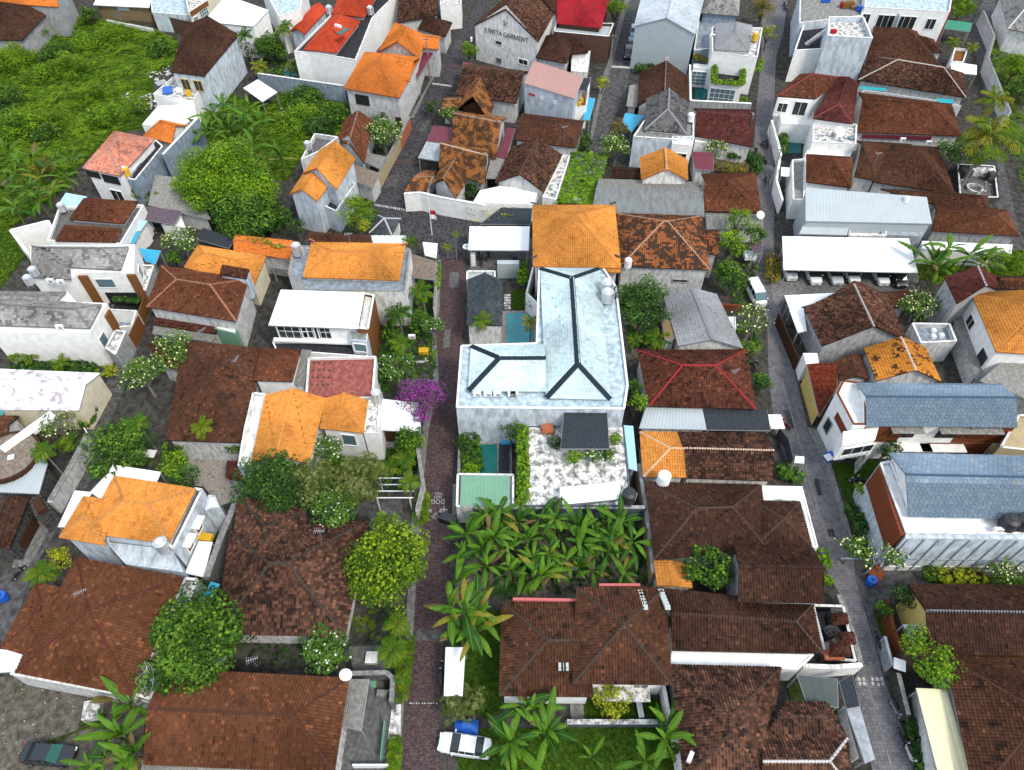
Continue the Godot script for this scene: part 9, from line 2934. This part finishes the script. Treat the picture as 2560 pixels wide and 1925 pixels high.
func build_vegetation() -> void:
	cover("weed_cover","dense bright green weeds and creepers covering the overgrown plot","weeds",[-111.3,-128.8,-103.7,-141.5,-98.4,-150.9,-91,-157,-84.6,-154.7,-74.4,-151.2,-67.7,-146.1,-65.4,-137.6,-68.7,-132.4,-64.2,-114,-68.6,-112.8,-70.8,-101.7,-70.6,-97.1,-74.6,-86.5,-89.5,-87.3],4.2,"weedy",0.55,1.3,0)
	cover("weed_cover","wild green weeds in the plot behind the bright green tree","weeds",[-55.5,-117.1,-54.7,-128,-44.4,-120.3,-42.2,-125.3,-29.5,-121.6,-29,-116.7,-30,-110.6,-34.8,-105.5,-35.9,-99.1,-52.2,-99.7,-57.5,-107],3.6,"weedy",0.5,1.1,0)
	tree("wild_shrub","leafy shrub at the upper left edge of the overgrown plot",GW,"weedy",-94.7,-134.6,3.2,3.57,0,"shrub")
	tree("wild_shrub","dark shrub left of centre of the overgrown plot",GW,"broad",-87.8,-137.3,3,3.14,0,"shrub")
	tree("wild_shrub","lime shrub left of centre of the overgrown plot",GW,"lime",-88.2,-129.9,2.6,2.8,0,"shrub")
	tree("wild_shrub","round lime shrub near the white roof of the overgrown plot",GW,"lime",-70.4,-115.4,3.2,2.82,0,"shrub")
	tree("wild_shrub","tangled shrub in the middle of the overgrown plot",GW,"weedy",-84.1,-132.8,2.8,3.31,0,"shrub")
	tree("wild_shrub","low shrub below the tin shelter of the overgrown plot",GW,"weedy",-80.4,-147,2.2,3.03,0,"shrub")
	tree("wild_shrub","dark shrub near the narrow brown house of the overgrown plot",GW,"broad",-68.9,-140.6,2.5,2.7,0,"shrub")
	tree("wild_shrub","lime shrub at the left edge of the overgrown plot",GW,"lime",-84.9,-112.3,3.4,3.42,0,"shrub")
	tree("wild_shrub","tangled shrub above the bananas of the overgrown plot",GW,"weedy",-79.4,-114.3,2.6,2.59,0,"shrub")
	tree("wild_shrub","green shrub above the bananas of the overgrown plot",GW,"broad",-78.8,-110,2.6,2.32,0,"shrub")
	tree("wild_shrub","pale shrub in the upper middle of the overgrown plot",GW,"lime",-85.2,-143.4,2.2,3.24,0,"shrub")
	tree("wild_shrub","shrub beside the rubble of the overgrown plot",GW,"weedy",-66.1,-118.4,2.6,1.98,0,"shrub")
	tree("wild_shrub","dark shrub at the far left of the overgrown plot",GW,"broad",-90.3,-121.5,3,2.69,0,"shrub")
	tree("wild_shrub","yellowish tangle in the lower middle of the overgrown plot",GW,"weedy",-76.5,-123.4,2.4,2.49,0,"shrub")
	tree("wild_shrub","shrub under the dark roofed house of the overgrown plot",GW,"lime",-94.5,-146,3,2,0,"shrub")
	tree("wild_shrub","shrub beside the bamboo shelter of the overgrown plot",GW,"broad",-87.3,-153.4,3.2,2.07,0,"shrub")
	banana("banana plant at the left edge of the left banana grove",B5,-78.79,-100.32,4,9,0,1.25,0.2)
	banana("banana plant second from the left of the left banana grove",B5,-73.99,-97.71,4.2,9,0,1.25,0.2)
	banana("banana plant in the middle of the left banana grove",B5,-70.49,-98.01,4,9,0,1.25,0.2)
	banana("banana plant below the pink roofed house of the left banana grove",B5,-67.55,-93.84,3.6,9,0,1.25,0.2)
	banana("banana plant in the left front of the left banana grove",B5,-75.77,-94.48,3.8,9,0,1.25,0.2)
	banana("banana plant in the front middle of the left banana grove",B5,-71.92,-90.79,3.6,9,0,1.25,0.2)
	banana("banana plant at the far left front of the left banana grove",B5,-75.47,-90.48,3.4,9,0,1.25,0.2)
	banana("banana plant in the front right of the left banana grove",B5,-68.84,-90.48,3.4,9,0,1.25,0.2)
	banana("banana plant nearest the pink roofed house of the left banana grove",B5,-68.64,-98.28,3.4,9,0,1.25,0.2)
	banana("banana plant at the front beside the rice field of the left banana grove",B5,-70.11,-89.16,3,9,0,1.25,0.2)
	banana("banana plant at the front left beside the rice field of the left banana grove",B5,-72.96,-87.13,3,9,0,1.25,0.2)
	tree("garden_tree","small dry reddish tree standing in the left banana grove","","rusty",-72.8,-97.4,4.5,1.75)
	banana("banana plant nearest the white roof of the wild plot grove",B6,-50.19,-111.3,3.8,9,0,1.3,0.05)
	banana("banana plant behind the others of the wild plot grove",B6,-48.86,-113.66,4.2,9,0,1.3,0.05)
	banana("banana plant in the upper middle of the wild plot grove",B6,-46.12,-111.33,4,9,0,1.3,0.05)
	banana("banana plant in the upper right of the wild plot grove",B6,-43.98,-112.47,4,9,0,1.3,0.05)
	banana("banana plant in the middle of the wild plot grove",B6,-46.09,-106.17,3.8,9,0,1.3,0.05)
	banana("banana plant right of the middle of the wild plot grove",B6,-43.24,-106.53,3.8,9,0,1.3,0.05)
	banana("banana plant at the right of the wild plot grove",B6,-41.82,-108.68,3.6,9,0,1.3,0.05)
	banana("banana plant at the lower left of the wild plot grove",B6,-49.53,-106.83,3.4,9,0,1.3,0.05)
	banana("banana plant at the lower right of the wild plot grove",B6,-41.1,-102.63,3.4,9,0,1.3,0.05)
	banana("banana plant at the front of the wild plot grove",B6,-43.71,-102.28,3.4,9,0,1.3,0.05)
	banana("banana plant at the left front below the steep orange house in the wild plot",B6,-38.25,-98.58,3.2,8,0,1.2,0.1)
	banana("banana plant at the foot of the roof terrace in the wild plot",B6,-36.32,-99.24,3.2,8,0,1.2,0.1)
	tree("garden_tree","shrubs along the pale blue wall in the wild plot","","broad",-37.4,-121.4,2.8,3.37)
	tree("garden_tree","lime shrubs in the middle of the wild plot","","lime",-36.3,-115.4,2.6,3.71)
	tree("garden_tree","shrubs below the dirty white house in the wild plot","","broad",-31.1,-116.4,3,2.84)
	tree("garden_tree","dark shrubs at the lower right of the wild plot","","deep",-33,-112.1,2.8,2.78)
	tree("garden_tree","huge spreading bright green tree in the upper left","","lime",-43.3,-91.6,9,6.12)
	tree("garden_tree","right lobe of the huge bright green tree beside the wild plot","","lime",-38.4,-89,7,4.04)
	tree("garden_tree","lower dark part of the huge tree's neighbour above the orange roofs","","broad",-38.2,-85.9,6,4.93)
	tree("garden_tree","young dark tree right of the huge bright tree","","deep",-31,-83.4,3.5,1.44)
	tree("garden_tree","leafy shrub beside the grey shed roof","","broad",-57,-92.5,3,1.53)
	palm("dark palm behind the narrow dark brown house",-48.86,-133.44,7,1.76,14,0)
	tree("garden_tree","dark creeper covered palm trunk beside the white house","","deep",-50,-134.8,4.5,1.65)
	palm("feathery palm left of the white villa",-43.45,-137.58,6,1.7,14,1)
	palm("second feathery palm left of the white villa",-42.59,-140.08,6,1.37,12,1)
	palm("bright yellow palm above the pale blue wall",-46.22,-128.73,3.5,1.87,14,2)
	tree("garden_tree","dark garden trees around the small turquoise pool","","broad",-46.5,-138,4.5,3.13)
	tree("garden_tree","weeping tree overhanging the small turquoise pool","","feathery",-40.2,-131.1,3.5,1.87)
	stones("rubble","white rubble heap below the cluttered terrace","rubble",[-71.6,-125.2,-66.4,-126,-63.7,-121,-65.5,-118.5,-70.2,-121.8],3,0.15,0.6,Color(0.4, 0.38, 0.36),Color(0.75, 0.73, 0.7),0.1)
	stones("rubble","rubble heap beside the blue tarpaulin terrace","rubble",[-69.6,-132.7,-66.1,-135.5,-64.1,-132.7,-66.8,-129.5],3,0.15,0.6,Color(0.4, 0.36, 0.33),Color(0.75, 0.72, 0.68),0.1)
	stones("rubble","pale rubble patch in the wild plot","rubble",[-42.2,-121,-38.7,-118.9,-38.8,-116.9,-41.1,-117.7],4,0.15,0.5,Color(0.4, 0.34, 0.3),Color(0.65, 0.6, 0.55),0.1)
	palm("broad leaved plant left of centre in the villa garden",-59.37,-59.14,1.8,1.26,14,1)
	palm("broad leaved plant right of centre in the villa garden",-55.2,-57.96,1.8,1.25,14,1)
	palm("broad leaved plant at the left of the villa garden",-61.32,-59.54,1.8,1.26,14,1)
	hedge("hedge","dark garden shrubs below the second villa's blank wall","","deep",[-62,-58.8,-57.4,-58.6,-52,-58.4],1.4,1.6,0,"hedge")
	tree("garden_tree","orange green potted shrub at the yellow gate","","golden",-48.6,-56.9,2.5,0.91)
	cover("grass_blades","bright green rice crop at the left edge","rice",[-82.2,-87.3,-74.5,-86.2,-69.9,-80.6,-70.4,-73.2,-74.9,-72.2],9,"weedy",0.25,0.45,0)
	wire("overhead wires crossing the paved junction",[-11.4,6,-82.6,-2.7,5,-80.1],0.4,2)
	wire("overhead wires crossing above the white carport",[36.3,7,-75.8,35.7,6.5,-65.3],0.5,3)
	wire("overhead wires along the right lane",[32.3,6,-28.6,27.7,5.5,-38.1],0.7,3)
	wire("overhead wires along the cobbled lane",[-13.6,8,-115.1,-17.7,6,-95.9],0.6,2)

func build_gardens() -> void:
	cover("garden_plants","low mixed plants in the garden left of the upper main road","plants",[-17.7,-66.4,-16.1,-71.7,-10.5,-71.7,-9.5,-61.5,-9.9,-54.7,-11.3,-54.7,-16.3,-54.7],4.16,"broad",0.4,1,0)
	cover("garden_plants","creeping plants in the garden behind the second villa","plants",[-61.1,-60.3,-50.2,-59.2,-49.8,-57.3,-61,-57.5],4.8,"lime",0.4,0.8,0)
	cover("garden_plants","ground plants under the trees beside the left lane","plants",[-47.3,-47.2,-41.4,-47.9,-39.4,-44.1,-45.3,-44.1],4,"broad",0.3,0.7,0)
	cover("garden_plants","plants below the orange gabled roofs in the left centre","plants",[-28,-42.9,-21.4,-46.3,-14.5,-46.3,-12.1,-48.5,-10.7,-47.2,-11,-41.7,-13.8,-39.9,-20.5,-38.2,-27.3,-39.9],3.84,"broad",0.35,0.9,0)
	cover("garden_plants","verge plants beneath the bright yellow green tree","plants",[-15.5,-27.1,-10.3,-28.5,-9.3,-20.6,-11,-20.6,-11.8,-24.4,-14.8,-25.3],3.52,"weedy",0.3,0.7,0)
	cover("garden_plants","garden plants left of the grey shingled house","plants",[15.4,-75.4,20.1,-71.7,19,-63.1,15,-61.5,14.9,-66.4],4.16,"deep",0.4,1,0)
	cover("garden_plants","garden plants between the patchy roof and the right lane","plants",[29.1,-79.4,35.3,-79.4,30.9,-59.2,28.6,-59.2,30.2,-69.9,28.3,-73.6],3.52,"broad",0.35,0.9,0)
	cover("garden_plants","leafy garden plants at the right edge beyond the far lane","plants",[99.1,-151.9,102.4,-143.8,87.7,-97.2,80.2,-94.7,86.8,-120.9],3.84,"weedy",0.5,1.2,0)
	cover("garden_plants","leafy plants at the right edge beside the white low roofs","plants",[57.1,-80.9,73.9,-80.9,76.7,-74.5,59.6,-73.6,56.8,-75.4],4.16,"weedy",0.5,1.1,0)
	cover("garden_plants","garden plants round the small turquoise pool","plants",[-51.5,-138.1,-41.1,-138.1,-35.4,-130.9,-47.5,-130],4.48,"broad",0.4,1,0)
	cover("garden_plants","plants in the yard below the orange lane house","plants",[-27.1,-114.8,-21.5,-115.5,-21.3,-106.2,-24.4,-106.2],4.16,"deep",0.4,0.8,0)
	cover("garden_plants","yard plants under the garden trees at the junction","plants",[-26.8,-94.1,-22.2,-94.7,-19.2,-87.8,-21.7,-85.1,-25.8,-85.6],4.48,"broad",0.4,0.9,0)
	cover("garden_plants","plants beside the teal pool along the main road","plants",[-6.1,-50.9,-3.6,-50.9,-3.4,-44.1,-5.5,-43.8],4.8,"broad",0.35,0.8,0)
	cover("garden_plants","planting along the side lane near the vine pergola","plants",[9.4,-110.4,13,-124.1,15,-122.5,12.1,-103.5,17.2,-104.9,14.5,-99.7],3.84,"deep",0.35,0.8,0)
	cover("garden_plants","plants along the right lane below the white end wall","plants",[36.3,-41.1,37.9,-38.8,36.9,-33.4,35.3,-33.4],4.16,"deep",0.35,0.8,0)
	cover("garden_plants","dark plants behind the brown hipped house's courtyard","plants",[-24.8,-24.6,-16,-24.6,-15.5,-22.5,-24.3,-22.3],4.16,"deep",0.3,0.7,0)
	ground("road_patch",[-11.2,-146.6,-9.8,-146.4,-10.1,-142,-11.8,-142.5],0.03,"asphalt")
	ground("road_patch",[-16.1,-115.9,-14.4,-116.3,-15,-112.5,-16.4,-112.8],0.03,"asphalt")
	ground("road_patch",[-20,-99.7,-18.1,-100.1,-18.3,-96.5,-20.2,-96.5],0.03,"asphalt")
	ground("road_patch",[-20.2,-88.5,-17.8,-88.2,-17.7,-85.1,-19.7,-85.9],0.03,"concrete_dark")
	ground("road_patch",[-8.8,-76.6,-7.5,-76.6,-7.3,-73.4,-8.6,-73.4],0.03,"concrete_dark")
	ground("road_patch",[-8.8,-65.4,-8,-65.4,-8,-62.2,-8.8,-62.2],0.03,"concrete_dark")
	ground("road_patch",[32.2,-52.2,33.1,-52.2,33.1,-49.5,32.3,-49.5],0.02,"asphalt")
	ground("road_patch",[33.3,-42.6,34.1,-42.6,34,-40.5,33.2,-40.5],0.02,"asphalt")
	ground("road_patch",[33.1,-36.4,33.8,-36.4,33.7,-35.5,33,-35.5],0.02,"asphalt")
	ground("road_patch",[-9.4,-25.7,-6.5,-25.7,-6.4,-24.7,-9.4,-24.7],0.02,"asphalt")
	ground("road_patch",[-7.8,-21.2,-7.4,-21.2,-7.4,-20.9,-7.8,-20.9],0.02,"asphalt")
	hm("boundary_wall","white boundary wall along the right lane beside the dark teal pool","wall")
	wl([44,-112.2,43.5,-105.6,43.1,-101.8],2.4,0.25,"white","white_dirty",0)
	hm("boundary_wall","white boundary wall along the right lane below the ladder slab roof","wall")
	wl([42.6,-100.5,40.8,-95,40.5,-90],2.4,0.25,"white","white_dirty",0)
	hm("flat_roof_strip","narrow concrete flat roof left of the small square brown roof")
	dk([43.8,-98.8,46,-99.1,43.1,-88.6,41.4,-88.5],3.2,"concrete","white",0.3)
	hm("metal_canopy","small white sheet canopy beside the narrow concrete flat roof","canopy")
	cs([42,3,-97.6,43.4,3,-97.4,42.8,2.8,-95.3,41.5,2.8,-95.6],"metal_white",0.22)
	posts([42,3,-97.6,43.4,3,-97.4,42.8,2.8,-95.3,41.5,2.8,-95.6],0)
	pole("concrete utility pole beside the right lane above the carport",40.07,-95.24,8)
	wire("overhead wires along the upper right lane",[35.4,8,-84,47.1,7,-127.4],0.9,3)
	pole("concrete utility pole at the edge of the side lane",18.27,-131.53,8)
	wire("overhead wires above the side lane",[16.1,8,-116.1,22.3,8,-146.9],0.6,2)
